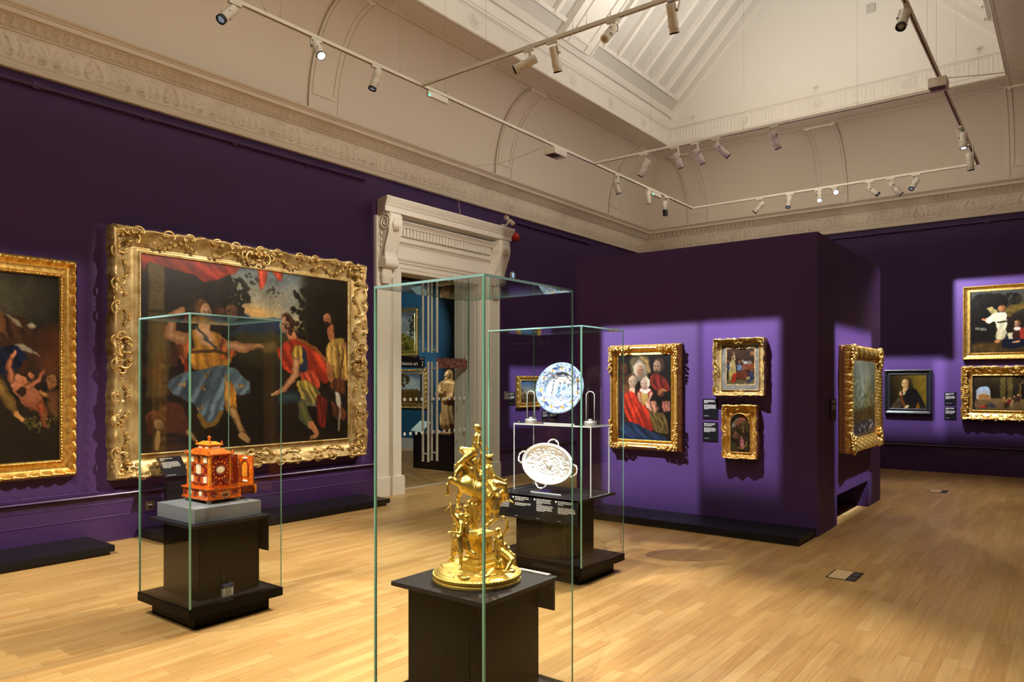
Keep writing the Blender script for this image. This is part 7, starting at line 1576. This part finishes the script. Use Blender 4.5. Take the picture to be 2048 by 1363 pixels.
# cables
def sag(p, q, s, n=14): p, q = Vector(p), Vector(q); return [p.lerp(q, i / n) - Vector((0, 0, s * math.sin(PI * i / n))) for i in range(n + 1)]
mb = MB(); mb.tube(sag((TL + .01, 8.05, 4.76), (-7.22, 7.95, 4.74), .10) + [Vector((-7.222, 7.95, 4.6)), Vector((-7.19, 7.96, 4.35)), Vector((-7.18, 7.98, 4.1)), Vector((-7.17, 7.99, 4.028))], .004, 6); tag(mb.build('cable', WHITE_M, smooth=True), 'thin pale cable looping from the left track down to the doorway cornice', 'cable')
mb = MB(); mb.tube(sag((TR + .06, 8.9, 4.775), (1.05, 9.1, 4.80), .10), .004, 6); tag(mb.build('cable', mat('yellowed_cable', (.62, .50, .26), .5), smooth=True), 'thin yellowish cable running from the right track off to the right wall', 'cable')
# sounder, detector, call point
def wall_round(name, cat, label, y, z, r, d, m, extra=None):
    t = empty(name, (XL, y, z - r), label, cat); M = wallM('x', y, z, XL - .004)
    mb = MB(); mb.lathe([(0, 0), (r, 0), (r, d * .4), (r * .85, d * .8), (r * .5, d), (0, d)], M=M, n=28); mb.build('dome', m, t, smooth=True, angle=40)
    if extra: extra(t, M)
wall_round('alarm_sounder', 'alarm', 'round red alarm sounder on the purple wall right of the doorway cornice', 9.66, 3.99, .075, .09, mat('red_plastic', (.62, .03, .02), .3))
def ex(t, M): mb = MB(); mb.tube([M @ Vector((.028 * math.cos(a), .028 * math.sin(a), .040)) for a in np.linspace(PI * .55, PI * 1.45, 9)], .008, 6); mb.build('blue_light', mat('blue_indicator', (.1, .3, .9), .3, emit=(.12, .35, 1), estr=3), t, smooth=True)
wall_round('motion_sensor', 'sensor', 'round white sensor with a blue crescent light on the wall right of the doorway', 9.61, 3.335, .068, .038, mat('white_plastic', (.70, .70, .70), .4), ex)
t = empty('door_release', (XL, 9.43, 1.27), 'small white door release box on the wall right of the doorway', 'switch'); mb = MB(); mb.box(XL - .004, XL + .035, 9.392, 9.472, 1.27, 1.40, .004); mb.build('housing', mat('white_plastic'), t); mb = MB(); mb.box(XL + .034, XL + .038, 9.41, 9.45, 1.375, 1.392); mb.build('red_strip', mat('red_plastic'), t)

# ------------------------------------------------------------------ lights (at the modelled lamps, plus added unseen spots on and off the tracks)
WARM = (1.0, .80, .56); NEUT = (1.0, .90, .76); COOL = (.90, .93, 1.0)
def lspot(loc, tgt, power, deg, blend=.5, col=NEUT, radius=.03, rect=None, soft=.12, name='spot'):
    L = bpy.data.lights.new(name, 'SPOT'); L.energy = power; L.spot_size = math.radians(deg); L.spot_blend = blend; L.color = col; L.shadow_soft_size = radius
    o = bpy.data.objects.new(name, L); COL.objects.link(o); loc = Vector(loc); d = (Vector(tgt) - loc).normalized(); o.location = loc + d * .02; o.rotation_euler = d.to_track_quat('-Z', 'Y').to_euler()
    if rect:  # framing shutters: the beam is cut to a rectangle on the plane axis=val, with soft edges
        ax, val, u0, u1, v0, v1 = rect[:6]; sl = rect[6] if len(rect) > 6 else None
        L.use_nodes = True; nt = L.node_tree; N = nt.nodes.new; K = nt.links.new; em = nt.nodes['Emission']
        geo = N('ShaderNodeNewGeometry'); sp = N('ShaderNodeSeparateXYZ'); K(geo.outputs['Incoming'], sp.inputs[0])
        def M(op, *ins):
            n = N('ShaderNodeMath'); n.operation = op
            for i, v in enumerate(ins):
                if isinstance(v, (int, float)): n.inputs[i].default_value = v
                else: K(v, n.inputs[i])
            return n.outputs[0]
        k = 'XYZ'.index(ax); ul = 'Y' if ax == 'X' else 'X'; ui = 'XYZ'.index(ul); P0 = o.location
        t = M('DIVIDE', val - P0[k], sp.outputs[ax]); u = M('ADD', P0[ui], M('MULTIPLY', t, sp.outputs[ul])); v = M('ADD', P0[2], M('MULTIPLY', t, sp.outputs['Z']))
        def edge(x, e0, e1, s0=soft, s1=soft):
            a = N('ShaderNodeMapRange'); a.interpolation_type = 'SMOOTHSTEP'; a.inputs[1].default_value = e0 - s0 / 2; a.inputs[2].default_value = e0 + s0 / 2; K(x, a.inputs[0])
            b = N('ShaderNodeMapRange'); b.interpolation_type = 'SMOOTHSTEP'; b.inputs[1].default_value = e1 - s1 / 2; b.inputs[2].default_value = e1 + s1 / 2; K(x, b.inputs[0])
            return M('MULTIPLY', a.outputs[0], M('SUBTRACT', 1, b.outputs[0]))
        f = M('MULTIPLY', edge(u, u0, u1), edge(v, v0, v1, (sl or soft), soft)); K(f, em.inputs['Strength'])
    return o
# pictures
lspot((-5.67, 4.97, 4.50), (-3.9, YP, 1.3), 2600, 40, .2, COOL, .012, ('Y', YP, -4.53, -3.30, .10, 2.20, .9), .10)
lspot((-3.45, 5.74, 4.56), (-2.8, YP, 1.3), 1900, 44, .2, COOL, .012, ('Y', YP, -3.27, -2.42, .45, 2.20, .5), .12)
lspot((-.35, 8.7, 4.70), (XP, 9.25, 1.3), 1800, 46, .2, COOL, .012, ('X', XP, 8.30, 10.05, .15, 2.15, .5), .16)
lspot((-3.36, 12.66, 4.55), (-2.35, YF, 1.3), 1500, 50, .2, COOL, .012, ('Y', YF, -2.86, -1.78, .62, 1.98, .4), .16)
lspot((-2.48, 12.77, 4.53), (-.9, YF, 2.5), 1350, 60, .2, COOL, .012, ('Y', YF, -1.63, .2, 1.90, 3.28), .12)
lspot((-2.03, 12.68, 4.52), (-.9, YF, 1.3), 1400, 56, .2, COOL, .012, ('Y', YF, -1.95, .3, .70, 1.92, .4), .14)
lspot((-4.93, 9.31, 4.46), (XL, 10.1, 1.3), 1300, 44, .2, COOL, .012, ('X', XL, 9.55, 10.75, .80, 1.80), .14)
lspot((-4.05, 5.75, 4.50), (XL, 7.9, 2.2), 300, 60, .3, NEUT, .02, ('X', XL + .08, 6.56, 9.22, -.2, 4.0), .12)  # wash added to lighten the doorway surround, cut to its outline
lspot((-3.95, 5.80, 4.50), (XL + .1, 4.9, 1.7), 620, 60, .4, NEUT, .02, ('X', XL + .1, 3.12, 6.42, .35, 3.12, .5), .12)
lspot((-3.6, 2.2, 4.75), (XL + .1, 4.2, 1.7), 300, 60, .4, NEUT, .02, ('X', XL + .1, 3.12, 6.40, .6, 3.10, .2), .12)
lspot((-3.9, 1.2, 4.75), (XL + .1, 1.9, 1.6), 620, 50, .4, NEUT, .02, ('X', XL + .1, .85, 2.905, .62, 2.72, .15), .25)
# objects in the cases
lspot((-5.55, .9, 4.70), (-4.66, 2.62, .98), 800, 14, .5, COOL, .012)
lspot((-2.2, .8, 4.75), (-4.66, 2.62, .98), 500, 12, .5, NEUT, .012)
lspot((-1.15, 1.0, 4.72), (-2.16, 2.5, 1.0), 620, 22, .5, NEUT, .012)
lspot((-3.94, 5.80, 4.50), (-2.16, 2.52, 1.0), 500, 16, .5, NEUT, .012)
lspot((-3.6, -.4, 4.75), (-2.16, 2.5, 1.0), 420, 16, .5, NEUT, .012)
lspot((-1.15, 2.2, 4.72), (-3.38, 4.9, 1.2), 1500, 16, .4, COOL, .012)
lspot((-4.6, 2.4, 4.75), (-3.4, 4.85, 1.1), 1300, 15, .4, NEUT, .012)
# floor washes, with added unseen floods for the near floor
FLW = (1.0, .90, .74)
lspot((-3.93, 5.79, 4.48), (-4.9, 2.4, 0), 1100, 72, .6, FLW, .015)
lspot((-2.72, 5.77, 4.48), (-2.2, 3.4, 0), 700, 62, .6, FLW, .015)
lspot((-4.3, 9.36, 4.45), (-5.7, 6.6, 0), 620, 62, .7, FLW, .02)
lspot((-2.97, 9.35, 4.45), (-1.0, 7.6, 0), 420, 75, .7, FLW, .02)
lspot((-5.68, 11.08, 4.50), (-6.0, 11.2, 0), 260, 70, .7, FLW, .02)
lspot((-1.12, 10.73, 4.45), (-1.0, 10.6, 0), 260, 80, .7, FLW, .02)
lspot((-5.6, .2, 4.72), (-5.2, 2.4, 0), 750, 75, .6, FLW, .015)
lspot((-2.6, -.8, 4.72), (-3.2, 2.0, 0), 380, 75, .7, FLW, .02)
lspot((-1.15, 4.4, 4.72), (-1.6, 4.8, 0), 260, 80, .7, FLW, .02)
# lamps pointing at the viewer, then unseen spots added to brighten the lantern and cove
lspot((-5.53, 4.24, 4.56), (-3.0, 2.0, 1.2), 150, 70, .6, NEUT, .02)
lspot((-3.09, 12.60, 4.64), (-1.5, 6.0, 1.0), 150, 60, .6, NEUT, .02)
for x, y, p in ((-3.3, 5.8, 480), (-3.3, 9.4, 520), (-3.3, 1.5, 420)): lspot((x, y, 4.86), (x + .2, y + .3, 9), p, 150, 1., (1, .95, .86), .08)  # first is the visible uplighter, the other two are added fill
for y in (2.2, 6.6, 11.0):  # no fittings here: spots added to lighten the side coves and cornice
    lspot((-1.15, y, 4.88), (-7.0, y + .3, 5.35), 215, 100, 1., (1, .86, .67), .40, ('X', -7.2, -9, 17, 4.30, 30), .14)
    lspot((-5.66, y, 4.88), (.9, y, 5.35), 130, 100, 1., (1, .86, .67), .40, ('X', 1.1, -9, 17, 4.30, 30), .14)
for x in (-4.6, -2.2): lspot((x, 9.27, 4.88), (x, 14.2, 5.35), 150, 100, 1., (1, .86, .67), .40, ('Y', 14.2, -12, 6, 4.30, 30), .14)  # same added wash for the far cove
# the room beyond
lspot((-11.2, 8.2, 4.1), (-12.3, 11.9, 2.6), 420, 40, .5, COOL, .02); lspot((-11.0, 8.2, 4.1), (-12.4, 11.9, 1.3), 420, 34, .5, COOL, .02); lspot((-8.6, 7.6, 4.0), (-8.86, 9.55, 1.3), 330, 30, .5, NEUT, .02); lspot((-11.0, 7.0, 4.2), (-11.2, 8.0, 0), 260, 110, .7, NEUT, .05); lspot((-9.5, 9.5, 4.1), (-9.2, 11.9, 2.6), 330, 60, .8, COOL, .05)

# ------------------------------------------------------------------ camera, world, view
cam = bpy.data.cameras.new('camera'); co = bpy.data.objects.new('camera', cam); COL.objects.link(co)
co.location = (0, 0, 1.55); co.rotation_euler = (PI / 2, 0, math.radians(37.84)); cam.sensor_width = 36; cam.lens = 1452 / 2048 * 36; cam.shift_y = 82.5 / 2048; cam.clip_start = .05; cam.clip_end = 100
SC.camera = co
w = bpy.data.worlds.new('world'); SC.world = w; w.use_nodes = True; w.node_tree.nodes['Background'].inputs['Color'].default_value = (.9, .8, .7, 1); w.node_tree.nodes['Background'].inputs['Strength'].default_value = .02
SC.view_settings.view_transform = 'Standard'; SC.view_settings.look = 'None'; SC.view_settings.gamma = 1; SC.view_settings.exposure = 0; SC.view_settings.use_curve_mapping = False
cy = SC.cycles; cy.use_denoising = True; cy.use_adaptive_sampling = True; cy.adaptive_threshold = .03; cy.max_bounces = 8; cy.diffuse_bounces = 4; cy.glossy_bounces = 4; cy.transmission_bounces = 6; cy.transparent_max_bounces = 40; cy.sample_clamp_indirect = 4; cy.caustics_reflective = False; cy.caustics_refractive = False; cy.blur_glossy = 1.0
try: cy.denoiser = 'OPENIMAGEDENOISE'; cy.denoising_input_passes = 'RGB_ALBEDO_NORMAL'
except Exception: pass
